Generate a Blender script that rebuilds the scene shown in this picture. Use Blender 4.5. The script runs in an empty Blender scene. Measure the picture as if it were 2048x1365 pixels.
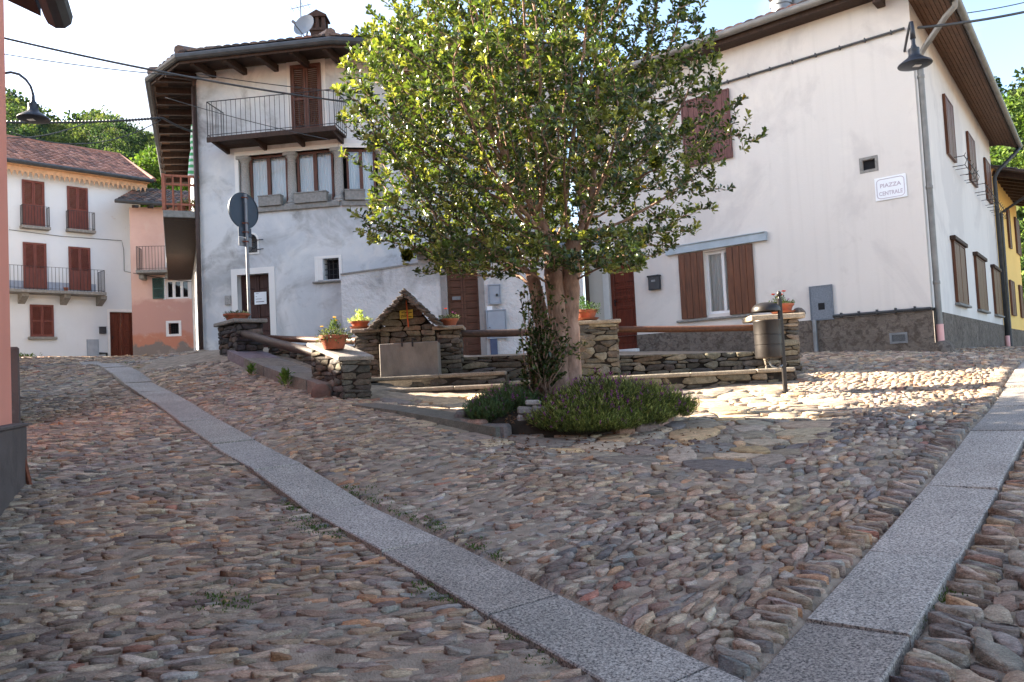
import bpy, math, random
import numpy as np
from mathutils import Vector, Matrix

random.seed(7)
RNG = np.random.default_rng(11)
scene = bpy.context.scene
COL = scene.collection

# ------------------------------------------------------------------ camera
F, CX, CY = 1550.0, 1024.0, 682.5
PITCH, ROLL = math.radians(2.68), math.radians(2.85)
CAM = Vector((0, 0, 1.6))
FWD = Vector((0, math.cos(PITCH), math.sin(PITCH)))
_R0 = Vector((1, 0, 0)); _U0 = _R0.cross(FWD)
RIGHT = _R0 * math.cos(ROLL) - _U0 * math.sin(ROLL)
UP = _U0 * math.cos(ROLL) + _R0 * math.sin(ROLL)
cd = bpy.data.cameras.new('camera'); cam = bpy.data.objects.new('camera', cd); COL.objects.link(cam)
cd.sensor_width = 36; cd.lens = 36 * F / 2048; cd.clip_start = 0.05; cd.clip_end = 3000
M3 = Matrix((RIGHT, UP, -FWD)).transposed()
cam.matrix_world = Matrix.Translation(CAM) @ M3.to_4x4()
scene.camera = cam

def ray(px, py):
    d = FWD * F + RIGHT * (px - CX) + UP * (CY - py)
    return d / d.y
def P(px, py, Y):
    """survey point seen at picture position px,py whose distance ahead is Y metres"""
    return CAM + ray(px, py) * Y

# ------------------------------------------------------------------ survey of the ground
_ctl = [(-4, 1, .12), (0, 0, 0), (4, 1, .1), (0, -6, -.6), (-6, -6, -.5), (6, -6, -.5), (0, 3.1, .36), (3.0, 4.4, .5), (1.5, 3, .35),
        (-12, 5, .9), (10, 6, .8), (14, 10, 1.2), (-14, 12, 2.0), (-24, 20, 3.0), (-20, 34, 3.5), (0, 17.5, 1.85), (0, 24, 2.2), (0, 40, 2.6), (20, 16, 1.6), (20, 30, 1.7), (-10, 40, 3.4), (-30, 36, 3.6)]
for (a, b, Y) in [(567, 996, 6.2), (439, 908, 7.5), (369, 856, 8.9), (253, 778, 12.3), (200, 730, 17), (100, 716, 29), (245, 718, 32), (410, 702, 17.5), (330, 712, 22),
                  (470, 712, 14), (600, 765, 11.6), (690, 800, 10.1), (850, 850, 8.4), (1000, 885, 7.5), (1180, 880, 7.7), (1360, 840, 8.6), (740, 803, 10.3), (1000, 790, 11),
                  (1575, 786, 10.6), (1300, 790, 11), (1870, 708, 13.4), (2030, 700, 24), (2040, 870, 6.8), (1640, 722, 12.2), (1750, 755, 11), (2048, 1100, 4.3), (30, 860, 9.0), (22, 1000, 6.2)]:
    p = P(a, b, Y); _ctl.append((p.x, p.y, p.z))
_C = np.array(_ctl, float)
def _tps(r2):
    return np.where(r2 > 1e-9, r2 * np.log(r2 + 1e-12) * .5, 0)
_n = len(_C)
_K = _tps(((_C[:, None, :2] - _C[None, :, :2]) ** 2).sum(-1)) + np.eye(_n) * .25
_Pm = np.c_[np.ones(_n), _C[:, :2]]
_A = np.block([[_K, _Pm], [_Pm.T, np.zeros((3, 3))]])
_w = np.linalg.solve(_A, np.r_[_C[:, 2], np.zeros(3)])
def gz_exact(x, y):
    x = np.asarray(x, float); y = np.asarray(y, float)
    s = x.shape; q = np.c_[x.ravel(), y.ravel()]
    r2 = ((q[:, None, :] - _C[None, :, :2]) ** 2).sum(-1)
    z = _tps(r2) @ _w[:_n] + _w[_n] + q @ _w[_n + 1:]
    z = z + .012 * np.sin(q[:, 0] * 2.1 + 1.3 * np.sin(q[:, 1] * 1.3)) + .010 * np.sin(q[:, 1] * 3.1 + 2 * np.sin(q[:, 0] * 1.1))
    return z.reshape(s)
GX0, GX1, GY0, GY1, GS = -34.0, 26.0, -8.0, 46.0, .25
_gx = np.arange(GX0, GX1 + 1e-6, GS); _gy = np.arange(GY0, GY1 + 1e-6, GS)
GZ = np.stack([gz_exact(_gx, np.full_like(_gx, yy)) for yy in _gy])      # [iy, ix]
def gz(x, y):
    x = np.clip(np.asarray(x, float), GX0, GX1 - 1e-4); y = np.clip(np.asarray(y, float), GY0, GY1 - 1e-4)
    fx = (x - GX0) / GS; fy = (y - GY0) / GS
    ix = fx.astype(int); iy = fy.astype(int); fx = fx - ix; fy = fy - iy
    return (GZ[iy, ix] * (1 - fx) * (1 - fy) + GZ[iy, ix + 1] * fx * (1 - fy) + GZ[iy + 1, ix] * (1 - fx) * fy + GZ[iy + 1, ix + 1] * fx * fy)
def G(px, py):
    """point of the ground seen at px,py"""
    r = ray(px, py); last = None
    Y = 1.5
    while Y < 45:
        p = CAM + r * Y
        d = p.z - float(gz(p.x, p.y))
        if d < 0 and last is not None:
            Y0 = Y - .1
            Yh = Y0 + .1 * last / (last - d)
            p = CAM + r * Yh
            return Vector((p.x, p.y, float(gz(p.x, p.y))))
        last = d; Y += .1
    return None

# ------------------------------------------------------------------ objects
def tag(o, label=None, cat=None, group=None, kind=None):
    if label: o['label'] = label
    if cat: o['category'] = cat
    if group: o['group'] = group
    if kind: o['kind'] = kind
    return o
def thing(name, loc, label, cat, group=None):
    o = bpy.data.objects.new(name, None); COL.objects.link(o)
    o.location = loc; o.empty_display_size = .1
    return tag(o, label, cat, group)
def origin_of(o):
    v = Vector((0, 0, 0))
    while o is not None:
        v += Vector(o.location); o = o.parent
    return v

class MB:
    """collects geometry in world coordinates, then links it as one mesh object"""
    def __init__(self): self.v = []; self.f = []; self.c = []; self.col = None; self.m = []; self.mi = 0
    def add(self, vs, fs, col=None):
        b = len(self.v); self.v += [tuple(p) for p in vs]; self.f += [tuple(i + b for i in f) for f in fs]; self.m += [self.mi] * len(fs)
        if col is not None or self.c:
            while len(self.c) < b: self.c.append((.5, .5, .5))
            self.c += [col or (.5, .5, .5)] * len(vs)
        return self
    def hexa(self, p, col=None):
        return self.add(p, [(0, 3, 2, 1), (4, 5, 6, 7), (0, 1, 5, 4), (1, 2, 6, 5), (2, 3, 7, 6), (3, 0, 4, 7)], col)
    def obox(self, c, ax, ay, az, col=None, bev=0):
        """box: centre, half-axis vectors; bev bevels all edges"""
        c, ax, ay, az = Vector(c), Vector(ax), Vector(ay), Vector(az)
        if not bev:
            return self.hexa([c - ax - ay - az, c + ax - ay - az, c + ax + ay - az, c - ax + ay - az, c - ax - ay + az, c + ax - ay + az, c + ax + ay + az, c - ax + ay + az], col)
        lx, ly, lz = ax.length, ay.length, az.length
        b = min(bev, lx * .45, ly * .45, lz * .45)
        X, Y, Z = ax / lx, ay / ly, az / lz
        vs, idx = [], {}
        for sx in (-1, 1):
            for sy in (-1, 1):
                for sz in (-1, 1):
                    for k in range(3):
                        s = [lx, ly, lz]; q = [s[i] - (0 if i == k else b) for i in range(3)]
                        idx[(sx, sy, sz, k)] = len(vs)
                        vs.append(c + X * sx * q[0] + Y * sy * q[1] + Z * sz * q[2])
        fs = []
        for s in (-1, 1):
            r = [(-1, -1), (1, -1), (1, 1), (-1, 1)]
            if s < 0: r = r[::-1]
            fs.append([idx[(s, a, d, 0)] for a, d in r]); fs.append([idx[(d, s, a, 1)] for a, d in r]); fs.append([idx[(a, d, s, 2)] for a, d in r])
        for a in (-1, 1):
            for d in (-1, 1):
                q = [idx[(a, d, -1, 0)], idx[(a, d, 1, 0)], idx[(a, d, 1, 1)], idx[(a, d, -1, 1)]]; fs.append(q if a * d < 0 else q[::-1])
                q = [idx[(-1, a, d, 1)], idx[(1, a, d, 1)], idx[(1, a, d, 2)], idx[(-1, a, d, 2)]]; fs.append(q if a * d < 0 else q[::-1])
                q = [idx[(d, -1, a, 2)], idx[(d, 1, a, 2)], idx[(d, 1, a, 0)], idx[(d, -1, a, 0)]]; fs.append(q if a * d < 0 else q[::-1])
                for e in (-1, 1):
                    q = [idx[(a, d, e, 0)], idx[(a, d, e, 1)], idx[(a, d, e, 2)]]; fs.append(q if a * d * e > 0 else q[::-1])
        return self.add(vs, fs, col)
    def bar(self, p, q, w, h, up=(0, 0, 1), col=None, bev=0):
        """rectangular bar from p to q, width w, height h"""
        p, q = Vector(p), Vector(q); d = (q - p); L = d.length; d /= L
        up = Vector(up)
        s = d.cross(up)
        if s.length < 1e-4: s = d.cross(Vector((1, 0, 0)))
        s.normalize(); u = s.cross(d)
        return self.obox((p + q) / 2, d * L / 2, s * w / 2, u * h / 2, col, bev)
    def tube(self, pts, r, n=8, cap=True, col=None, wob=0):
        pts = [Vector(p) for p in pts]; m = len(pts)
        rs = r if isinstance(r, (list, tuple)) else [r] * m
        vs, fs = [], []; u = None
        for i in range(m):
            d = (pts[min(i + 1, m - 1)] - pts[max(i - 1, 0)]).normalized()
            if u is None:
                u = d.orthogonal().normalized()
            u = (u - d * u.dot(d)).normalized(); w = d.cross(u)
            for k in range(n):
                a = 2 * math.pi * k / n
                rr = rs[i] * (1 + (random.uniform(-wob, wob) if wob else 0))
                vs.append(pts[i] + (u * math.cos(a) + w * math.sin(a)) * rr)
        for i in range(m - 1):
            for k in range(n):
                fs.append((i * n + k, i * n + (k + 1) % n, (i + 1) * n + (k + 1) % n, (i + 1) * n + k))
        if cap:
            fs.append(tuple(range(n))[::-1]); fs.append(tuple((m - 1) * n + k for k in range(n)))
        return self.add(vs, fs, col)
    def lathe(self, c, prof, n=24, axis=(0, 0, 1), sx=1, sy=1, xdir=None, col=None, caps=False):
        """profile list (r, h) along axis from c"""
        c = Vector(c); a = Vector(axis).normalized(); u = Vector(xdir).normalized() if xdir else a.orthogonal().normalized(); w = a.cross(u)
        vs, fs = [], []
        for (r, h) in prof:
            for k in range(n):
                t = 2 * math.pi * k / n
                vs.append(c + a * h + (u * math.cos(t) * sx + w * math.sin(t) * sy) * r)
        for i in range(len(prof) - 1):
            for k in range(n):
                fs.append((i * n + k, i * n + (k + 1) % n, (i + 1) * n + (k + 1) % n, (i + 1) * n + k))
        if caps:
            fs.append(tuple(range(n))[::-1]); fs.append(tuple((len(prof) - 1) * n + k for k in range(n)))
        return self.add(vs, fs, col)
    def prism(self, poly, ext, col=None):
        """closed polygon (3-d points) extruded by vector ext"""
        e = Vector(ext); poly = [Vector(p) for p in poly]; n = len(poly)
        fs = [tuple(range(n))[::-1], tuple(range(n, 2 * n))] + [(i, (i + 1) % n, n + (i + 1) % n, n + i) for i in range(n)]
        return self.add(poly + [p + e for p in poly], fs, col)
    def build(self, name, mats, parent=None, smooth=False, angle=None, base=None):
        me = bpy.data.meshes.new(name)
        V = np.array(self.v, float)
        o = bpy.data.objects.new(name, me)
        if parent is None:
            lo, hi = V.min(0), V.max(0)
            org = np.array(base if base is not None else ((lo[0] + hi[0]) / 2, (lo[1] + hi[1]) / 2, lo[2]))
            o.location = org
        else:
            org = np.array(origin_of(parent)); o.parent = parent
        me.from_pydata((V - org).tolist(), [], self.f)
        if not isinstance(mats, (list, tuple)): mats = [mats]
        for mm in mats: me.materials.append(mm)
        if len(mats) > 1: me.polygons.foreach_set('material_index', self.m)
        if self.c:
            while len(self.c) < len(self.v): self.c.append((.5, .5, .5))
            at = me.attributes.new('tint', 'FLOAT_COLOR', 'POINT')
            at.data.foreach_set('color', np.c_[np.array(self.c, float), np.ones(len(self.c))].ravel())
        if smooth:
            if angle is None: me.polygons.foreach_set('use_smooth', [True] * len(self.f))
            else:
                me.shade_smooth() if hasattr(me, 'shade_smooth') else None
                me.set_sharp_from_angle(angle=math.radians(angle))
        me.update()
        COL.objects.link(o)
        return o

def np_mesh(name, V, faces_flat, loop_starts, mats, parent=None, col=None, smooth=False, midx=None, base=None):
    """fast mesh from arrays"""
    me = bpy.data.meshes.new(name); o = bpy.data.objects.new(name, me)
    V = np.asarray(V, np.float64)
    if parent is None:
        lo, hi = V.min(0), V.max(0); org = np.array(base if base is not None else ((lo[0] + hi[0]) / 2, (lo[1] + hi[1]) / 2, lo[2])); o.location = org
    else:
        org = np.array(origin_of(parent)); o.parent = parent
    me.vertices.add(len(V)); me.vertices.foreach_set('co', (V - org).astype(np.float32).ravel())
    me.loops.add(len(faces_flat)); me.loops.foreach_set('vertex_index', np.asarray(faces_flat, np.int32))
    me.polygons.add(len(loop_starts)); me.polygons.foreach_set('loop_start', np.asarray(loop_starts, np.int32))
    for mm in (mats if isinstance(mats, (list, tuple)) else [mats]): me.materials.append(mm)
    if midx is not None: me.polygons.foreach_set('material_index', np.asarray(midx, np.int32))
    if col is not None:
        at = me.attributes.new('tint', 'FLOAT_COLOR', 'POINT')
        at.data.foreach_set('color', np.c_[np.asarray(col, np.float32), np.ones(len(V), np.float32)].astype(np.float32).ravel())
    if smooth: me.polygons.foreach_set('use_smooth', np.ones(len(loop_starts), bool))
    me.update(calc_edges=True); me.validate()
    COL.objects.link(o)
    return o

# ------------------------------------------------------------------ materials
def srgb(r, g, b):
    f = lambda c: (c / 12.92 if c <= .04045 else ((c + .055) / 1.055) ** 2.4)
    return (f(r / 255), f(g / 255), f(b / 255))
class NT:
    def __init__(self, name):
        self.m = bpy.data.materials.new(name); self.m.use_nodes = True; self.t = self.m.node_tree
        self.t.nodes.clear(); self.out = self.n('ShaderNodeOutputMaterial')
    def n(self, typ, **kw):
        nd = self.t.nodes.new(typ)
        for k, v in kw.items(): setattr(nd, k, v)
        return nd
    def l(self, a, b): self.t.links.new(a, b)
    def coord(self, scale=(1, 1, 1), gen='Object'):
        tc = self.n('ShaderNodeTexCoord'); mp = self.n('ShaderNodeMapping'); mp.inputs['Scale'].default_value = scale
        self.l(tc.outputs[gen], mp.inputs[0]); return mp.outputs[0]
    def noise(self, co, scale, detail=4, rough=.55, dist=0):
        nd = self.n('ShaderNodeTexNoise'); nd.inputs['Scale'].default_value = scale; nd.inputs['Detail'].default_value = detail
        nd.inputs['Roughness'].default_value = rough; nd.inputs['Distortion'].default_value = dist
        self.l(co, nd.inputs['Vector']); return nd.outputs['Fac']
    def ramp(self, fac, stops, interp='LINEAR'):
        r = self.n('ShaderNodeValToRGB'); e = r.color_ramp.elements; r.color_ramp.interpolation = interp
        while len(e) < len(stops): e.new(.5)
        for el, (p, c) in zip(e, stops):
            el.position = p; el.color = (*c, 1) if len(c) == 3 else c
        self.l(fac, r.inputs[0]); return r.outputs[0]
    def mix(self, fac, a, b, mode='MIX'):
        nd = self.n('ShaderNodeMix', data_type='RGBA', blend_type=mode)
        for sock, v in ((0, fac), (6, a), (7, b)):
            if hasattr(v, 'is_linked'): self.l(v, nd.inputs[sock])
            elif isinstance(v, (int, float)): nd.inputs[sock].default_value = v
            else: nd.inputs[sock].default_value = (*v, 1)
        return nd.outputs[2]
    def math(self, op, a, b=None):
        nd = self.n('ShaderNodeMath', operation=op)
        for i, v in enumerate((a, b)):
            if v is None: continue
            if hasattr(v, 'is_linked'): self.l(v, nd.inputs[i])
            else: nd.inputs[i].default_value = v
        return nd.outputs[0]
    def bump(self, h, strength=.3, dist=.01, normal=None):
        b = self.n('ShaderNodeBump'); b.inputs['Strength'].default_value = strength; b.inputs['Distance'].default_value = dist
        self.l(h, b.inputs['Height'])
        if normal is not None: self.l(normal, b.inputs['Normal'])
        return b.outputs[0]
    def pbsdf(self, color, rough=.8, metal=0, spec=.5, normal=None, **kw):
        p = self.n('ShaderNodeBsdfPrincipled')
        for nm, v in (('Base Color', color), ('Roughness', rough), ('Metallic', metal), ('Specular IOR Level', spec)):
            if hasattr(v, 'is_linked'): self.l(v, p.inputs[nm])
            elif isinstance(v, (int, float)): p.inputs[nm].default_value = v
            else: p.inputs[nm].default_value = (*v, 1)
        for nm, v in kw.items(): p.inputs[nm].default_value = v
        if normal is not None: self.l(normal, p.inputs['Normal'])
        return p
    def done(self, sh): self.l(sh, self.out.inputs[0]); return self.m

def simple(name, c, rough=.7, metal=0, var=.25, scale=6, bump=.15, bscale=40, spec=.4, stretch=(1, 1, 1), bdist=.004):
    t = NT(name); co = t.coord(stretch)
    n1 = t.noise(co, scale, 5)
    lo = tuple(x * (1 - var) for x in c); hi = tuple(min(1, x * (1 + var)) for x in c)
    col = t.ramp(n1, [(.25, lo), (.75, hi)])
    nb = t.noise(co, bscale, 4)
    return t.done(t.pbsdf(col, rough, metal, spec, t.bump(nb, bump, bdist)).outputs[0])
def tinted(name, rough=.8, var=.35, scale=14, bump=.5, bscale=60, spec=.3, stretch=(1, 1, 1), bdist=.006):
    """per-stone colour attribute times mineral variation"""
    t = NT(name); co = t.coord(stretch)
    at = t.n('ShaderNodeAttribute'); at.attribute_name = 'tint'
    n1 = t.noise(co, scale, 6, .6)
    f = t.ramp(n1, [(.25, (1 - var,) * 3), (.75, (1 + var,) * 3)])
    col = t.mix(1.0, at.outputs['Color'], f, 'MULTIPLY')
    n3 = t.noise(co, scale * 7, 4, .75)
    col = t.mix(.65, col, t.ramp(n3, [(.32, (.45,) * 3), (.52, (1.0,) * 3), (.7, (1.55,) * 3)]), 'MULTIPLY')
    h = t.math('ADD', t.math('MULTIPLY', t.noise(co, bscale, 5, .65), 1.0), t.math('MULTIPLY', t.noise(co, bscale * .25, 3), 1.5))
    return t.done(t.pbsdf(col, rough, 0, spec, t.bump(h, bump, bdist)).outputs[0])
def wood(name, c, rough=.6, along=(12, 12, 1.2), var=.4, bump=.3):
    t = NT(name); co = t.coord(along)
    n1 = t.noise(co, 3.0, 6, .6, .4); lo = tuple(x * (1 - var) for x in c); hi = tuple(x * (1 + var) for x in c)
    col = t.ramp(n1, [(.3, lo), (.7, hi)])
    n2 = t.noise(co, 9, 4)
    return t.done(t.pbsdf(col, rough, 0, .35, t.bump(n2, bump, .004)).outputs[0])

def wall_paint(name, c, stains=(), rough_bump=.2, bscale=30, bdist=.006, var=.06, vscale=.7, streak=0):
    """rendered plaster: base tone, cloudy tone changes, list of (colour, scale, threshold lo, hi, strength) stains with a shape of their own"""
    t = NT(name); co = t.coord()
    n0 = t.noise(co, vscale, 6, .6)
    col = t.ramp(n0, [(.25, tuple(x * (1 - var) for x in c)), (.75, tuple(min(1, x * (1 + var)) for x in c))])
    for (sc, ss, lo, hi, st) in stains:
        nn = t.noise(co, ss, 7, .62, .6)
        fac = t.math('MULTIPLY', t.ramp(nn, [(lo, (0, 0, 0)), (hi, (1, 1, 1))]), st)
        col = t.mix(fac, col, sc)
    if streak:
        cs = t.coord((5, 5, .25)); ns = t.noise(cs, 1.6, 5, .6)
        col = t.mix(t.math('MULTIPLY', t.ramp(ns, [(.5, (0, 0, 0)), (.75, (1, 1, 1))]), streak), col, tuple(x * .6 for x in c))
    h = t.math('ADD', t.noise(co, bscale, 5, .6), t.math('MULTIPLY', t.noise(co, bscale * .2, 3), 1.2))
    return t.done(t.pbsdf(col, .9, 0, .2, t.bump(h, rough_bump, bdist)).outputs[0])
# ------------------------------------------------------------------ shared materials
M = {}
M['cobble'] = tinted('cobble_stone', .85, .45, 24, 1.0, 70, .2, bdist=.016, stretch=(.5, 1, 1))
M['masonry'] = tinted('wall_stone', .88, .45, 13, .9, 55, .2, bdist=.012)
M['mortar'] = simple('earth_mortar', srgb(154, 140, 125), .95, 0, .45, 9, 1.0, 90, .1, bdist=.015)
M['dark_mortar'] = simple('deep_joint', srgb(50, 45, 40), .95, 0, .4, 12, .8, 50, .1, bdist=.01)
def _granite():
    t = NT('granite'); co = t.coord()
    a = t.noise(co, 80, 2, .6); b = t.noise(co, 150, 2, .7); c = t.noise(co, 2.2, 5)
    s = t.math('ADD', t.math('MULTIPLY', a, .6), t.math('MULTIPLY', b, .4))
    col = t.ramp(s, [(.38, srgb(66, 64, 66)), (.46, srgb(136, 133, 131)), (.54, srgb(168, 164, 160)), (.64, srgb(200, 196, 190))])
    col = t.mix(.8, col, t.ramp(c, [(.3, (.72, .7, .68)), (.7, (1.12, 1.1, 1.08))]), 'MULTIPLY')
    at = t.n('ShaderNodeAttribute'); at.attribute_name = 'tint'
    col = t.mix(1.0, col, at.outputs['Color'], 'MULTIPLY')
    return t.done(t.pbsdf(col, .72, 0, .35, t.bump(t.math('ADD', b, t.noise(co, 14, 4)), .25, .004)).outputs[0])
M['granite'] = _granite()
M['slate'] = tinted('slate_slab', .75, .3, 9, .7, 40, .35)

# ------------------------------------------------------------------ granite strips (two paths of slabs in the paving)
def polyline_len(p): return np.r_[0, np.cumsum(np.hypot(*np.diff(p, axis=0).T))]
def resample(p, s):
    L = polyline_len(p); return np.stack([np.interp(s, L, p[:, 0]), np.interp(s, L, p[:, 1])], 1)
_LE = np.array([(1.45, 1.53), (.27, 3.18), (-.57, 4.40), (-1.88, 6.23), (-2.88, 7.56), (-3.81, 8.94), (-6.15, 12.31), (-7.0, 13.5), (-10.2, 18.2)])
_RE = np.array([(.87, 3.1), (1.61, 3.99), (2.08, 4.57), (3.04, 5.75), (3.84, 6.73), (4.62, 7.72), (5.73, 9.18), (7.06, 10.92), (9.9, 14.6), (14, 20)])
SW = .435
def offs(p, d):
    t = np.gradient(p, axis=0); t /= np.hypot(t[:, 0], t[:, 1])[:, None]
    return p + np.c_[t[:, 1], -t[:, 0]] * d
STRIP_L = offs(_LE, SW / 2); STRIP_R = offs(_RE, SW / 2)
STRIP_R[0] += (np.array((-.42, -.5)) * .55)
def dist_poly(xy, line):
    """distance and signed side, tangent angle to polyline"""
    best = np.full(len(xy), 1e9); side = np.zeros(len(xy)); ang = np.zeros(len(xy)); along = np.zeros(len(xy)); L0 = 0
    for a, b in zip(line[:-1], line[1:]):
        ab = b - a; L = np.hypot(*ab); t = np.clip(((xy - a) @ ab) / L ** 2, 0, 1)
        q = a + t[:, None] * ab; d = np.hypot(*(xy - q).T); m = d < best
        cr = ab[0] * (xy[:, 1] - a[1]) - ab[1] * (xy[:, 0] - a[0])
        best[m] = d[m]; side[m] = np.sign(cr[m]); ang[m] = math.atan2(ab[1], ab[0]); along[m] = L0 + t[m] * L; L0 += L
    return best, side, ang, along
def strip(name, line, lens, lift=.022, start=0):
    mb = MB(); s = start; i = 0; tot = polyline_len(line)[-1]
    while s < tot - .3:
        Ls = lens[i % len(lens)]; e = min(s + Ls, tot)
        c = resample(line, np.linspace(s + .009, e - .009, 5)); tg = np.gradient(c, axis=0); tg /= np.hypot(tg[:, 0], tg[:, 1])[:, None]
        nr = np.c_[-tg[:, 1], tg[:, 0]] * SW / 2
        zz = gz(c[:, 0], c[:, 1]); zz = np.polyval(np.polyfit(np.arange(5), zz, 1), np.arange(5)) + lift + random.uniform(-.006, .006)
        tilt = random.uniform(-.008, .008); k = random.uniform(.78, 1.18); k *= .94; col = (k * random.uniform(1.02, 1.06), k, k * random.uniform(.93, .98))
        vs = []
        for j in range(5):
            for q in (-1, -.96, .96, 1):
                vs.append((c[j, 0] + nr[j, 0] * q, c[j, 1] + nr[j, 1] * q, zz[j] + tilt * q - (.007 if abs(q) == 1 else 0)))
        b = [(v[0], v[1], v[2] - .12) for v in vs]
        fs = []
        for j in range(4):
            for q in range(3): fs.append((j * 4 + q, j * 4 + q + 1, (j + 1) * 4 + q + 1, (j + 1) * 4 + q)[::-1])
            fs.append((j * 4, (j + 1) * 4, 20 + (j + 1) * 4, 20 + j * 4)[::-1]); fs.append((j * 4 + 3, (j + 1) * 4 + 3, 20 + (j + 1) * 4 + 3, 20 + j * 4 + 3))
        fs.append((0, 1, 2, 3, 23, 22, 21, 20)); fs.append((16, 17, 18, 19, 39, 38, 37, 36)[::-1])
        mb.add(vs + b, fs, col); s = e; i += 1
    return tag(mb.build(name, M['granite']), kind='structure', label=None)
strip('granite_path', STRIP_L, [1.25, 1.02, 1.18, 1.16, 1.3, 1.3, 1.55, 1.6, 1.25, 1.25], lift=.015, start=.55)
strip('granite_path', STRIP_R, [.98, 1.05, 1.55, 1.9, 1.7, 1.5, 1.5])

# ------------------------------------------------------------------ ground sheet
def vnoise(X, Y, cell, seed):
    rng = np.random.default_rng(seed); T = rng.uniform(-1, 1, (256, 256)); fx, fy = X / cell + 1000, Y / cell + 1000; ix, iy = np.floor(fx).astype(int), np.floor(fy).astype(int); tx, ty = fx - ix, fy - iy
    tx = tx * tx * (3 - 2 * tx); ty = ty * ty * (3 - 2 * ty); g = lambda a, b: T[a % 256, b % 256]
    return g(ix, iy) * (1 - tx) * (1 - ty) + g(ix + 1, iy) * tx * (1 - ty) + g(ix, iy + 1) * (1 - tx) * ty + g(ix + 1, iy + 1) * tx * ty
def build_ground():
    xs = np.r_[[-900, -500, -250, -120, -70, -45], np.arange(GX0, -9.01, .5), np.arange(-9, 8.001, .042), np.arange(8.5, GX1 + .01, .5), [35, 60, 120, 250, 500, 900]]
    ys = np.r_[[-400, -150, -60, -20], np.arange(GY0, 1.51, .5), np.arange(1.8, 14.0, .042), np.arange(14.5, GY1 + .01, .5), [60, 90, 150, 300, 600, 1200]]
    X, Y = np.meshgrid(xs, ys); Z = gz(X, Y)
    fine = (X > -9) & (X < 8) & (Y > 1.8) & (Y < 14)
    n = vnoise(X, Y, .55, 1) * .9 + vnoise(X, Y, .16, 2) * .8 + vnoise(X, Y, .07, 3) * .7      # mortar stands flush in places, washed out in others
    dR, sR, _, _ = dist_poly(np.c_[X.ravel(), Y.ravel()], STRIP_R); open_ = ((sR < 0) | (dR < .55)).reshape(X.shape)
    dL, _, _, _ = dist_poly(np.c_[X.ravel(), Y.ravel()], STRIP_L); sl = ((dL < SW / 2 + .005) | (dR < SW / 2 + .005)).reshape(X.shape)
    fl_ = in_poly(np.c_[X.ravel(), Y.ravel()], FLAG).reshape(X.shape); n = np.where(fl_, n * .3 - 1.2, n)
    Z = Z + np.where(fine, np.where(sl, -.03, np.where(open_, -.010, .002) + .0090 * n), 0)
    V = np.stack([X, Y, Z], -1).reshape(-1, 3); nx = len(xs); ny = len(ys)
    i, j = np.meshgrid(np.arange(nx - 1), np.arange(ny - 1)); a = (j * nx + i).ravel()
    Fc = np.stack([a, a + 1, a + nx + 1, a + nx], 1)
    o = np_mesh('ground', V, Fc.ravel(), np.arange(len(Fc)) * 4, M['mortar'], smooth=True, base=(0, 0, 0))
    tag(o, kind='structure')

# ------------------------------------------------------------------ irregular stones: star-shaped cells of an anisotropic tessellation
from mathutils import kdtree
def darts(cand, A, B, TH, pack=.84, cell=.25, fixed=None):
    """Poisson-like choice among candidates; returns accepted indices"""
    grid = {}; acc = []; ct = np.cos(TH); st = np.sin(TH); S = np.sqrt(A * B)
    xl = cand.tolist(); Al = A.tolist(); Bl = B.tolist(); cl = ct.tolist(); sl = st.tolist(); Sl = S.tolist()
    fix = fixed or []
    for (x, y, a, b, th) in fix:
        grid.setdefault((int(x // cell), int(y // cell)), []).append((x, y, a, b, math.cos(th), math.sin(th), math.sqrt(a * b)))
    for k in range(len(xl)):
        x, y = xl[k]; gx = int(x // cell); gy = int(y // cell); a = Al[k]; b = Bl[k]; c = cl[k]; s = sl[k]; S0 = Sl[k]; ok = True
        for ix in (gx - 1, gx, gx + 1):
            for iy in (gy - 1, gy, gy + 1):
                for (x2, y2, a2, b2, c2, s2, S2) in grid.get((ix, iy), ()):
                    dx = x2 - x; dy = y2 - y
                    u = (dx * c + dy * s) / (a + a2); v = (-dx * s + dy * c) / (b + b2)
                    if u * u + v * v < pack:
                        ok = False; break
                    u = (dx * c2 + dy * s2) / (a + a2); v = (-dx * s2 + dy * c2) / (b + b2)
                    if u * u + v * v < pack * .8:
                        ok = False; break
                if not ok: break
            if not ok: break
        if ok:
            acc.append(k); grid.setdefault((gx, gy), []).append((x, y, a, b, c, s, S0))
    return np.array(acc, int)
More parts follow.
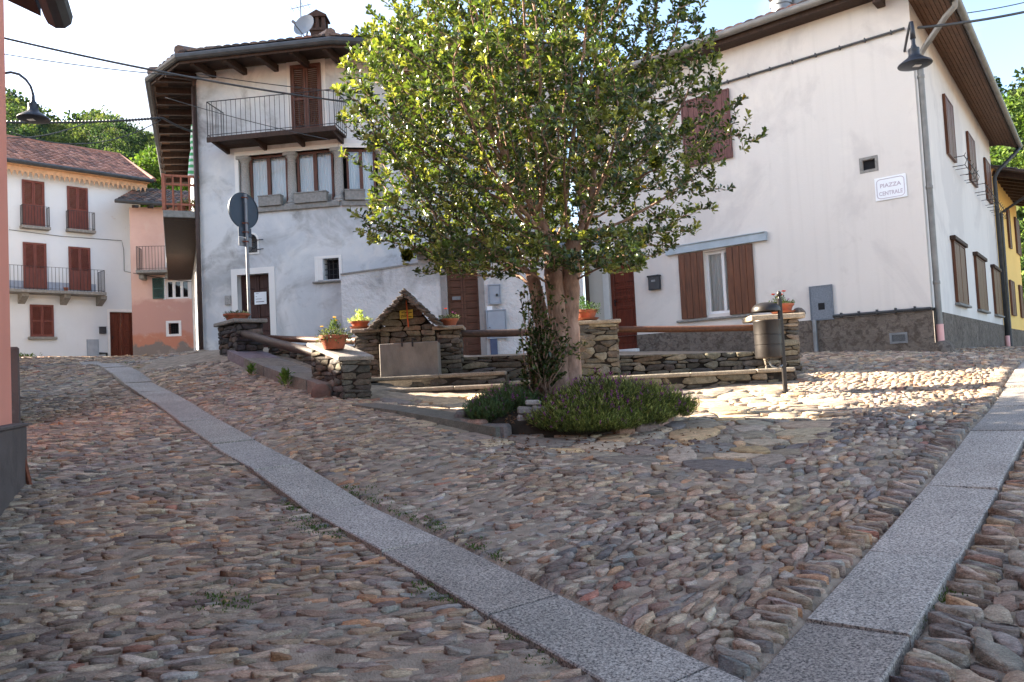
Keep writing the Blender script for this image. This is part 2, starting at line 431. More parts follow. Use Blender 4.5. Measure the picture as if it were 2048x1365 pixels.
def star_cells(pts, A, B, TH, ndir=14, gap=.006, k=22, rmax=1.3, bounds=None, smooth=.35, jit=.05):
    N = len(pts); kd = kdtree.KDTree(N)
    for i, p in enumerate(pts): kd.insert((p[0], p[1], 0), i)
    kd.balance(); kk = min(k + 1, N)
    nb = np.zeros((N, kk), int)
    for i, p in enumerate(pts):
        r = [q[1] for q in kd.find_n((p[0], p[1], 0), kk)]
        nb[i, :len(r)] = r
    S = np.sqrt(A * B); c, s = np.cos(TH), np.sin(TH)
    ph = np.linspace(0, 2 * np.pi, ndir, endpoint=False)[None, :] + RNG.uniform(0, 2 * np.pi / ndir, (N, 1))
    E = np.stack([np.cos(ph), np.sin(ph)], -1)                      # local unit directions
    d = pts[nb] - pts[:, None]
    dl = np.stack([(d[..., 0] * c[:, None] + d[..., 1] * s[:, None]) / A[:, None], (-d[..., 0] * s[:, None] + d[..., 1] * c[:, None]) / B[:, None]], -1)
    q2 = (dl ** 2).sum(-1); w = S[:, None] / (S[:, None] + S[nb])
    r = np.full((N, ndir), 1.0) * rmax
    for j in range(kk):
        e = (E * dl[:, None, j]).sum(-1)
        with np.errstate(divide='ignore', invalid='ignore'):
            t = np.where((e > 1e-6) & (q2[:, None, j] > 1e-9), w[:, None, j] * q2[:, None, j] / e, 1e9)
        r = np.minimum(r, t)
    if bounds is not None:
        u0, u1, v0, v1 = bounds
        W = np.stack([E[..., 0] * A[:, None] * c[:, None] - E[..., 1] * B[:, None] * s[:, None], E[..., 0] * A[:, None] * s[:, None] + E[..., 1] * B[:, None] * c[:, None]], -1)
        for ax, lo, hi in ((0, u0, u1), (1, v0, v1)):
            wv = W[..., ax]; p0 = pts[:, ax][:, None]
            with np.errstate(divide='ignore', invalid='ignore'):
                t = np.where(wv > 1e-9, (hi - p0) / wv, np.where(wv < -1e-9, (lo - p0) / wv, 1e9))
            r = np.minimum(r, np.maximum(t, .05))
    rs = (1 - smooth) * r + smooth * .5 * (np.roll(r, 1, 1) + np.roll(r, -1, 1)); r = np.minimum(r, rs)
    r = r * RNG.uniform(1 - jit, 1, r.shape)
    Lx = E[..., 0] * r * A[:, None]; Ly = E[..., 1] * r * B[:, None]
    ln = np.hypot(Lx, Ly); f = np.maximum(ln - gap, ln * .4) / np.maximum(ln, 1e-6)
    Lx *= f; Ly *= f
    return np.stack([Lx * c[:, None] - Ly * s[:, None], Lx * s[:, None] + Ly * c[:, None]], -1)   # (N,ndir,2) offsets
def stones_mesh(pts, offs_, H, depth, mapfn, cols, rings=((1.0, 0.0), (1.0, .45), (.84, .93)), tilt=.0, dome=1.06):
    """rings: (radius factor, height factor)"""
    N, nd, _ = offs_.shape; nr = len(rings) + 1
    tl = RNG.normal(0, tilt, (N, 2))
    UV = []; HH = []
    rr = [(1.0, None)] + list(rings)
    for (rf, hf) in rr:
        o = offs_ * rf
        UV.append(pts[:, None] + o)
        if hf is None: HH.append(np.repeat(-depth[:, None] if hasattr(depth, '__len__') else np.full((N, 1), -depth), nd, 1))
        else: HH.append(H[:, None] * hf * RNG.uniform(.8, 1.2, (N, nd)) + (o * tl[:, None]).sum(-1) * (1 if hf > .2 else 0))
    UV = np.stack(UV, 1); HH = np.stack(HH, 1)                       # (N, nr, nd, .)
    UVf = np.concatenate([UV.reshape(N, -1, 2), pts[:, None]], 1); Hf = np.concatenate([HH.reshape(N, -1), (H * dome)[:, None]], 1)
    nv = nr * nd + 1
    V = mapfn(UVf.reshape(-1, 2), Hf.reshape(-1))
    k = np.arange(nd); k2 = (k + 1) % nd
    quads = np.concatenate([np.stack([a * nd + k, a * nd + k2, (a + 1) * nd + k2, (a + 1) * nd + k], 1) for a in range(nr - 1)])
    tris = np.stack([(nr - 1) * nd + k, (nr - 1) * nd + k2, np.full(nd, nr * nd)], 1)
    per = np.concatenate([quads.ravel(), tris.ravel()]); ls = np.concatenate([np.arange(len(quads)) * 4, len(quads) * 4 + np.arange(nd) * 3])
    base = np.arange(N)[:, None] * nv
    FL = (base + per[None]).ravel(); LS = (np.arange(N)[:, None] * len(per) + ls[None]).ravel()
    C = np.repeat(cols, nv, 0)
    return V, FL, LS, C
def pick_colors(n, pal):
    w = np.array([p[1] for p in pal], float); w /= w.sum()
    idx = RNG.choice(len(pal), n, p=w); base = np.array([srgb(*p[0]) for p in pal])[idx]
    return base * RNG.uniform(.78, 1.2, (n, 1)) * RNG.uniform(.96, 1.04, (n, 3))
PAL_COB = [((128, 118, 110), 12), ((114, 107, 104), 10), ((134, 120, 108), 9), ((142, 130, 120), 6), ((104, 95, 92), 7), ((114, 98, 90), 7), ((117, 115, 114), 3), ((160, 150, 140), 2), ((138, 108, 88), .7), ((146, 120, 100), 1.2), ((124, 92, 82), .4), ((96, 94, 95), 2)]
def in_poly(xy, poly):
    x, y = xy[:, 0], xy[:, 1]; r = np.zeros(len(xy), bool); n = len(poly)
    for i in range(n):
        x1, y1 = poly[i]; x2, y2 = poly[(i + 1) % n]
        if y1 == y2: continue
        m = (y1 > y) != (y2 > y); r ^= m & (x < (x2 - x1) * (y - y1) / (y2 - y1) + x1)
    return r
def proj_np(X):
    d = X - np.array(CAM); z = d @ np.array(FWD); z = np.maximum(z, .01)
    return np.c_[CX + F * (d @ np.array(RIGHT)) / z, CY - F * (d @ np.array(UP)) / z]
gp = lambda a, b: tuple(G(a, b))[:2]
FLAG = [gp(*p) for p in [(705, 812), (760, 800), (1000, 792), (1300, 788), (1575, 786), (1650, 790), (1690, 812), (1665, 850), (1600, 905), (1560, 945), (1430, 945), (1290, 928), (1150, 905), (1000, 890), (860, 855)]]
WALLED = [(-4.9, 13.2), (-2.55, 10.55), (-1.95, 10.35), (3.95, 10.75), (4.3, 11.6), (4.5, 12.1), (4.6, 15.9), (3, 20), (-6.9, 20), (-7.1, 17.4), (-5.6, 15.2)]
BED = [gp(*p) for p in [(960, 845), (1060, 868), (1180, 882), (1300, 878), (1362, 850), (1330, 815), (1150, 790), (1000, 800)]]
PINK = [(-4.28, 6.8), (-3.8, 5.7), (-2.2, 1.0), (-8, -2), (-12, 8)]
NEIGH = [(-6.45, 9.95), (-7.9, 12.5), (-14, 12.5), (-14, 8)]

build_ground()
def cobbles():
    rng = np.random.default_rng(5)
    fixed = []
    # courses of long slabs set square to the granite paths
    for line, sides, rows in ((STRIP_R, (-1, 1), 1), (STRIP_L, (1,), 0)):
        for sd in sides:
            for row in range(rows):
                s = 0; L = polyline_len(line)[-1]
                while s < min(L, 11):
                    b = rng.uniform(.016, .032); s += b
                    p = resample(line, np.array([s, s + .02])); tg = p[1] - p[0]; tg /= np.hypot(*tg); nr = np.array((-tg[1], tg[0])) * sd
                    a = rng.uniform(.075, .11)
                    c = p[0] + nr * (SW / 2 + .015 + a + rng.uniform(-.01, .02)); fixed.append((c[0], c[1], a, b, math.atan2(nr[1], nr[0]) + rng.normal(0, .06))); s += b
    n = 560000
    # candidates more dense near the camera
    xy = np.c_[rng.uniform(-24, 16, n), rng.uniform(1.7, 31, n)]
    near = np.c_[rng.uniform(-7, 7.5, n + 200000), rng.uniform(1.7, 12, n + 200000)]
    xy = np.r_[near, xy]
    z = gz(xy[:, 0], xy[:, 1]); pp = proj_np(np.c_[xy, z])
    ok = (pp[:, 0] > -260) & (pp[:, 0] < 2320) & (pp[:, 1] < 1560)
    xy = xy[ok]
    for poly in (FLAG, WALLED, BED, PINK, NEIGH): xy = xy[~in_poly(xy, poly)]
    xy = xy[~((xy[:, 1] > 13.7) & (xy[:, 0] < 4.4) & (xy[:, 0] > -6.9))]; xy = xy[~((xy[:, 0] >= 4.4) & ((xy - np.array((7.41, 13.62))) @ np.array((-.648, -.762)) < .03) & ((xy - np.array((7.41, 13.62))) @ np.array((.794, -.608)) < .03))]
    dL, sL, aL, _ = dist_poly(xy, STRIP_L); dR, sR, aR, _ = dist_poly(xy, STRIP_R)
    m = (dL > SW / 2 + .03) & (dR > SW / 2 + .03); xy, dL, sL, dR, sR = xy[m], dL[m], sL[m], dR[m], sR[m]
    N = len(xy)
    left = sL > 0; right = sR < 0
    # stones of the left street are set in wavering courses
    al = .13; ca, sa = math.cos(al), math.sin(al); uu = xy[:, 0] * ca + xy[:, 1] * sa; vv = -xy[:, 0] * sa + xy[:, 1] * ca
    wob = .05 * np.sin(uu * .9 + .5 * np.sin(vv)) + .03 * np.sin(uu * 2.3 + vv * .7); hts = np.cumsum(rng.uniform(.034, .068, 1200)) - 6; mids = (hts[1:] + hts[:-1]) / 2
    ix = np.clip(np.searchsorted(hts, vv - wob) - 1, 0, len(mids) - 1); vn = mids[ix] + wob + rng.normal(0, .005, N); row_b = (hts[ix + 1] - hts[ix]) / 2
    xl = np.c_[uu * ca - vn * sa, uu * sa + vn * ca]; xy = np.where((left & (dL > SW / 2 + .08) & (xy[:, 1] < 15))[:, None], xl, xy)
    A = rng.uniform(.045, .10, N); B = rng.uniform(.018, .034, N); TH = rng.normal(.13, .07, N)
    lm = left & (xy[:, 1] < 15); B[lm] = row_b[lm] * rng.uniform(.9, 1.05, N)[lm]; A[lm] = rng.uniform(.04, .105, N)[lm]
    mid = ~left & ~right
    tt = np.clip(dR / 3.2, 0, 1); tm = np.radians(50 - 36 * tt) + rng.normal(0, .14, N)
    TH[mid] = tm[mid]; A[mid] = (rng.uniform(.036, .085, N))[mid]; B[mid] = rng.uniform(.018, .034, N)[mid]
    rd = mid & (xy[:, 1] > 5.6) & (dR < 2.2); A[rd] = rng.uniform(.042, .075, N)[rd]; B[rd] = rng.uniform(.028, .046, N)[rd]
    far = xy[:, 1] > 15; A[far] *= 1.5; B[far] *= 1.6
    A[right] = rng.uniform(.05, .11, N)[right]; B[right] = rng.uniform(.035, .065, N)[right]; TH[right] = np.radians(50) + rng.normal(0, .5, N)[right]
    big = rng.uniform(0, 1, N) < .03; A[big] *= 1.3; B[big] *= 1.6
    acc = darts(xy, A, B, TH, pack=.80, cell=.36, fixed=fixed)
    fx = np.array(fixed)
    pts = np.r_[xy[acc], fx[:, :2]]; A = np.r_[A[acc], fx[:, 2]]; B = np.r_[B[acc], fx[:, 3]]; TH = np.r_[TH[acc], fx[:, 4]]
    H = RNG.uniform(.003, .019, len(pts)); H[len(acc):] = RNG.uniform(.008, .028, len(fx)); d, s, _, _ = dist_poly(pts, STRIP_R)
    H[(s < 0)] *= 1.9; H[(s >= 0) & (d < 1.6)] *= 1.35
    o = star_cells(pts, A, B, TH, 9, .0026, 26, np.r_[np.full(len(acc), 1.6), np.full(len(fx), 1.12)][:, None], smooth=.0, jit=.2)
    cols = pick_colors(len(pts), PAL_COB) * 1.72 * np.array((1.08, 1.0, .88)) * RNG.uniform(.75, 1.2, (len(pts), 1)); cols = cols / np.maximum(1, cols.max(1, keepdims=True) / .58)
    # brown-grey variation over patches of paving
    pn = .5 + .5 * np.sin(pts[:, 0] * 1.7 + np.sin(pts[:, 1] * 1.1) * 2) * np.sin(pts[:, 1] * 1.3 + 1)
    cols = cols * (np.array((1.0, 1.0, 1.0)) + (pn - .5)[:, None] * np.array((.16, .04, -.10)))
    def mp(uv, h):
        z = gz(uv[:, 0], uv[:, 1]); d1, _, _, _ = dist_poly(uv, STRIP_L); d2, _, _, _ = dist_poly(uv, STRIP_R); return np.c_[uv, z + np.where((d1 < SW / 2 + .006) | (d2 < SW / 2 + .006), -.03, h)]
    V, FL, LS, C = stones_mesh(pts, o, H, .03, mp, cols, rings=((1.0, .1), (.985, .75), (.93, 1.0)), tilt=.13, dome=1.0)
    tag(np_mesh('cobbled_paving', V, FL, LS, M['cobble'], col=C, smooth=False), kind='structure')
    return len(pts)
NCOB = cobbles()
print('cobbles', NCOB)

def flags():
    rng = np.random.default_rng(8)
    n = 30000; fp = np.array(FLAG); lo, hi = fp.min(0), fp.max(0)
    xy = np.c_[rng.uniform(lo[0], hi[0], n), rng.uniform(lo[1], hi[1], n)]; xy = xy[in_poly(xy, FLAG)]
    N = len(xy); A = rng.uniform(.16, .40, N); B = A * rng.uniform(.45, .8, N); TH = rng.normal(.1, .5, N)
    acc = darts(xy, A, B, TH, .85, .9)
    # small fillers
    fx = [(x, y, a, b, t) for (x, y), a, b, t in zip(xy[acc], A[acc], B[acc], TH[acc])]
    xy2 = xy[rng.permutation(N)]; A2 = rng.uniform(.05, .1, N); B2 = A2 * .7
    acc2 = darts(xy2, A2, B2, TH, .95, .6, fixed=fx)
    pts = np.r_[xy[acc], xy2[acc2]]; A = np.r_[A[acc], A2[acc2]]; B = np.r_[B[acc], B2[acc2]]; TH = np.r_[TH[acc], TH[acc2]]
    o = star_cells(pts, A, B, TH, 18, .008, 26, 1.25, smooth=.15, jit=.10)
    H = RNG.uniform(.008, .022, len(pts))
    cols = pick_colors(len(pts), [((128, 120, 112), 5), ((112, 106, 102), 4), ((146, 134, 120), 4), ((98, 94, 94), 2), ((150, 130, 108), 2)]) * 1.75 * np.array((1.08, 1.0, .88))
    mp = lambda uv, h: np.c_[uv, gz(uv[:, 0], uv[:, 1]) + h]
    V, FL, LS, C = stones_mesh(pts, o, H, .03, mp, cols, rings=((1, .3), (.985, .75), (.94, .97)), tilt=.03, dome=1.0)
    tag(np_mesh('flagstone_paving', V, FL, LS, M['cobble'], col=C, smooth=False), kind='structure')
flags()
# ------------------------------------------------------------------ building helpers
M['brown_wood'] = wood('brown_painted_wood', srgb(92, 60, 50), .6, (9, 9, 1.0))
M['red_wood'] = wood('red_brown_shutter', srgb(112, 62, 54), .65, (9, 9, 1.0), .3)
M['plank'] = wood('varnished_plank', srgb(92, 54, 34), .5, (10, 10, .8), .5)
M['purple_wood'] = wood('weathered_purple_wood', srgb(104, 72, 70), .8, (10, 10, .9), .35)
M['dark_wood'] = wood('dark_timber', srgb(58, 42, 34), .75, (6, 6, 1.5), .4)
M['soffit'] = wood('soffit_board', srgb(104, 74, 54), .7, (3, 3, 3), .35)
M['door_red'] = wood('red_door_wood', srgb(98, 46, 32), .4, (8, 8, .9), .35)
M['door_dark'] = wood('dark_door_wood', srgb(66, 42, 38), .6, (8, 8, .9), .3)
M['green_wood'] = wood('green_shutter', srgb(124, 134, 112), .7, (8, 8, 1), .2)
M['dgreen_wood'] = wood('dark_green_shutter', srgb(62, 88, 84), .7, (8, 8, 1), .25)
M['iron'] = simple('black_iron', srgb(48, 46, 48), .55, .3, .4, 30, .2, 60)
M['lamp_black'] = simple('lamp_black', srgb(40, 44, 52), .42, .2, .2, 8, .1, 40, .5)
M['rust'] = simple('rusty_iron', srgb(108, 62, 44), .85, 0, .4, 30, .4, 60)
M['galv'] = simple('grey_zinc', srgb(128, 132, 136), .5, .45, .25, 6, .1, 40)
M['gutter_dark'] = simple('dark_gutter', srgb(66, 68, 70), .5, .3, .3, 6, .1, 40)
M['pipe_brown'] = simple('brown_pipe', srgb(72, 58, 54), .5, .2, .3, 6, .1, 40)
M['white_frame'] = simple('white_paint', srgb(226, 226, 226), .6, 0, .06, 8, .1, 50)
M['grey_box'] = simple('grey_cabinet', srgb(150, 160, 172), .5, .1, .12, 5, .1, 50)
M['zinc_dark'] = simple('grey_speckled_metal', srgb(112, 120, 130), .6, .2, .25, 45, .1, 60)
M['steel_blue'] = simple('steel_lintel', srgb(158, 172, 182), .6, .1, .18, 4, .15, 40)
M['col_stone'] = simple('column_granite', srgb(150, 148, 144), .85, 0, .3, 40, .4, 70, bdist=.006)
M['slab_stone'] = simple('grey_stone_slab', srgb(132, 130, 126), .85, 0, .3, 14, .4, 50, bdist=.008)
M['roof_tile'] = tinted('clay_tile', .85, .35, 6, .4, 40, .2)
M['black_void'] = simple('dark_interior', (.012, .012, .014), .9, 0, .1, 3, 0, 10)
M['paper'] = simple('paper', srgb(232, 236, 240), .8, 0, .03, 4, .05, 20)
M['terracotta'] = simple('terracotta', srgb(154, 90, 66), .8, 0, .2, 7, .25, 50)
M['curtain'] = None
def _curtain():
    t = NT('sheer_curtain'); co = t.coord((26, 26, .3)); n = t.noise(co, 1.0, 3, .6, .3)
    col = t.ramp(n, [(.3, (.70, .71, .72)), (.7, (.92, .92, .91))])
    p = t.pbsdf(col, .9, 0, .1); tr = t.n('ShaderNodeBsdfTranslucent'); t.l(col, tr.inputs[0])
    mx = t.n('ShaderNodeMixShader'); mx.inputs[0].default_value = .25; t.l(p.outputs[0], mx.inputs[1]); t.l(tr.outputs[0], mx.inputs[2])
    return t.done(mx.outputs[0])
M['curtain'] = _curtain()
def _glass():
    t = NT('window_glass'); g = t.n('ShaderNodeBsdfGlossy'); g.inputs['Roughness'].default_value = .03; g.inputs['Color'].default_value = (.9, .93, .95, 1)
    tr = t.n('ShaderNodeBsdfTransparent'); tr.inputs[0].default_value = (.94, .97, .97, 1)
    fr = t.n('ShaderNodeFresnel'); fr.inputs[0].default_value = 1.5
    co = t.coord(); nb = t.bump(t.noise(co, 2.5, 2), .05, .02); t.l(nb, g.inputs['Normal'])
    f = t.math('ADD', t.math('MULTIPLY', fr.outputs[0], 1.7), .03)
    mx = t.n('ShaderNodeMixShader'); t.l(f, mx.inputs[0]); t.l(tr.outputs[0], mx.inputs[1]); t.l(g.outputs[0], mx.inputs[2])
    return t.done(mx.outputs[0])
M['glass'] = _glass()

class Wall:
    """vertical plane; u runs along d, n points out of the house"""
    def __init__(s, o, d, n=None):
        s.o = Vector((o[0], o[1], 0)); s.d = Vector((d[0], d[1], 0)).normalized()
        s.n = Vector((s.d.y, -s.d.x, 0)) if n is None else Vector((n[0], n[1], 0)).normalized()
    def hit(s, px, py, off=0):
        r = ray(px, py); o = s.o + s.n * off
        t = (o - CAM).dot(s.n) / r.dot(s.n); p = CAM + r * t
        return (p - s.o).dot(s.d), p.z
    def pt(s, u, z, off=0):
        p = s.o + s.d * u + s.n * off; return Vector((p.x, p.y, z))
    def rect(s, x0, y0, x1, y1, off=0):
        a = s.hit(x0, y0, off); b = s.hit(x1, y1, off)
        return min(a[0], b[0]), max(a[0], b[0]), min(a[1], b[1]), max(a[1], b[1])
    def box(s, mb, u0, u1, z0, z1, o0, o1, bev=0, col=None):
        c = s.pt((u0 + u1) / 2, (z0 + z1) / 2, (o0 + o1) / 2)
        return mb.obox(c, s.d * (u1 - u0) / 2, s.n * abs(o1 - o0) / 2, Vector((0, 0, (z1 - z0) / 2)), col, bev)
    def tube(s, mb, pts, r, n=8, **k):
        return mb.tube([s.pt(*p) for p in pts], r, n, **k)

def wall_panel(W, mb, u0, u1, z0, z1, holes=(), depth=.22, off=0):
    """face with rectangular openings and their reveals; holes (u0,u1,z0,z1)"""
    us = sorted({u0, u1, *[h[0] for h in holes], *[h[1] for h in holes]}); zs = sorted({z0, z1, *[h[2] for h in holes], *[h[3] for h in holes]})
    us = [u for u in us if u0 <= u <= u1]; zs = [z for z in zs if z0 <= z <= z1]
    flip = W.d.cross(Vector((0, 0, 1))).dot(W.n) < 0
    for a, b in zip(us[:-1], us[1:]):
        for c, d in zip(zs[:-1], zs[1:]):
            m = ((a + b) / 2, (c + d) / 2)
            if any(h[0] < m[0] < h[1] and h[2] < m[1] < h[3] for h in holes): continue
            q = [W.pt(a, c, off), W.pt(b, c, off), W.pt(b, d, off), W.pt(a, d, off)]
            mb.add(q[::-1] if flip else q, [(0, 1, 2, 3)])
    for (a, b, c, d) in holes:
        for q in ([(a, c), (a, d)], [(b, d), (b, c)], [(a, d), (b, d)], [(b, c), (a, c)]):
            vs = [W.pt(*q[0], off), W.pt(*q[1], off), W.pt(*q[1], off - depth), W.pt(*q[0], off - depth)]
            mb.add(vs, [(0, 1, 2, 3)])
    return mb

def louvre_leaf(W, mb, u0, u1, z0, z1, o, th=.035, st=.05, slat=.045, solid=0):
    """shutter leaf: stiles, rails and sloping slats; solid = share of height at the bottom that is a plain panel"""
    box = lambda a, b, c, d, e=o, f=o + th: W.box(mb, a, b, c, d, e, f)
    box(u0, u0 + st, z0, z1); box(u1 - st, u1, z0, z1)
    h = z1 - z0; rails = [z0, z0 + h * .47, z1 - st]
    if solid: rails[1] = z0 + h * solid
    for k, r in enumerate(rails): box(u0 + st, u1 - st, r, r + st * (1.3 if k == 0 else 1), o + .002, o + th - .002)
    spans = [(rails[0] + st * 1.3, rails[1]), (rails[1] + st, rails[2])]
    if solid:
        a, b = spans[0]; box(u0 + st, u1 - st, a, b, o + .006, o + th - .01); spans = spans[1:]
    for a, b in spans:
        n = max(3, int((b - a) / slat)); s = (b - a) / n
        for i in range(n):
            zc = a + (i + .5) * s
            c = W.pt((u0 + u1) / 2, zc, o + th * .5)
            ax = W.d * ((u1 - u0) / 2 - st); dr = (W.n * .7 + Vector((0, 0, -.7))).normalized()
            mb.obox(c, ax, dr * (s * .62), dr.cross(W.d).normalized() * .004)
def plank_leaf(W, mb, u0, u1, z0, z1, o, n=4, th=.035):
    w = (u1 - u0) / n
    for i in range(n):
        W.box(mb, u0 + i * w + .003, u0 + (i + 1) * w - .003, z0 + random.uniform(0, .006), z1 - random.uniform(0, .006), o, o + th + random.uniform(-.004, .004), bev=.004)
def frame_rect(W, mb, u0, u1, z0, z1, w, o0, o1, sides='LRTB', bev=0):
    if 'L' in sides: W.box(mb, u0, u0 + w, z0, z1, o0, o1, bev)
    if 'R' in sides: W.box(mb, u1 - w, u1, z0, z1, o0, o1, bev)
    if 'T' in sides: W.box(mb, u0 + w, u1 - w, z1 - w, z1, o0, o1 - .002, bev)
    if 'B' in sides: W.box(mb, u0 + w, u1 - w, z0, z0 + w, o0, o1 - .002, bev)
def wavy(W, mb, u0, u1, z0, z1, o, amp=.02, n=40, top_pinch=False):
    vs, fs = [], []
    ph = random.uniform(0, 6); m = 6
    for j in range(m + 1):
        for i in range(n + 1):
            t = i / n; a = amp * (.5 + .5 * j / m)
            off = o + a * math.sin(t * n * .9 + ph + .6 * math.sin(t * 7)) + a * .4 * math.sin(t * n * 2.1)
            vs.append(W.pt(u0 + (u1 - u0) * t, z1 + (z0 - z1) * j / m, off))
    for j in range(m):
        for i in range(n): fs.append((j * (n + 1) + i, (j + 1) * (n + 1) + i, (j + 1) * (n + 1) + i + 1, j * (n + 1) + i + 1))
    mb.add(vs, fs)
def shutters(name, W, r, mat, parent, kind='louvre', o=.01, leaves=2, solid=0, n=4, label=None, handles=True):
    u0, u1, z0, z1 = r; w = (u1 - u0) / leaves
    fr = MB(); frame_rect(W, fr, u0 - .03, u1 + .03, z0 - .02, z1 + .03, .03, o - .005, o + .05)
    f = fr.build(name, mat, parent)
    for k in range(leaves):
        mb = MB(); a = u0 + w * k + .004; b = u0 + w * (k + 1) - .004
        if kind == 'louvre': louvre_leaf(W, mb, a, b, z0, z1, o + .005, solid=solid)
        else: plank_leaf(W, mb, a, b, z0, z1, o + .005, n)
        mb.build('shutter', mat, f)
    if label: f['label'] = label
    return f
def panel_door(W, r, mat, parent, o=-.12, cols=2, rows=(.28, .16, .5), name='door', handle=True, boards=0):
    """door of frame-and-panel leaves, or of horizontal boards"""
    u0, u1, z0, z1 = r; mb = MB(); w = (u1 - u0) / cols
    for c in range(cols):
        a = u0 + c * w + .004; b = u0 + (c + 1) * w - .004
        if boards:
            n = boards; h = (z1 - z0) / n
            for i in range(n): W.box(mb, a, b, z0 + i * h + .004, z0 + (i + 1) * h - .004, o - .03, o + random.uniform(-.003, .003), bev=.006)
            W.box(mb, a, a + .05, z0, z1, o, o + .02); W.box(mb, b - .05, b, z0, z1, o, o + .02)
        else:
            W.box(mb, a, b, z0, z1, o - .04, o); st = .085
            W.box(mb, a, a + st, z0, z1, o, o + .022, .004); W.box(mb, b - st, b, z0, z1, o, o + .022, .004)
            zz = z0; tot = sum(rows); H = z1 - z0
            for k, rr in enumerate(rows):
                hh = H * rr / tot
                W.box(mb, a + st, b - st, zz, zz + st * (1.3 if k == 0 else .8), o, o + .02, .004)
                if hh > .2: W.box(mb, a + st + .04, b - st - .04, zz + st * 1.5 + .03, zz + hh - .04, o, o + .016, .014)
                zz += hh
            W.box(mb, a + st, b - st, z1 - st, z1, o, o + .02, .004)
    d = mb.build(name, mat, parent)
    if handle:
        h = MB(); W.box(h, u0 + (u1 - u0) * .12, u0 + (u1 - u0) * .12 + .03, (z0 + z1) / 2 - .1, (z0 + z1) / 2 + .05, o + .02, o + .03); c = W.pt(u0 + (u1 - u0) * .12 + .015, (z0 + z1) / 2, o + .03)
        h.tube([c, c + W.n * .04, c + W.n * .045 + W.d * .09], .009, 6); h.build('handle', M['iron'], d)
    return d
def casement(W, r, parent, frame_mat, o=-.12, panes=2, fw=.05, name='window', curtain=True, bars=0, void=True):
    """glazed window: frame, mullions, one glass sheet, curtain behind"""
    u0, u1, z0, z1 = r; f = MB(); frame_rect(W, f, u0, u1, z0, z1, fw, o - .05, o)
    for k in range(1, panes):
        c = u0 + (u1 - u0) * k / panes; W.box(f, c - fw * .8, c + fw * .8, z0 + fw, z1 - fw, o - .045, o + .006)
    for k in range(1, bars + 1):
        z = z0 + (z1 - z0) * k / (bars + 1); W.box(f, u0 + fw, u1 - fw, z - .012, z + .012, o - .04, o - .005)
    win = f.build(name, frame_mat, parent)
    g = MB(); g.add([W.pt(u0 + fw, z0 + fw, o - .03), W.pt(u1 - fw, z0 + fw, o - .03), W.pt(u1 - fw, z1 - fw, o - .03), W.pt(u0 + fw, z1 - fw, o - .03)], [(0, 1, 2, 3)]); g.build('pane', M['glass'], win)
    if curtain:
        for k in range(panes):
            c = MB(); a = u0 + (u1 - u0) * k / panes; b = u0 + (u1 - u0) * (k + 1) / panes
            wavy(W, c, a + .02, b - .02, z0 + .02, z1 - .02, o - .12, .018, 44); c.build('curtain', M['curtain'], win, smooth=True)
    if void:
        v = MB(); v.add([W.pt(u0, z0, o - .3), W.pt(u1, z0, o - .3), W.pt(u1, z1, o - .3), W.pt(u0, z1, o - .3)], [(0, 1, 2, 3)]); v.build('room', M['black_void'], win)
    return win
def railing(W, parent, u0, u1, zd, h, depth, mat, sp=.12, r=.007, o0=0, name='railing', sides=(1, 1), bar=.011, sub=None):
    mb = MB(); zt = zd + h
    pts = []
    if sides[0]: pts.append((u0, zt, o0))
    pts += [(u0, zt, depth), (u1, zt, depth)]
    if sides[1]: pts.append((u1, zt, o0))
    for a, b in zip(pts[:-1], pts[1:]):
        mb.bar(W.pt(*a), W.pt(*b), bar * 2, bar * 1.2)
        mb.bar(W.pt(a[0], zd + .06, a[2]), W.pt(b[0], zd + .06, b[2]), bar * 1.6, bar)
        L = (W.pt(*a) - W.pt(*b)).length; n = max(2, round(L / sp))
        for i in range(n + 1):
            t = i / n; u = a[0] + (b[0] - a[0]) * t; o = a[2] + (b[2] - a[2]) * t
            mb.tube([W.pt(u, zd, o), W.pt(u, zt, o)], r if i % n else r * 1.5, 5, cap=False)
    return mb.build(name, mat, parent)
def tile_roof(mb, e0, e1, up, L, pitch=.2, row=.36, amp=.045, pal=None, thick=.05):
    """curved clay tiles: eave from e0 to e1, running up-slope along vector up for length L (scalar or pair for trapezoid)"""
    e0, e1, up = Vector(e0), Vector(e1), Vector(up).normalized(); d = (e1 - e0); W_ = d.length; d /= W_; nrm = d.cross(up).normalized()
    if nrm.z < 0: nrm = -nrm
    L0, L1 = L if isinstance(L, tuple) else (L, L)
    nt_ = max(1, int(W_ / pitch)); w = W_ / nt_; k = 6
    for i in range(nt_):
        t = (i + .5) / nt_; Lc = L0 + (L1 - L0) * t; nr = max(1, int(Lc / row))
        for j in range(nr):
            c = pal[random.randrange(len(pal))] if pal else (.3, .2, .15); g = random.uniform(.75, 1.2); c = tuple(x * g for x in c)
            s0 = j * row; s1 = min(Lc, (j + 1.12) * row); vs = []
            for (s, lift, sc) in ((s0, .022, 1.0), (s1, 0, .82)):
                for q in range(k + 1):
                    a = math.pi * q / k; x = -math.cos(a) * w * .56 * sc; h = math.sin(a) * amp * sc + lift
                    vs.append(e0 + d * (w * (i + .5) + x + random.uniform(-.004, .004)) + up * s + nrm * h)
            fs = [(q, q + 1, k + 2 + q, k + 1 + q) for q in range(k)]
            # end face of the tile
            fs.append(tuple(range(k, -1, -1)))
            mb.add(vs, fs, c)
    # boards under the tiles
    a = [e0, e1, e1 + up * L1, e0 + up * L0]
    mb.add([p - nrm * thick for p in a] + [p for p in a], [(3, 2, 1, 0), (4, 5, 6, 7), (0, 1, 5, 4), (1, 2, 6, 5), (2, 3, 7, 6), (3, 0, 4, 7)], (.10, .07, .06))
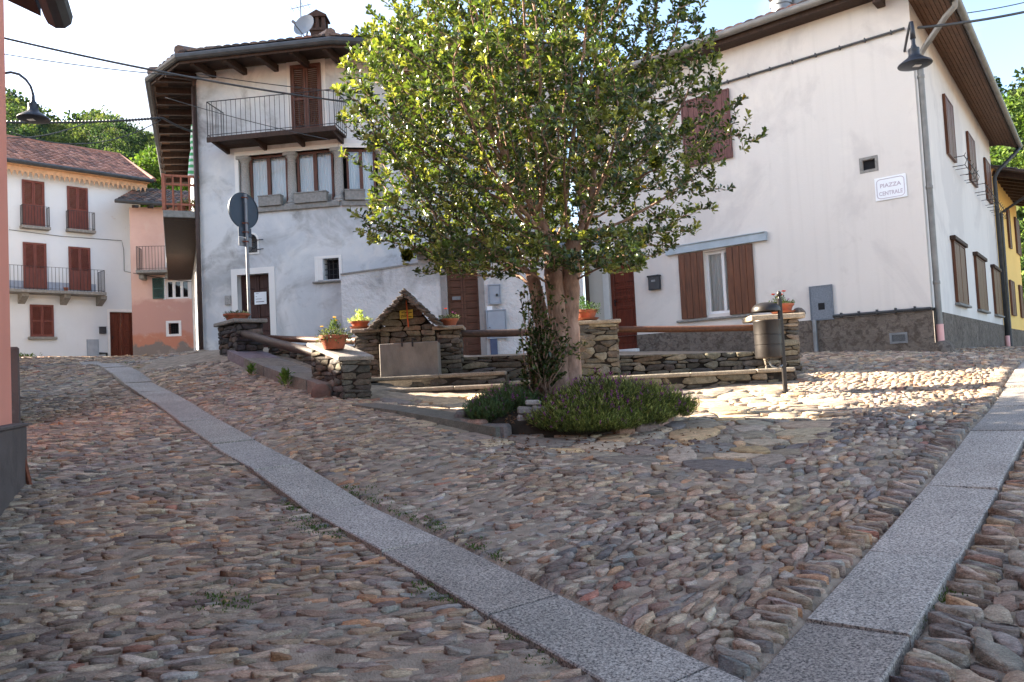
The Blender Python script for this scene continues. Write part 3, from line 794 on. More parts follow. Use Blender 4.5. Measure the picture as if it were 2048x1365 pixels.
TILE_RED = [srgb(152, 112, 100), srgb(134, 102, 94), srgb(168, 128, 114), srgb(116, 92, 88), srgb(158, 124, 114)]
TILE_GREY = [srgb(96, 88, 86), srgb(82, 76, 76), srgb(112, 98, 92), srgb(74, 70, 72), srgb(120, 92, 82)]
# ------------------------------------------------------------------ pink house at the picture's left edge
M['pink'] = wall_paint('pink_plaster', srgb(222, 150, 132), [(srgb(196, 120, 100), 1.3, .58, .75, .35)], .35, 60, .004, .07, 1.1)
M['plinth_dark'] = wall_paint('dark_plinth_plaster', srgb(96, 88, 86), [(srgb(60, 56, 56), 2.2, .5, .7, .6), (srgb(150, 140, 132), 3, .66, .8, .4)], .7, 40, .008, .2, 2)
def pink_house():
    far = Vector((-4.26, 6.77, 0)); dr = Vector((-.39, .92, 0)).normalized()
    W = Wall((far.x, far.y), (-dr.x, -dr.y), n=(dr.y, -dr.x)) # u grows towards the camera
    h = thing('pink_house', (far.x, far.y, .8), 'salmon pink house with a dark stone plinth at the near end of the left street', 'house')
    back = -W.n
    m = MB(); wall_panel(W, m, .05, 12, .2, 6.2, off=-.10)
    # gable side
    a = [W.pt(.05, .2, -.10), W.pt(.05, 6.2, -.10), W.pt(.05, 6.2, -7), W.pt(.05, .2, -7)]; m.add(a, [(0, 1, 2, 3)])
    g = [W.pt(.05, 6.2, -.10), W.pt(.05, 7.6, -3.5), W.pt(.05, 6.2, -7)]; m.add(g, [(0, 1, 2)])
    m.add([W.pt(12, .2, -.10), W.pt(12, 6.2, -.10), W.pt(12, 7.6, -3.5), W.pt(12, 6.2, -7), W.pt(12, .2, -7)], [(0, 1, 2, 3, 4)])
    m.add([W.pt(.05, .2, -7), W.pt(12, .2, -7), W.pt(12, 6.2, -7), W.pt(.05, 6.2, -7)], [(0, 1, 2, 3)])
    m.build('wall', M['pink'], h)
    p = MB(); zt = W.hit(40, 848)[1]
    W.box(p, 0, 12, .1, zt - .03, -.2, 0, .01); W.box(p, -.01, 12, zt - .03, zt, -.2, .012, .01)
    p.obox(W.pt(-.02, (zt + .1) / 2, -3.5), W.d * .05, W.n * 3.4, Vector((0, 0, (zt - .1) / 2)))
    p.build('plinth', M['plinth_dark'], h)
    # the eave end seen at the top of the picture
    ov, ze = W.hit(116, 30, .70); ze -= .02
    r = MB()
    e = [W.pt(ov, ze, .62), W.pt(12.4, ze, .62), W.pt(12.4, ze + 1.75, -3.5), W.pt(ov, ze + 1.75, -3.5)]
    r.add(e + [q + Vector((0, 0, .1)) for q in e], [(0, 1, 2, 3), (7, 6, 5, 4), (0, 4, 5, 1), (1, 5, 6, 2), (2, 6, 7, 3), (3, 7, 4, 0)])
    e = [W.pt(ov, ze + 1.75, -3.5), W.pt(12.4, ze + 1.75, -3.5), W.pt(12.4, ze, -7.6), W.pt(ov, ze, -7.6)]
    r.add(e + [q + Vector((0, 0, .1)) for q in e], [(0, 1, 2, 3), (7, 6, 5, 4), (0, 4, 5, 1), (1, 5, 6, 2), (2, 6, 7, 3), (3, 7, 4, 0)])
    r.build('roof', M['dark_wood'], h)
    g = MB(); W.tube(g, [(ov - .02, ze + .02, .70), (12.4, ze + .02, .70)], .07, 10); g.build('gutter', M['gutter_dark'], h)
    b = MB(); b.bar(P(44, 903, 6.70), P(60, 974, 6.68), .028, .028); b.build('iron_bar', M['rust'], h)
pink_house()

# ------------------------------------------------------------------ neighbour house beyond it, mostly hidden, whose corner carries the lamp
M['rough_grey'] = wall_paint('rough_grey_plaster', srgb(142, 138, 136), [(srgb(100, 98, 96), 1.6, .5, .7, .6)], .8, 30, .012, .15, 2)
NW = Wall((-6.35, 9.9), (-.57, .82), n=(.82, .57))
def neighbour():
    h = thing('corner_house', (-6.35, 9.9, 1.4), 'rough grey house mostly hidden behind the pink house, seen as a sliver along the street', 'house')
    L = 2.5; m = MB(); zt = 6.6  # length and eave height set by the shade wanted on square and tree
    def blk(m, u0, u1, z0, z1, o0, o1): NW.box(m, u0, u1, z0, z1, o0, o1)
    blk(m, -.9, L, 1.0, zt, -6, -.16); m.build('wall', M['rough_grey'], h)
    p = MB(); NW.box(p, -.95, L + .05, 1.0, 2.25, -6.05, -.0, .02); p.build('plinth', M['plinth_dark'], h)
    r = MB(); r.add([NW.pt(-1.0, zt, -.14), NW.pt(L + .03, zt, -.14), NW.pt(L + .03, zt + .8, -3), NW.pt(-1.0, zt + .8, -3), NW.pt(L + .03, zt, -6.1), NW.pt(-1.0, zt, -6.1)], [(0, 1, 2, 3), (3, 2, 4, 5), (0, 3, 5), (1, 4, 2), (0, 5, 4, 1)])
    r.build('roof', M['dark_wood'], h)
neighbour()

# ------------------------------------------------------------------ street lamp on the left
def lamp_head(t, c, s=1.0, tilt=0, lit=None):
    """bell shaped street lamp hanging with its neck top at c"""
    prof = [(.028, 0), (.032, -.10), (.055, -.16), (.085, -.17), (.088, -.20), (.085, -.21), (.085, -.27), (.10, -.31), (.17, -.36), (.255, -.42), (.268, -.445), (.262, -.455)]
    m = MB(); m.lathe(c, [(r * s, h * s) for r, h in prof], 28); m.build('lamp_shade', M['lamp_black'], t, smooth=True, angle=50)
    b = MB(); b.lathe(c, [(.262 * s, -.455 * s), (.20 * s, -.475 * s), (.10 * s, -.485 * s), (.001, -.488 * s)], 28); b.build('lamp_glass', M['lamp_black'], t, smooth=True)
    g = MB(); g.obox(Vector(c) + Vector((.0, -.06, -.487 * s)), (.055 * s, 0, 0), (0, .04 * s, 0), (0, 0, .006)); g.build('lamp_diffuser', M['white_frame'], t)
def lamp_left():
    Y = 12.4; top = P(66, 190, Y); s = 60 * Y / 1550 / .536
    t = thing('street_lamp', top, 'black bell shaped street lamp on a curved arm beside the pink house', 'street lamp', 'street lamps with bell shades')
    lamp_head(t, top, s)
    a = MB(); base = P(6, 147, Y - .05)
    pts = [base, P(22, 145, Y), P(38, 149, Y), P(52, 160, Y), P(61, 173, Y), P(65, 186, Y), top]
    a.tube([NW.pt(2.4, 6.4, -.3), P(-16, 152, 12.1)] + pts, .022, 8); a.build('lamp_arm', M['lamp_black'], t, smooth=True)
lamp_left()

# ------------------------------------------------------------------ unseen houses added outside the frame on the left, to shade the square
def shade_houses():
    h = thing('tall_shade_house', (-20.6, 22.4, 2.0), 'tall unseen house added on the far left to shade the cream house', 'house')
    m = MB(); m.obox((-20.6, 22.9, 12.5), (4.0, 0, 0), (0, 1.75, 0), (0, 0, 10.7)); m.build('wall', M['rough_grey'], h)
    r = MB(); r.add([(-25, 21.1, 23.1), (-16.5, 21.1, 23.1), (-16.5, 24.7, 23.1), (-25, 24.7, 23.1), (-20.6, 22.9, 24.5)], [(0, 1, 4), (1, 2, 4), (2, 3, 4), (3, 0, 4), (3, 2, 1, 0)]); r.build('roof', M['dark_wood'], h)
    h = thing('low_shade_house', (-16, 15.5, 2), 'low unseen house added outside the frame to shade the left street', 'house')
    m = MB(); m.obox((-17, 15.2, 4.5), (3.2, 0, 0), (0, 3.6, 0), (0, 0, 2.9)); m.build('wall', M['rough_grey'], h)
    r = MB(); r.add([(-20.5, 11.3, 7.3), (-13.5, 11.3, 7.3), (-13.5, 19.2, 7.3), (-20.5, 19.2, 7.3), (-15.4, 11.3, 8.1), (-15.4, 19.2, 8.1)], [(0, 1, 4), (1, 2, 5, 4), (2, 3, 5), (3, 0, 4, 5), (3, 2, 1, 0)]); r.build('roof', M['dark_wood'], h)
shade_houses()

# ------------------------------------------------------------------ white house at the end of the left street
M['white_plaster'] = wall_paint('white_plaster', srgb(213, 217, 222), [(srgb(176, 172, 170), .9, .6, .8, .35), (srgb(170, 140, 118), 2.6, .68, .74, .5)], .3, 25, .006, .05, .8)
M['ochre'] = simple('ochre_wood', srgb(196, 156, 122), .8, 0, .2, 8, .2, 40)
M['blue_dado'] = simple('grey_blue_paint', srgb(150, 160, 178), .85, 0, .15, 5, .2, 40)
def white_house():
    b = P(245, 718, 33)
    W = Wall((b.x, b.y), (.69, .725), n=(.725, -.69))
    h = thing('white_house', (b.x, b.y, b.z), 'white plastered house with red brown shutters at the end of the left street', 'house')
    uR = W.hit(283, 500)[0]; uL = -7.5
    zt = W.hit(150, 362)[1]
    dr = W.rect(219, 624, 269, 719); dr = (dr[0], dr[1], dr[2] - .1, dr[3])
    m = MB(); wall_panel(W, m, uL, uR, 1.5, zt + .5, [dr], .25)
    m.add([W.pt(uR, 1.5), W.pt(uR, zt + .5), W.pt(uR, zt + .5, -7), W.pt(uR, 1.5, -7)], [(0, 1, 2, 3)][::1])
    m.build('wall', M['white_plaster'], h)
    # grey weathered bottom is part of the wall: separate render skirt patches
    d = panel_door(W, dr, M['door_red'], h, o=-.15, cols=2, rows=(.3, .3, .4))
    fr = MB(); frame_rect(W, fr, dr[0] - .1, dr[1] + .1, dr[2], dr[3] + .12, .1, -.05, .012, 'LRT'); fr.build('door_frame', M['white_frame'], d)
    for i, (r, solid) in enumerate([((45, 361, 88, 455), .46), ((135, 374, 175, 462), .46), ((47, 486, 92, 578), .42), ((138, 495, 180, 581), .42), ((61, 611, 106, 673), 0)]):
        f = shutters('window', W, W.rect(*r), M['red_wood'], h, o=.012, solid=solid)
        if i == 4:
            s = MB(); rr = W.rect(*r); W.box(s, rr[0] - .12, rr[1] + .12, rr[2] - .13, rr[2] - .03, 0, .16, .01); s.build('sill', M['slab_stone'], f)
    for (x0, x1, yt, yb) in ((39, 97, 409, 459), (131, 187, 420, 466)):
        u0, z = W.hit(x0, yb); u1 = W.hit(x1, yb)[0]; zt2 = W.hit((x0 + x1) / 2, yt + 6)[1]; zb = W.hit((x0 + x1) / 2, (yb - 4))[1]
        s = MB(); W.box(s, u0, u1, zb - .11, zb, 0, .34, .01)
        bal = s.build('balcony', M['slab_stone'], h)
        railing(W, bal, u0 + .04, u1 - .04, zb, zt2 - zb, .3, M['iron'], .1, .008)
    # long balcony
    u1, _ = W.hit(214, 575, .0); zb = W.hit(110, 581, .75)[1]; zt2 = W.hit(110, 535, .75)[1]; u1 = W.hit(213, 590, .75)[0]
    s = MB(); W.box(s, -6.2, u1, zb - .12, zb, 0, .78, .01); bal = s.build('balcony', M['slab_stone'], h)
    for x in (47, 131, 203):
        k = MB(); u, _ = W.hit(x, 600, .3); k.add([W.pt(u - .12, zb - .12, 0), W.pt(u - .12, zb - .12, .6), W.pt(u - .12, zb - .26, .58), W.pt(u - .12, zb - .5, 0), W.pt(u + .12, zb - .12, 0), W.pt(u + .12, zb - .12, .6), W.pt(u + .12, zb - .26, .58), W.pt(u + .12, zb - .5, 0)], [(0, 1, 2, 3), (7, 6, 5, 4), (0, 4, 5, 1), (1, 5, 6, 2), (2, 6, 7, 3)]); k.build('bracket', M['slab_stone'], bal)
    railing(W, bal, -6.2, u1 - .05, zb, zt2 - zb, .72, M['iron'], .13, .009)
    dd = MB(); W.box(dd, -6.2, u1 - .15, zb + .002, zb + .42, 0.001, .008); dd.build('painted_band', M['blue_dado'], h)
    # meter cabinet, pipe
    r = W.rect(174, 680, 197, 712); c = MB(); W.box(c, *r, -.02, .025, .006); frame_rect(W, c, r[0] - .015, r[1] + .015, r[2] - .015, r[3] + .015, .015, 0, .03); c.build('meter_cabinet', M['grey_box'], h)
    q = MB(); u, z = W.hit(199, 707, .06); q.tube([W.pt(u, z, .06), W.pt(u + .28, z, .06), W.pt(u + .28, z - .4, .06)], .045, 8); q.build('drain_pipe', M['gutter_dark'], h)
    # roof, frieze, gutter
    ze = W.hit(150, 343, .62)[1]
    fz = MB(); n = 46; u = uL; w = (uR + .15 - uL) / n; zf = ze - .02
    for i in range(n):
        a = uL + i * w; pts = [W.pt(a, zf, .40), W.pt(a + w, zf, .40), W.pt(a + w, zf - .22, .40), W.pt(a + w * .82, zf - .22, .40), W.pt(a + w * .5, zf - .42, .40), W.pt(a + w * .18, zf - .22, .40), W.pt(a, zf - .22, .40)]
        fz.prism(pts, W.n * .025)
    W.box(fz, uL, uR + .2, zf - .03, zf, 0, .62)
    fz.build('scalloped_frieze', M['ochre'], h)
    g = MB(); W.tube(g, [(uL, ze + .05, .70), (uR + .3, ze + .05, .70)], .085, 8); g.build('gutter', M['gutter_dark'], h)
    zr = W.hit(100, 292, -3.6)[1]; rise = zr - ze; run = 4.25
    up = (-W.n * run + Vector((0, 0, rise))); L = up.length
    hipL = W.hit(238, 318, -3.6)[0]
    t = MB(); e0 = W.pt(uL - .3, ze + .06, .65); eH = W.pt(hipL, ze + .06, .65); e1 = W.pt(uR + .35, ze + .06, .65)
    tile_roof(t, e0, eH, up, L, .22, .34, .05, TILE_RED)
    tile_roof(t, eH, e1, up, (L, .3), .22, .34, .05, TILE_RED)
    # ridge and hip caps
    top = e0 + up; topH = eH + up
    t.tube([top + Vector((0, 0, .02)), topH + Vector((0, 0, .02)), e1 + Vector((0, 0, .05))], .11, 8, col=TILE_RED[0])
    # hidden slopes
    bk = W.n * -2 * run
    t.add([e0 + up, topH, e1 + bk * .9 + Vector((0, 0, -.1)), e0 + bk], [(0, 1, 2, 3)], (.2, .12, .09)); t.add([topH, e1, e1 + bk * .9], [(0, 1, 2)], (.2, .12, .09))
    t.build('roof', M['roof_tile'], h)
    # small letter box and cable on this wall are things of their own
    r = W.rect(198, 655, 211, 668); l = MB(); W.box(l, *r, 0, .12, .01); W.box(l, r[0] - .01, r[1] + .01, r[3], r[3] + .02, 0, .14, .004)
    lb = l.build('letter_box', M['lamp_black']); tag(lb, 'small black letter box on the white house wall left of its door', 'letter box')
    k = MB(); pts = [W.hit(18, 460), W.hit(120, 473), W.hit(243, 482), W.hit(247, 500), W.hit(248, 543), W.hit(266, 547)]
    k.tube([W.pt(a, b, .03) for a, b in pts], .012, 5); cb = k.build('wall_cable', M['gutter_dark']); tag(cb, 'grey cable clipped along the white house wall between its upper floors', 'cable')
    p = MB(); u, _ = W.hit(133, 575, .68); c = W.pt(u, zb, .62); p.lathe(c, [(.06, 0), (.09, .12), (.1, .14), (.085, .14), (.06, .1)], 12, caps=False); pp = p.build('flower_pot', M['terracotta'], smooth=True); tag(pp, 'tiny empty terracotta pot on the long balcony of the white house', 'flower pot')
    s = MB(); e = W.hit(42, 702); 
    return W
WHW = white_house()

# ------------------------------------------------------------------ salmon house in the corner of the street
def _salmon():
    t = NT('salmon_plaster'); co = t.coord(); n0 = t.noise(co, .9, 6, .6)
    col = t.ramp(n0, [(.25, srgb(204, 166, 154)), (.75, srgb(222, 190, 178))])
    sep = t.n('ShaderNodeSeparateXYZ'); t.l(co, sep.inputs[0])
    zz = t.math('ADD', sep.outputs[2], t.math('MULTIPLY', t.noise(co, 1.4, 5, .6), 1.2))
    col = t.mix(t.ramp(t.math('DIVIDE', zz, 6), [(.52, (1, 1, 1)), (.56, (0, 0, 0))]), col, srgb(194, 152, 142))
    col = t.mix(t.ramp(t.math('DIVIDE', zz, 6), [(.28, (1, 1, 1)), (.31, (0, 0, 0))]), col, srgb(194, 134, 112))
    col = t.mix(t.ramp(t.math('DIVIDE', zz, 6), [(.225, (1, 1, 1)), (.24, (0, 0, 0))]), col, srgb(138, 128, 122))
    n2 = t.noise(co, 2.2, 6, .65); col = t.mix(t.math('MULTIPLY', t.ramp(n2, [(.58, (0, 0, 0)), (.72, (1, 1, 1))]), .4), col, srgb(214, 196, 184))
    return t.done(t.pbsdf(col, .92, 0, .15, t.bump(t.noise(co, 22, 5), .5, .008)).outputs[0])
M['salmon'] = _salmon()
def salmon_house():
    b = P(266, 702, 32)
    W = Wall((b.x, b.y), (.985, .17))
    h = thing('salmon_house', (b.x, b.y, 2.9), 'peeling salmon coloured house squeezed between the white house and the grey house', 'house')
    uR = W.hit(440, 600)[0]; zt = W.hit(300, 415)[1]
    sw = W.rect(337, 647, 358, 668); cw = W.rect(331, 561, 379, 597)
    m = MB(); wall_panel(W, m, 0, uR, 2, zt, [sw, cw], .4); m.add([W.pt(0, 2), W.pt(0, zt), W.pt(0, zt, -1), W.pt(0, 2, -1)], [(0, 1, 2, 3)]); m.build('wall', M['salmon'], h)
    win = casement(W, cw, h, M['white_frame'], -.05, 3, .07, curtain=False)
    fr = MB(); frame_rect(W, fr, cw[0] - .1, cw[1] + .1, cw[2] - .02, cw[3] + .14, .1, -.01, .02, 'LRT'); fr.build('window_frame', M['white_frame'], win)
    for q in ((305, 557, 329, 598), (384, 562, 405, 600)):
        l = MB(); louvre_leaf(W, l, *W.rect(*q), .02); s = l.build('shutter', M['dgreen_wood'], win)
    gw = MB(); frame_rect(W, gw, sw[0] - .1, sw[1] + .1, sw[2] - .1, sw[3] + .1, .1, -.03, .02); g = gw.build('grille_window', M['white_frame'], h)
    gr = MB()
    for k in range(1, 5):
        u = sw[0] + (sw[1] - sw[0]) * k / 5; gr.tube([W.pt(u, sw[2], -.08), W.pt(u, sw[3], -.08)], .008, 5)
        z = sw[2] + (sw[3] - sw[2]) * k / 5; gr.tube([W.pt(sw[0], z, -.08), W.pt(sw[1], z, -.08)], .008, 5)
    gr.build('grille', M['iron'], g)
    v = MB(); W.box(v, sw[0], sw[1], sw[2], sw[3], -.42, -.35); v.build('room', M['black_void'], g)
    # balcony door with green shutter
    r = W.rect(334, 461, 372, 535); f = MB(); frame_rect(W, f, r[0] - .1, r[1] + .1, r[2], r[3] + .12, .1, -.02, .025, 'LRT'); d = f.build('balcony_door', M['white_frame'], h)
    w2 = (r[1] - r[0]) / 2
    for k in range(2):
        l = MB(); louvre_leaf(W, l, r[0] + k * w2, r[0] + (k + 1) * w2, r[2], r[3], .005); l.build('shutter', M['green_wood'], d)
    zb = W.hit(310, 540, .7)[1]; u0 = W.hit(272, 540, .7)[0]; u1 = W.hit(385, 540, .7)[0]; zt2 = W.hit(300, 493, .7)[1]
    s = MB(); W.box(s, u0, u1, zb - .12, zb, 0, .75, .01); bal = s.build('balcony', M['slab_stone'], h)
    railing(W, bal, u0 + .03, u1, zb, zt2 - zb, .7, M['iron'], .12, .008)
    for x in (285, 337):
        u = W.hit(x, 550, .3)[0]; k = MB(); W.box(k, u - .1, u + .1, zb - .34, zb - .12, 0, .5, .03); k.build('bracket', M['slab_stone'], bal)
    # roof of dark tiles
    ze = W.hit(300, 412, .5)[1]; t = MB(); e0 = W.pt(-.35, ze + .25, .55); e1 = W.pt(uR, ze - .1, .55)
    up = -W.n * 3 + Vector((0, 0, 1.25)); tile_roof(t, e0, e1, up, up.length, .24, .36, .055, TILE_GREY); t.build('roof', M['roof_tile'], h)
    g = MB(); g.tube([e0 + Vector((0, -.05, -.05)), e1 + Vector((0, -.05, -.05))], .08, 8); g.build('gutter', M['gutter_dark'], h)
    # rafters
    for k in range(6):
        u = .3 + k * .6; rr = MB(); rr.bar(W.pt(u, ze - .02 - k * .03, .5), W.pt(u, ze + .12 - k * .03, -.1), .1, .12); rr.build('rafter', M['dark_wood'], h)
    k = MB(); k.tube([W.pt(*W.hit(267, 547), .04), W.pt(*W.hit(300, 553), .05), W.pt(*W.hit(345, 560), .04), W.pt(*W.hit(400, 566), .04)], .012, 5); c = k.build('wall_cable', M['gutter_dark']); tag(c, 'grey cable running under the balcony of the salmon house', 'cable')
salmon_house()
# ------------------------------------------------------------------ grey plastered house with the columned window
M['grey_plaster'] = wall_paint('grey_plaster', srgb(191, 194, 197), [(srgb(220, 219, 216), .55, .45, .60, .7), (srgb(134, 132, 128), .8, .50, .64, .62), (srgb(104, 101, 97), 1.7, .57, .70, .5), (srgb(210, 208, 204), 2.3, .58, .66, .5), (srgb(168, 160, 148), 1.1, .6, .75, .35)], .35, 26, .007, .07, .6)
M['white_trim'] = wall_paint('white_trim', srgb(222, 220, 216), [], .2, 30, .004, .05, 2)
M['rough_white'] = wall_paint('rough_cast_plaster', srgb(202, 202, 202), [(srgb(98, 96, 94), .7, .50, .68, .85), (srgb(140, 137, 135), 2.5, .6, .72, .35)], 1.0, 15, .03, .1, 2.2)
B0 = P(690, 640, 17.3)
GH1 = Wall((B0.x, B0.y), (.991, -.133)); GH2 = Wall((B0.x, B0.y), (.98, .2))
GL = GH1.hit(404, 560)[0]                       # left corner
CORN = GH1.pt(GL, 0)
GH0 = Wall((CORN.x, CORN.y), (-.40, .917), n=(-.917, -.40))
GREY = thing('grey_house', (B0.x - 1.7, B0.y + .3, 2.2), 'bluish grey plastered house with balcony and columned window facing the square', 'house')
def grey_house():
    h = GREY; zt = 9.05
    door = GH1.rect(474, 550, 543, 700); win = GH1.rect(646, 518, 681, 558); nich = GH1.rect(493, 470, 515, 504)
    ztop = GH1.hit(530, 309)[1]; zsill = GH1.hit(530, 415)[1]
    b1 = (GH1.hit(496, 360)[0], GH1.hit(572, 360)[0]); b2 = (GH1.hit(591, 360)[0], GH1.hit(664, 360)[0]); b3 = (GH2.hit(694, 360)[0], GH2.hit(752, 360)[0])
    uL0 = GH1.hit(478, 360)[0]
    m = MB()
    wall_panel(GH1, m, GL + .0, 0, 1.2, zt, [door, win, (nich[0], nich[1], nich[2], nich[3]), (uL0, 0, zsill, ztop)], .28)
    wall_panel(GH2, m, 0, 5.3, 1.2, zt, [(0, b3[1] + .22, zsill, ztop)], .28)
    wall_panel(GH0, m, 0, 10.5, 1.2, zt)
    # floor of the recess and rear closing
    m.add([GH1.pt(GL, 1.2, 0), GH1.pt(GL, zt, 0), GH0.pt(0, zt, 0), GH0.pt(0, 1.2, 0)], [(0, 1, 2, 3)])
    m.build('wall', M['grey_plaster'], h)
    # trims
    t = MB(); frame_rect(GH1, t, door[0] - .14, door[1] + .14, door[2] - .5, door[3] + .13, .14, -.02, .018, 'LRT')
    d = panel_door(GH1, (door[0], door[1], 1.3, door[3]), M['door_dark'], h, o=-.2, cols=2, boards=9); bk = MB(); GH1.box(bk, door[0], door[1], 1.3, door[3], -.29, -.226); bk.build('door_back', M['dark_wood'], d); t.build('door_frame', M['white_trim'], d)
    t = MB(); frame_rect(GH1, t, win[0] - .2, win[1] + .04, win[2] - .03, win[3] + .06, .06, -.02, .016, 'LRT'); GH1.box(t, win[0] - .14, win[0] - .02, win[2], win[3], -.02, .01)
    w = t.build('barred_window', M['white_trim'], h)
    g = MB()
    for k in range(1, 4):
        u = win[0] + (win[1] - win[0]) * k / 4; g.tube([GH1.pt(u, win[2], -.10), GH1.pt(u, win[3], -.10)], .009, 5)
    for k in range(1, 4):
        z = win[2] + (win[3] - win[2]) * k / 4; g.tube([GH1.pt(win[0], z, -.10), GH1.pt(win[1], z, -.10)], .009, 5)
    g.build('grille', M['iron'], w)
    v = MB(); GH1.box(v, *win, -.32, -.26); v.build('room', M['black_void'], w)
    s = MB(); GH1.box(s, win[0] - .25, win[1] + .06, win[2] - .07, win[2] - .03, -.1, .07, .008); s.build('sill', M['slab_stone'], w)
    # arched niche with ironwork
    t = MB(); u0, u1, z0, z1 = nich; c = (u0 + u1) / 2; R = (u1 - u0) / 2; zc = z1 - R
    ring = []
    for k in range(13):
        a = math.pi * k / 12; ring.append((c + math.cos(a) * R, zc + math.sin(a) * R))
    out = [(c + (x - c) * 1.35, zc + (y - zc) * 1.35) for x, y in ring]
    for k in range(12):
        t.prism([GH1.pt(*ring[k], .001), GH1.pt(*out[k], .001), GH1.pt(*out[k + 1], .001), GH1.pt(*ring[k + 1], .001)], GH1.n * .022)
    for sx in (-1, 1): GH1.box(t, c + sx * R * 1.175 - R * .175, c + sx * R * 1.175 + R * .175, z0 - .05, zc, .001, .023)
    GH1.box(t, c - R, c + R, z0 - .05, z0, .001, .023)
    # spandrels closing the square opening above the arch
    for sx in (-1, 1):
        q = [GH1.pt(c + sx * R, z1, .0005)] + [GH1.pt(c + sx * math.cos(a) * R, zc + math.sin(a) * R, .0005) for a in [math.pi / 2 * i / 6 for i in range(7)]]
        t.add(q, [tuple(range(len(q)))])
    nw = t.build('arched_niche', M['white_trim'], h)
    g = MB(); GH1.box(g, *nich, -.3, -.24); g.build('niche_back', M['slab_stone'], nw)
    g = MB()
    for k in range(5):
        cx_ = c + (k % 2 - .5) * R * .9; cz = z0 + (z1 - z0) * (.2 + .16 * k); g.tube([GH1.pt(cx_ + math.cos(a) * .07, cz + math.sin(a) * .07, .03) for a in [i * .7 for i in range(10)]], .008, 5)
    g.tube([GH1.pt(c - R, z0, .03), GH1.pt(c - R, zc, .03), GH1.pt(c, z1, .03), GH1.pt(c + R, zc, .03), GH1.pt(c + R, z0, .03), GH1.pt(c - R, z0, .03)], .012, 5)
    for zz in (z0 + .05, zc - .02): g.tube([GH1.pt(c + R, zz, .03), GH1.pt(c + R + .17, zz, .05)], .01, 5)
    g.build('ironwork', M['iron'], nw)
    # columned window: three bays
    fr = MB(); GH1.box(fr, uL0 - .09, 0, ztop, ztop + .10, -.27, .02); GH2.box(fr, 0.02, b3[1] + .3, ztop, ztop + .10, -.27, .02); GH1.box(fr, uL0 - .09, uL0, zsill - .02, ztop, -.02, .02)
    cw = fr.build('columned_window', M['white_trim'], h)
    s = MB(); GH1.box(s, uL0 - .03, .0, zsill - .12, zsill, -.3, .07, .012); GH2.box(s, .03, b3[1] + .25, zsill - .12, zsill - .002, -.3, .07, .012); s.build('sill', M['slab_stone'], cw)
    for (W, b) in ((GH1, b1), (GH1, b2), (GH2, b3)):
        casement(W, (b[0], b[1], zsill, ztop), cw, M['brown_wood'], -.11, 2, .05, name='casement')
    for (W, px) in ((GH1, 487), (GH1, 581), (GH1, 675), (GH2, 765)):
        u = W.hit(px, 360)[0]; c = W.pt(u, zsill, -.09); H = ztop - zsill; r = .098
        col = MB(); col.lathe(c, [(r * 1.25, 0), (r * 1.25, .05), (r * 1.35, .06), (r * 1.3, .10), (r * 1.08, .12), (r * 1.02, .16), (r * 1.04, H * .4), (r * .9, H - .22), (r * .98, H - .21), (r * 1.0, H - .19), (r * .9, H - .18), (r * .95, H - .14), (r * 1.35, H - .09), (r * 1.4, H - .08)], 20)
        W.box(col, u - .15, u + .15, H + zsill - .08, H + zsill, -.24, .06, .008); W.box(col, u - .14, u + .14, zsill, zsill + .03, -.23, .05, .006)
        col.build('column', M['col_stone'], cw, smooth=True, angle=40)
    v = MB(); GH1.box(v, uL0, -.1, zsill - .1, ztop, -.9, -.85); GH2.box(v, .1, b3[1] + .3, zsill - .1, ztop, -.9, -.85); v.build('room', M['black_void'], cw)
    # upper shutters
    r = GH1.rect(584, 136, 644, 259); f = shutters('balcony_door', GH1, r, M['brown_wood'], h, o=.015)
    tr = MB(); frame_rect(GH1, tr, r[0] - .13, r[1] + .13, r[2] - .05, r[3] + .14, .1, 0, .012, 'LRT'); tr.build('door_frame', M['white_trim'], f)
    r = GH2.rect(780, 146, 832, 250); f = shutters('window', GH2, r, M['brown_wood'], h, o=.015)
    tr = MB(); frame_rect(GH2, tr, r[0] - .13, r[1] + .13, r[2] - .13, r[3] + .13, .1, 0, .012); tr.build('window_frame', M['white_trim'], f)
    # balcony
    zb = GH1.hit(550, 264, .72)[1]; u0 = GH1.hit(416, 275, .72)[0]; u1 = GH1.hit(670, 252, .72)[0]; zr = GH1.hit(540, 192, .72)[1]
    s = MB(); n = 6
    for k in range(n): GH1.box(s, u0, u1, zb - .045, zb, .72 * k / n + .004, .72 * (k + 1) / n - .004)
    GH1.box(s, u0 - .02, u1 + .02, zb - .1, zb + .01, .72, .75)
    bal = s.build('balcony', M['dark_wood'], h)
    for k in range(4):
        u = u0 + .1 + (u1 - u0 - .2) * k / 3; b = MB(); b.add([GH1.pt(u - .035, zb - .045, 0), GH1.pt(u - .035, zb - .045, .70), GH1.pt(u - .035, zb - .10, .70), GH1.pt(u - .035, zb - .17, 0), GH1.pt(u + .035, zb - .045, 0), GH1.pt(u + .035, zb - .045, .70), GH1.pt(u + .035, zb - .10, .70), GH1.pt(u + .035, zb - .17, 0)], [(0, 1, 2, 3), (7, 6, 5, 4), (1, 5, 6, 2), (2, 6, 7, 3), (0, 4, 5, 1)]); b.build('bracket', M['dark_wood'], bal)
    railing(GH1, bal, u0, u1, zb, zr - zb, .73, M['iron'], .115, .006)
    # roof: eave outline, soffit, rafters, gutter, tiles
    ze = 8.88
    E = [Vector((-11.9, 27.0, ze)), Vector((-8.12, 17.8, ze)), Vector((-7.0, 16.72, ze)), Vector((-3.55, 16.26, ze)), Vector((1.7, 17.3, ze))]
    I = [GH0.pt(10.5, 9.0), CORN + Vector((0, 0, 9.0)), CORN + Vector((.0, 0, 9.0)), B0 * 1, GH2.pt(5.3, 9.0)]; I[3].z = 9.0
    sf = MB()
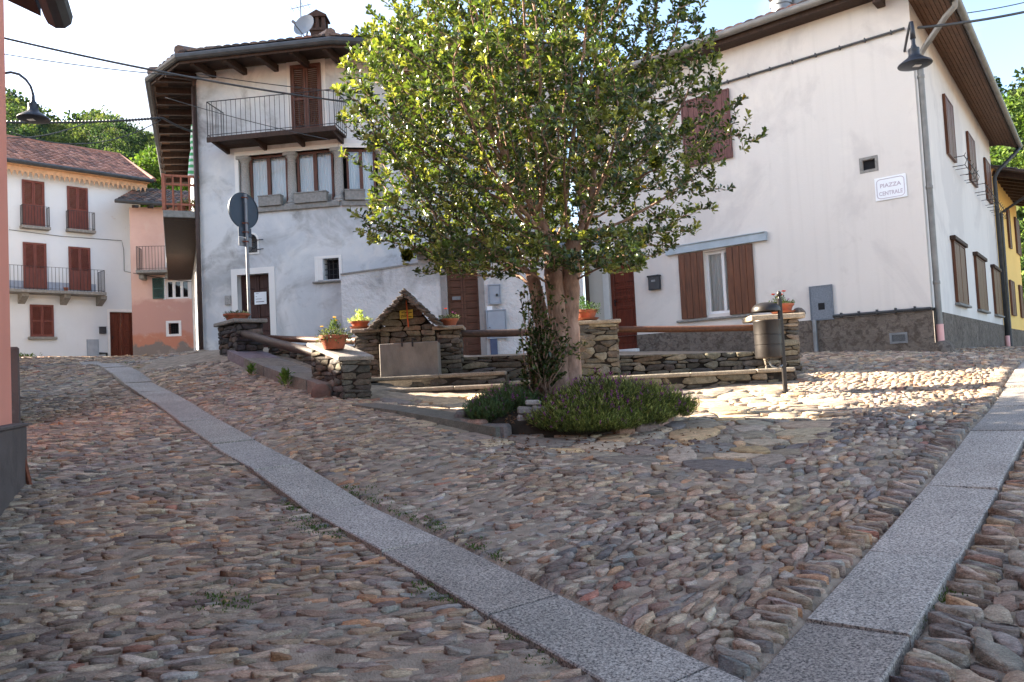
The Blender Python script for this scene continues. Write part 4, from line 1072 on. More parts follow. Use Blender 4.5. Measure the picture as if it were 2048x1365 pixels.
    for k in range(4):
        a, b, c, d = E[k], E[k + 1], I[k + 1], I[k]
        up = Vector((0, 0, .10)); q = [a + up, b + up, c + up * .6, d + up * .6]
        sf.add(q + [p + Vector((0, 0, .04)) for p in q], [(0, 1, 2, 3), (7, 6, 5, 4), (0, 4, 5, 1), (2, 6, 7, 3)])
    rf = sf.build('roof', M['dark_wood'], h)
    # warm light on the side soffit, put into lighter boards of their own
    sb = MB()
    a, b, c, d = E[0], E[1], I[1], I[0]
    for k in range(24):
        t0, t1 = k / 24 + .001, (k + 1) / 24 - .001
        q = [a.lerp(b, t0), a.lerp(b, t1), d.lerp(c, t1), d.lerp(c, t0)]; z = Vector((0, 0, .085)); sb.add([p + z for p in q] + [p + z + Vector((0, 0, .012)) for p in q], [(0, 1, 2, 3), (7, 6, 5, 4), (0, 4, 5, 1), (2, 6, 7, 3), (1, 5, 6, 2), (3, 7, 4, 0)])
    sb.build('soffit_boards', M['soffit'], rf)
    def rafter(p, q): 
        r_ = MB(); r_.bar(p + Vector((0, 0, .01)), q + Vector((0, 0, .01)), .10, .15); r_.build('rafter', M['dark_wood'], h)
    for px in (428, 490, 553, 616, 680):
        u = GH1.hit(px, 130)[0]; rafter(GH1.pt(u, 8.94, -.05), GH1.pt(u, 8.87, .97))
    for px in (745, 815, 890): u = GH2.hit(px, 120)[0]; rafter(GH2.pt(u, 8.94, -.05), GH2.pt(u, 8.87, 1.0))
    for k in range(13):
        u = .15 + k * .78; rafter(GH0.pt(u, 8.94, -.05), GH0.pt(u, 8.87, .86))
    rafter(CORN + Vector((0, 0, 8.93)), (E[1] + E[2]) / 2 + Vector((0, 0, -.02)))
    g = MB(); g.tube([E[0] + Vector((-.04, 0, .08)), E[1] + Vector((-.06, -.02, .08)), E[2] + Vector((-.02, -.06, .08)), E[3] + Vector((0, -.06, .08)), E[4] + Vector((0, -.06, .08))], .085, 10); g.build('gutter', M['gutter_dark'], h)
    fa = MB()
    for k in range(4): fa.bar(E[k] + Vector((0, 0, .05)), E[k + 1] + Vector((0, 0, .05)), .03, .2)
    fa.build('fascia', M['dark_wood'], h)
    # roof slopes to a ridge
    R0 = Vector((-6.6, 22.5, 11.0)); R1 = Vector((1.2, 22.3, 11.0)); t = MB()
    Z = Vector((0, 0, .2)); e = [p + Z for p in E]
    def slope(a, b, c, d=None):
        d_ = (b - a).normalized(); nrm = d_.cross((c - a)).normalized(); nrm = nrm if nrm.z > 0 else -nrm; up = nrm.cross(d_); up = up if up.z > 0 else -up
        # tile courses only near the eave; a plain sheet above
        tile_roof(t, a, b, up, 1.1, .2, .36, .05, TILE_GREY)
        q = [a, b, c] + ([d] if d is not None else []); q = [p - nrm * .03 for p in q]; t.add(q, [tuple(range(len(q)))], (.12, .1, .1))
    slope(e[2], e[3], R0); slope(e[3], e[4], R1, R0); slope(e[1], e[2], R0); slope(e[0], e[1], R0)
    t.add([R0, R1, Vector((1.7, 28, 9)), Vector((-11, 28, 9))], [(0, 1, 2, 3)], (.12, .1, .1))
    t.tube([e[3] + Vector((0, .0, .06)), e[3].lerp(R0, .4) + Vector((0, 0, .08))], .12, 8, col=TILE_GREY[2])
    t.tube([e[2] + Vector((0, 0, .06)), e[2].lerp(R0, .4) + Vector((0, 0, .08))], .12, 8, col=TILE_GREY[2]); t.tube([e[1] + Vector((0, 0, .06)), e[1].lerp(R0, .4) + Vector((0, 0, .08))], .12, 8, col=TILE_GREY[2])
    t.build('roof_tiles', M['roof_tile'], rf)
    # chimney
    Y = 19.0; cb = P(639, 78, Y); w_ = 36 * Y / 1550 / 2; H = 50 * Y / 1550
    c = MB(); c.obox(cb + Vector((0, 0, -.3)), (w_ * .8, 0, 0), (0, w_ * .8, 0), (0, 0, .45)); c.obox(cb + Vector((0, 0, .16)), (w_ * .95, 0, 0), (0, w_ * .95, 0), (0, 0, .03))
    for sx in (-1, 0, 1):
        for sy in (-1, 1): c.obox(cb + Vector((sx * w_ * .68, sy * w_ * .68, .33)), (.04, 0, 0), (0, .04, 0), (0, 0, .14))
    c.obox(cb + Vector((0, 0, .33)), (w_ * .3, 0, 0), (0, w_ * .3, 0), (0, 0, .14))
    top = cb + Vector((0, 0, .47)); w2 = w_ * 1.08
    c.add([top + Vector(v) for v in ((-w2, -w2, 0), (w2, -w2, 0), (w2, w2, 0), (-w2, w2, 0), (0, -w2, .17), (0, w2, .17), (-w2, -w2, .04), (w2, -w2, .04), (w2, w2, .04), (-w2, w2, .04))], [(3, 2, 1, 0), (6, 7, 4), (9, 5, 8), (7, 8, 5, 4), (9, 6, 4, 5), (0, 1, 7, 6), (1, 2, 8, 7), (2, 3, 9, 8), (3, 0, 6, 9)])
    c.build('chimney', simple('brown_brick', srgb(66, 48, 41), .85, 0, .35, 22, .5, 40), rf)
    # downpipe on the corner
    dp = MB(); p0 = GH1.pt(GL - .02, 8.7, .08); dp.tube([p0, GH1.pt(GL - .02, 2.25, .08)], .05, 10); dp.build('downpipe', M['pipe_brown'], h, smooth=True)
    # entry box
    r = GH1.rect(451, 592, 463, 610); b = MB(); GH1.box(b, *r, 0, .05, .008); b.build('bell_box', M['col_stone'], h)
    # side gallery
    zg = 5.78; o1 = .78; g = MB(); GH0.box(g, -.05, 10.3, zg - .16, zg, 0, o1, .01); gal = g.build('gallery', M['slab_stone'], h)
    sk = MB(); GH0.box(sk, 0.02, 10.2, zg - .2, zg - .165, .02, o1 - .02); sk.build('gallery_underside', M['dark_wood'], gal)  # dark sheet under the slab, the underside's shade put into its colour
    rl = MB(); zt2 = GH0.pt(0, 0).z + zg + .82
    for (zz, hh) in ((zg + .8, .05), (zg + .6, .045), (zg + .14, .045)):
        rl.bar(GH0.pt(-.03, zz, .0), GH0.pt(-.03, zz, o1 - .03), .05, hh); rl.bar(GH0.pt(-.03, zz, o1 - .03), GH0.pt(10.2, zz, o1 - .03), .05, hh)
    for k in range(5): rl.bar(GH0.pt(-.03, zg, .04 + (o1 - .09) * k / 4), GH0.pt(-.03, zg + .8, .04 + (o1 - .09) * k / 4), .04 if k else .05, .03, up=(1, 0, 0))
    for k in range(40): rl.bar(GH0.pt(.25 + k * .25, zg, o1 - .03), GH0.pt(.25 + k * .25, zg + .8, o1 - .03), .035, .03, up=(1, 0, 0))
    rl.bar(GH0.pt(-.03, zg, o1 - .03), GH0.pt(-.03, zg + .84, o1 - .03), .07, .07, up=(1, 0, 0))
    rl.build('gallery_railing', wood('gallery_wood', srgb(150, 92, 72), .7, (9, 9, 1.2), .3), gal)
    po = MB(); po.bar(GH0.pt(-.02, zg, .04), GH0.pt(-.02, 8.9, .04), .07, .07, up=(1, 0, 0)); po.build('gallery_post', M['pipe_brown'], gal)
    return zsill, b1, b2, b3
ZSILL, BAY1, BAY2, BAY3 = grey_house()

def grey_house_things():
    # stone window boxes
    for W, b, lab in ((GH1, (GH1.hit(521, 400)[0], GH1.hit(565, 400)[0]), 'grey stone window box under the first pair of curtained panes from the left'), (GH1, (GH1.hit(592, 400)[0], GH1.hit(656, 400)[0]), 'grey stone window box between the two free columns, the longest one'), (GH2, (GH2.hit(690, 400)[0], GH2.hit(730, 400)[0]), 'grey stone window box beside the tree leaves at the third bay')):
        m = MB(); h = .22; W.box(m, b[0], b[1], ZSILL + .002, ZSILL + h, -.05, .12, .006)
        for k in (1, 2): W.box(m, b[0] - .002, b[1] + .002, ZSILL + h * k / 3 - .004, ZSILL + h * k / 3 + .004, .115, .123)
        W.box(m, b[0] - .012, b[1] + .012, ZSILL + h, ZSILL + h + .025, -.06, .135, .004)
        tag(m.build('window_box', M['slab_stone']), lab, 'window box', 'stone window boxes on the columned window')
    # satellite dish and aerial
    c = P(609, 52, 17.9); t = thing('satellite_dish', P(607, 78, 17.9), 'white satellite dish on the roof of the grey house', 'satellite dish')
    ax = Vector((-.28, -.88, .32)).normalized(); m = MB(); R = .29
    m.lathe(c - ax * .05, [(.001, 0), (R * .5, .02), (R * .8, .05), (R, .09), (R * 1.01, .085), (R * .8, .04), (R * .5, .005), (.001, -.012)], 28, axis=ax, sx=.92, xdir=Vector((.88, -.28, 0)))
    m.build('dish', simple('dish_grey', srgb(128, 136, 144), .55, 0, .06, 4, .05), t, smooth=True, angle=40)
    a = MB(); lnb = P(584, 42, 17.4); a.tube([c + Vector((.0, 0, -.27)), lnb], .014, 6); a.tube([lnb, lnb + Vector((.07, .03, -.05))], .035, 8); a.build('feed_arm', M['galv'], t)
    a = MB(); a.tube([c - ax * .05, c - ax * .15, P(609, 90, 18.0)], .022, 6); a.build('mast', M['galv'], t)
    a = MB(); b = P(602, 62, 18.3); tp = P(600, -40, 18.3); a.tube([b + Vector((0, 0, -.3)), tp], .016, 6); q = P(601, 14, 18.3)
    a.tube([q + Vector((-.25, 0, -.05)), q + Vector((.25, 0, .05))], .008, 5)
    for k in range(4):
        e = q + Vector((-.2 + .13 * k, 0, -.04 + .025 * k)); a.tube([e + Vector((0, -.16, 0)), e + Vector((0, .16, 0))], .005, 4)
    tag(a.build('television_aerial', M['galv']), 'thin television aerial above the satellite dish', 'aerial')
    # notice on the door
    n = MB(); r = GH1.rect(502, 584, 527, 607); GH1.box(n, *r, -.165, -.160); o = n.build('door_notice', M['paper']); tag(o, 'white paper notice pinned to the dark door of the grey house', 'notice')
    x = MB()
    for k, (a, b) in enumerate(((.1, .35), (.1, .2), (.1, .6), (.12, .8))):
        z = r[3] - (r[3] - r[2]) * (.12 + .22 * k); GH1.box(x, r[0] + (r[1] - r[0]) * a, r[0] + (r[1] - r[0]) * b, z - .004 - (.006 if k == 3 else 0), z + .004, -.1595, -.158)
    x.build('lettering', M['iron'], o)
    # washing on the gallery
    def cloth_mat():
        t = NT('striped_cloth'); co = t.coord(); wv = t.n('ShaderNodeTexWave'); wv.bands_direction = 'Z'; wv.inputs['Scale'].default_value = 2.2; wv.inputs['Distortion'].default_value = 1.5; t.l(co, wv.inputs[0])
        col = t.ramp(wv.outputs['Fac'], [(.35, srgb(228, 232, 226)), (.6, srgb(96, 176, 120))]); return t.done(t.pbsdf(col, .9, 0, .1).outputs[0])
    m = MB(); tp = P(388, 250, 18.0); bt = P(385, 352, 18.0); n = 14; rows = 12; vs = []
    for j in range(rows + 1):
        t = j / rows; wd = .10 * (.7 + .4 * t) * (1 - .35 * math.exp(-((t - .48) / .06) ** 2))
        for i in range(n):
            a = 2 * math.pi * i / n; rr = 1 + .25 * math.sin(3 * a + 2 * t)
            p = tp.lerp(bt, t); vs.append(p + Vector((math.cos(a) * wd * rr, math.sin(a) * wd * .5 * rr, 0)))
    fs = [(j * n + i, j * n + (i + 1) % n, (j + 1) * n + (i + 1) % n, (j + 1) * n + i) for j in range(rows) for i in range(n)] + [tuple(range(n))]
    m.add(vs, fs); tag(m.build('hanging_cloth', cloth_mat(), smooth=True), 'green and white striped cloth hanging from the gallery of the grey house', 'washing')
grey_house_things()

# ------------------------------------------------------------------ rough-cast annex with the stone-roofed doorway
AX = Wall((0, 16.95), (1, 0))
def annex():
    h = thing('annex', (-.5, 16.95, 2.1), 'rough white plastered annex with a stone roofed doorway behind the fountain', 'house')
    uL = AX.hit(683, 600)[0]; uR = AX.hit(1168, 600)[0]; zl = AX.hit(683, 551)[1]; um, zm = AX.hit(836, 529); zt = AX.hit(900, 511)[1]
    dr = AX.rect(891, 531, 963, 713); dr = (dr[0], dr[1], 1.9, dr[3])
    m = MB(); wall_panel(AX, m, um, uR, 1.2, zt, [dr], .35)
    m.add([AX.pt(uL, 1.2), AX.pt(um, 1.2), AX.pt(um, zm), AX.pt(uL, zl)], [(0, 1, 2, 3)])
    m.add([AX.pt(um, zm), AX.pt(um, zt), AX.pt(um, zt, -2), AX.pt(um, zm, -2)], [(0, 1, 2, 3)]); m.add([AX.pt(uR, 1.2), AX.pt(uR, zt), AX.pt(uR, zt, -3), AX.pt(uR, 1.2, -3)], [(0, 1, 2, 3)])
    m.build('wall', M['rough_white'], h)
    c = MB(); c.prism([AX.pt(uL, zl, .03), AX.pt(um, zm, .03), AX.pt(um, zm + .035, .03), AX.pt(uL, zl + .035, .03)], Vector((0, 1.2, 0))); c.build('coping', M['slab_stone'], h)
    d = panel_door(AX, dr, wood('annex_door_wood', srgb(92, 62, 48), .7, (1.2, 9, 9), .3), h, o=-.22, cols=2, boards=14); bk = MB(); AX.box(bk, *dr, -.34, -.246); bk.build('door_back', M['dark_wood'], d)
    f = MB(); frame_rect(AX, f, dr[0] - .13, dr[1] + .13, dr[2], dr[3] + .14, .13, -.02, .02, 'LRT'); f.build('door_frame', M['rough_grey'], d)
    s = MB(); r = AX.rect(903, 592, 920, 598); AX.box(s, *r, -.21, -.185); s.build('letter_slot', M['galv'], d)
    # slab roof: overlapping stone slabs
    t = MB(); u0 = AX.hit(832, 505, .25)[0]
    for row in range(5):
        u = u0 - .05
        while u < uR + .1:
            w = random.uniform(.3, .6); k = random.uniform(.7, 1.2); o = .3 - row * .3; z = zt + .02 + row * .09
            cc = AX.pt(u + w / 2, z + .02 + random.uniform(0, .015), o - .2); t.obox(cc, Vector((w / 2 - .006, 0, random.uniform(-.01, .01))), Vector((0, -.22, -.03)), Vector((0, -.003, .022)), tuple(x * k for x in srgb(118, 122, 128)), .008); u += w
    AX.box(t, u0, uR, zt - .06, zt + .02, -1.3, .12, col=srgb(120, 120, 122)); t.build('slab_roof', M['slate'], h)
    for q, mt, nm, dp in (((977, 572, 1001, 607), 'grey_box', 'meter_cabinet', .05), ((974, 623, 1013, 675), 'grey_box', 'meter_cabinet', .06)):
        r = AX.rect(*q); b = MB(); AX.box(b, *r, 0, dp, .012); frame_rect(AX, b, r[0] - .02, r[1] + .02, r[2] - .02, r[3] + .02, .02, 0, dp + .012); o = b.build(nm, M[mt], h)
        k = MB(); u = r[0] + (r[1] - r[0]) * (.72 if dp < .055 else .12); z = r[2] + (r[3] - r[2]) * (.45 if dp < .055 else .38)
        k.tube([AX.pt(u, z, dp), AX.pt(u, z, dp + .03)], .03 if dp < .055 else .012, 10); k.build('lock', M['lamp_black'], o)
    r = AX.rect(974, 613, 985, 622); b = MB(); AX.box(b, *r, 0, .012, .002); b.build('number_tile', M['paper'], h)
    r = AX.rect(980, 676, 996, 713); b = MB(); AX.box(b, *r, 0, .06, .01); b.build('cable_duct', simple('blue_grey_duct', srgb(70, 82, 108), .6, 0, .2, 8, .1), h)
annex()
# ------------------------------------------------------------------ cream house on the right
M['cream'] = wall_paint('cream_plaster', srgb(213, 208, 202), [(srgb(194, 189, 185), .35, .50, .56, .55), (srgb(226, 220, 210), .8, .58, .70, .5), (srgb(180, 173, 166), 1.9, .62, .76, .45)], .35, 45, .006, .03, .5, streak=.13)
M['roughcast_grey'] = wall_paint('grey_roughcast', srgb(114, 105, 97), [(srgb(78, 70, 63), 1.5, .5, .7, .5), (srgb(152, 142, 132), 3, .6, .75, .4), (srgb(66, 58, 52), 10, .48, .60, .65)], 1.0, 13, .05, .22, 2.5)
M['gutter_grey'] = simple('grey_gutter', srgb(126, 124, 120), .55, .3, .25, 5, .1, 40)
CC = P(1870, 705, 13.62)
RF = Wall((CC.x, CC.y), (.762, -.648), n=(-.648, -.762))     # u negative to the left
RS = Wall((CC.x, CC.y), (.608, .794), n=(.794, -.608))
CREAM = thing('cream_house', (CC.x, CC.y, 1.6), 'large cream house with rough grey plinth on the right of the square', 'house')
def cream_house():
    h = CREAM; zt = 8.25; zp = RF.hit(1740, 631)[1]; uL = RF.hit(1176, 600)[0]
    dr = RF.rect(1214, 509, 1276, 697); lw = RF.rect(1406, 505, 1462, 625); vg = RF.rect(1724, 322, 1751, 337); lg = RF.rect(1782, 669, 1814, 684)
    dr = (dr[0], dr[1], dr[2], dr[3])
    m = MB(); wall_panel(RF, m, uL, 0, zp, zt, [(dr[0], dr[1], zp, dr[3]), lw, vg], .2); wall_panel(RS, m, 0, 11.9, zp, zt); 
    m.add([RS.pt(11.9, 1), RS.pt(11.9, zt), RS.pt(11.9, zt, -6), RS.pt(11.9, 1, -6)], [(0, 1, 2, 3)]); m.add([RF.pt(uL, 1), RF.pt(uL, zt), RF.pt(uL, zt, -4), RF.pt(uL, 1, -4)], [(0, 1, 2, 3)])
    m.build('wall', M['cream'], h)
    p = MB(); wall_panel(RF, p, dr[1], .02, 1.0, zp, [lg], .12, off=.022); wall_panel(RF, p, uL, dr[0], 1.0, zp, [], .12, off=.004); wall_panel(RS, p, -.02, 11.92, 1.0, zp, [], off=.022)
    p.add([RF.pt(dr[1], zp, .022), RF.pt(.02, zp, .022), RF.pt(.02, zp, -.03), RF.pt(dr[1], zp, -.03)], [(0, 1, 2, 3)]); p.add([RS.pt(-.02, zp, .022), RS.pt(11.9, zp, .022), RS.pt(11.9, zp, -.03), RS.pt(-.02, zp, -.03)], [(0, 1, 2, 3)])
    p.add([RF.pt(dr[1], 1.0, .022), RF.pt(dr[1], zp, .022), RF.pt(dr[1], zp, -.2), RF.pt(dr[1], 1.0, -.2)], [(0, 1, 2, 3)]); p.build('plinth', M['roughcast_grey'], h)
    # door
    d = panel_door(RF, dr, M['door_red'], h, o=-.10, cols=1, rows=(.42, .1, .1, .38), handle=True)
    f = MB(); frame_rect(RF, f, dr[0] - .16, dr[0], dr[2], dr[3], .16, -.11, .006, 'L'); RF.box(f, dr[0] - .05, dr[1] + .05, dr[2] - .12, dr[2] - .005, -.2, .16, .01); f.build('door_frame', M['white_frame'], d)
    # lower window with plank shutters folded open
    w = casement(RF, lw, h, M['white_frame'], -.1, 1, .06)
    x = MB(); u = lw[0] + (lw[1] - lw[0]) * .72; RF.box(x, u - .03, u + .03, lw[2] + .06, lw[3] - .06, -.13, -.09); x.build('mullion', M['white_frame'], w)
    a = RF.rect(1358, 517, 1408, 632); b = RF.rect(1459, 492, 1514, 624)
    for k, (u0, u1) in enumerate(((a[0], lw[0] + .01), (lw[1] - .01, b[1]))):
        s = MB(); plank_leaf(RF, s, u0, u1, lw[2] - .06, lw[3] + .02, .012, 4, .04)
        for z in (.15, .5, .85):
            for i in range(4):
                uu = u0 + (u1 - u0) * (i + .5) / 4; zz = lw[2] + (lw[3] - lw[2]) * z; s.tube([RF.pt(uu, zz, .05), RF.pt(uu, zz, .058)], .012, 6)
        s.build('shutter', M['plank'], w)
    s = MB(); RF.box(s, a[0] - .12, b[1] - .1, lw[2] - .12, lw[2] - .075, -.05, .07, .006); s.build('sill', M['slab_stone'], w)
    l0 = RF.hit(1335, 510); l1 = RF.hit(1535, 480); l = MB(); zl = (l0[1] + l1[1]) / 2; RF.box(l, l0[0], l1[0], lw[3] + .04, lw[3] + .2, .0, .09); RF.box(l, l0[0], l1[0], lw[3] + .2, lw[3] + .215, 0, .12); l.build('lintel', M['steel_blue'], w)
    # closed upper shutters
    up = RF.rect(1366, 208, 1464, 314); shutters('window', RF, (up[0], up[1], up[2], up[3]), M['purple_wood'], h, 'plank', .012, 2, n=4)
    # vents
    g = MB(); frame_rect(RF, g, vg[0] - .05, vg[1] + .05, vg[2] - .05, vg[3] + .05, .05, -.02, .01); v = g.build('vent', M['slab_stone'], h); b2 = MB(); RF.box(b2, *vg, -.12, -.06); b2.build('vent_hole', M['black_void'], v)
    g = MB(); frame_rect(RF, g, lg[0] - .02, lg[1] + .02, lg[2] - .02, lg[3] + .02, .035, .0, .036)
    for k in range(1, 9): z = lg[2] + (lg[3] - lg[2]) * k / 9; RF.box(g, lg[0], lg[1], z - .004, z + .004, -.01, .024)
    v = g.build('vent', M['galv'], h); b2 = MB(); RF.box(b2, *lg, -.08, -.05); b2.build('vent_hole', M['black_void'], v)
    # meter cabinet with its pipe, conduit
    r = RF.rect(1621, 576, 1667, 637); c = MB(); RF.box(c, *r, 0, .035, .006); frame_rect(RF, c, r[0] - .02, r[1] + .02, r[2] - .02, r[3] + .02, .02, 0, .045); mc = c.build('meter_cabinet', M['zinc_dark'], h)
    q = MB(); uu = r[0] + (r[1] - r[0]) * .5; zz = r[2] + (r[3] - r[2]) * .4; RF.box(q, uu - .06, uu + .06, zz - .07, zz + .06, .035, .039); q.build('glass_port', M['black_void'], mc)
    q = MB(); u = RF.hit(1632, 660)[0]; RF.box(q, u - .035, u + .035, 1.5, r[2], .024, .10, .012); q.build('cable_duct', M['galv'], h)
    q = MB(); RF.tube(q, [(r[1] + .01, zp + .04, .05), (-.02, zp + .03, .05)], .028, 8)
    for k in range(5): uu = r[1] + (-.1 - r[1]) * (k + .5) / 5; RF.box(q, uu - .012, uu + .012, zp, zp + .09, .0, .085)
    q.tube([RF.pt(-.02, zp + .03, .05), RS.pt(.3, zp + .02, .05)], .028, 8); q.build('conduit', M['gutter_dark'], h)
    # bundle of cables under the eave
    a = RF.hit(1240, 240); b = RF.hit(1400, 183); c2 = RF.hit(1810, 57); q = MB(); zc = (b[1] + c2[1]) / 2; RF.tube(q, [(uL, zc, .04), (c2[0], zc, .04)], .022, 6)
    n = 16
    for k in range(n): uu = uL + (c2[0] - uL) * (k + .5) / n; RF.box(q, uu - .01, uu + .01, zc - .035, zc + .035, 0, .07)
    q.build('cable_run', M['gutter_dark'], h)
    # side windows: closed plank shutters
    for i, q in enumerate(((1884, 192, 1908, 325), (1931, 266, 1951, 375), (1966, 318, 1981, 408))):
        r = RS.rect(*q); shutters('window', RS, r, M['plank'], h, 'plank', .012, 2, n=3)
    top = None
    zl0 = RS.hit(1901, 484)[1]; zl1 = RS.hit(1916, 604)[1]; z0 = RS.hit(1884, 192)
    for i, q in enumerate(((1902, 484, 1932, 606), (1947, 514, 1972, 622), (1982, 538, 2001, 629))):
        r = RS.rect(*q); f = shutters('window', RS, (r[0], r[1], zl1, zl0), M['plank'], h, 'plank', .012, 2, n=3)
        hd = MB(); RS.box(hd, r[0] - .15, r[1] + .12, zl0 + .03, zl0 + .12, 0, .11, .01); hd.build('head_board', M['dark_wood'], f); s = MB(); RS.box(s, r[0] - .1, r[1] + .1, zl1 - .09, zl1 - .04, 0, .1, .01); s.build('sill', M['slab_stone'], f)
    # eaves: soffit boards on the side, tiles and gutters
    ze = RS.hit(1985, 283)[1] - .02; oS = 1.05
    oS = .64; zs = zt - .12; zw, zo = 7.98, 7.72
    so = MB(); nb = 8
    for k in range(nb):
        f0, f1 = k / nb + .006, (k + 1) / nb - .006; q = [RS.pt(u_, zw + (zo - zw) * f, oS * f) for u_, f in ((-.5, f0), (12.3, f0), (12.3, f1), (-.5, f1))]; so.add(q + [p_ + Vector((0, 0, .03)) for p_ in q], [(0, 1, 2, 3), (7, 6, 5, 4), (0, 4, 5, 1), (1, 5, 6, 2), (2, 6, 7, 3), (3, 7, 4, 0)])
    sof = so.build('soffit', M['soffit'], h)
    fa = MB(); RS.box(fa, -.5, 12.4, zo - .03, zo + .14, oS, oS + .03); RF.box(fa, uL - .3, 1.0, zs + .05, zs + .18, .34, .37); RF.box(fa, uL - .3, .9, zs + .06, zs + .08, -.02, .34); fa.build('fascia', M['dark_wood'], h)
    g = MB(); g.tube([RS.pt(-.42, zo + .06, oS + .09), RS.pt(12.45, zo + .06, oS + .09)], .072, 12); g.tube([RF.pt(uL - .3, zs + .2, .46), RF.pt(1.1, zs + .2, .46)], .075, 12); g.build('gutter', M['gutter_grey'], h, smooth=True, angle=50)
    # hipped tiled roof
    e_c = RF.pt(0, zs + .26, .42) + RS.n * oS
    e_l = RF.pt(uL - .3, zs + .26, .42); e_b = RS.pt(12.4, zo + .16, oS + .02); e_s = RS.pt(-.5, zo + .16, oS + .02); e_c = RF.pt(.75, zs + .26, .42); rid = RF.pt(-3.8, 0, -6.5) ; ap = Vector((rid.x, rid.y, 10.9))
    t = MB()
    def sl(a, b, lw_):
        d_ = (b - a).normalized(); nrm = d_.cross(ap - a).normalized(); nrm = nrm if nrm.z > 0 else -nrm; u_ = nrm.cross(d_); u_ = u_ if u_.z > 0 else -u_
        tile_roof(t, a, b, u_, lw_, .21, .36, .05, TILE_GREY + TILE_RED); t.add([a - nrm * .03, b - nrm * .03, ap - nrm * .03], [(0, 1, 2)], (.15, .1, .08))
    sl(e_l, e_c, .8); sl(e_s, e_b, .8)
    far_ = RF.pt(uL - .3, zs + .26, -12); t.add([e_b, far_, ap], [(0, 1, 2)], (.15, .1, .08)); t.add([far_, e_l, ap], [(0, 1, 2)], (.15, .1, .08))
    t.build('roof', M['roof_tile'], h)
    b3 = MB(); b3.bar(RF.pt(-.45, zs - .04, -.05), RF.pt(-.45, zs - .04, .32), .14, .14); b3.build('beam_end', M['dark_wood'], h)
    # downpipes
    d = MB(); pts = [RS.pt(-.12, zo + .02, oS + .09), RS.pt(-.12, zo - .12, oS + .08), RS.pt(-.08, zo - .24, oS * .88), RS.pt(.04, zo - .62, .2), RS.pt(.1, zo - .74, .10), RS.pt(.1, zo - 1.0, .09), RS.pt(.1, 2.0, .09)]
    d.tube(pts, .052, 12)
    for z in (6.6, 4.6, 2.9): d.lathe(RS.pt(.1, z, .09), [(.058, -.03), (.062, -.02), (.062, .02), (.058, .03)], 12)
    dp = d.build('downpipe', M['gutter_grey'], h, smooth=True, angle=50)
    c = MB(); c.tube([RS.pt(.1, 2.16, .09), RS.pt(.1, 1.6, .09)], .062, 12); c.build('pink_pipe_foot', simple('pink_pipe', srgb(226, 172, 166), .6, 0, .1, 6, .1), dp, smooth=True, angle=50)
    c = MB(); RF.tube(c, [(-.06, zs - .1 - 1.2, .06), (.02, zs - 1.3, .10)], .015, 5); c.build('pipe_clip', M['iron'], dp)
    d = MB(); d.tube([RS.pt(12.3, zo, oS + .09), RS.pt(12.2, zo - .15, oS), RS.pt(11.75, zo - .7, .2), RS.pt(11.7, zo - .9, .09), RS.pt(11.7, 2.0, .09)], .055, 10); dp = d.build('downpipe', M['gutter_dark'], h, smooth=True)
    c = MB(); c.tube([RS.pt(11.7, 2.1, .09), RS.pt(11.7, 1.6, .09)], .062, 10); c.build('pink_pipe_foot', bpy.data.materials['pink_pipe'], dp, smooth=True)
    c = MB(); c.tube([RF.pt(uL + .05, 7.9, .08), RF.pt(uL + .05, 1.9, .08)], .05, 10); c.build('downpipe', M['pipe_brown'], h, smooth=True)
    # stone at the foot of the corner pipe
    s = MB(); s.lathe(RS.pt(.12, float(gz(*RS.pt(.12, 0, .1)[:2])) - .05, .12), [(.24, 0), (.22, .15), (.16, .24), (.001, .27)], 10, sx=1, sy=.7); tag(s.build('kerb_stone', M['roughcast_grey'], smooth=True), 'rough boulder at the foot of the corner downpipe', 'stone')
    # metal flues on the roof
    for px, lab, w_ in ((1563, 'wider grey metal flue on the cream house roof', 20), (1597, 'narrower grey metal flue on the cream house roof', 16)):
        Yf = 17.5; c = P(px, 16, Yf); r = w_ * Yf / 1550; m = MB(); m.lathe(c + Vector((0, 0, -.5)), [(r, 0), (r, .52), (r * 1.1, .53), (r * 1.1, .62), (r * .7, .64), (r * .7, .72), (r * 1.25, .75), (r * 1.0, .9), (.01, .95)], 16)
        tag(m.build('roof_flue', M['galv'], smooth=True, angle=40), lab, 'flue', 'metal flues on the cream house roof')
cream_house()
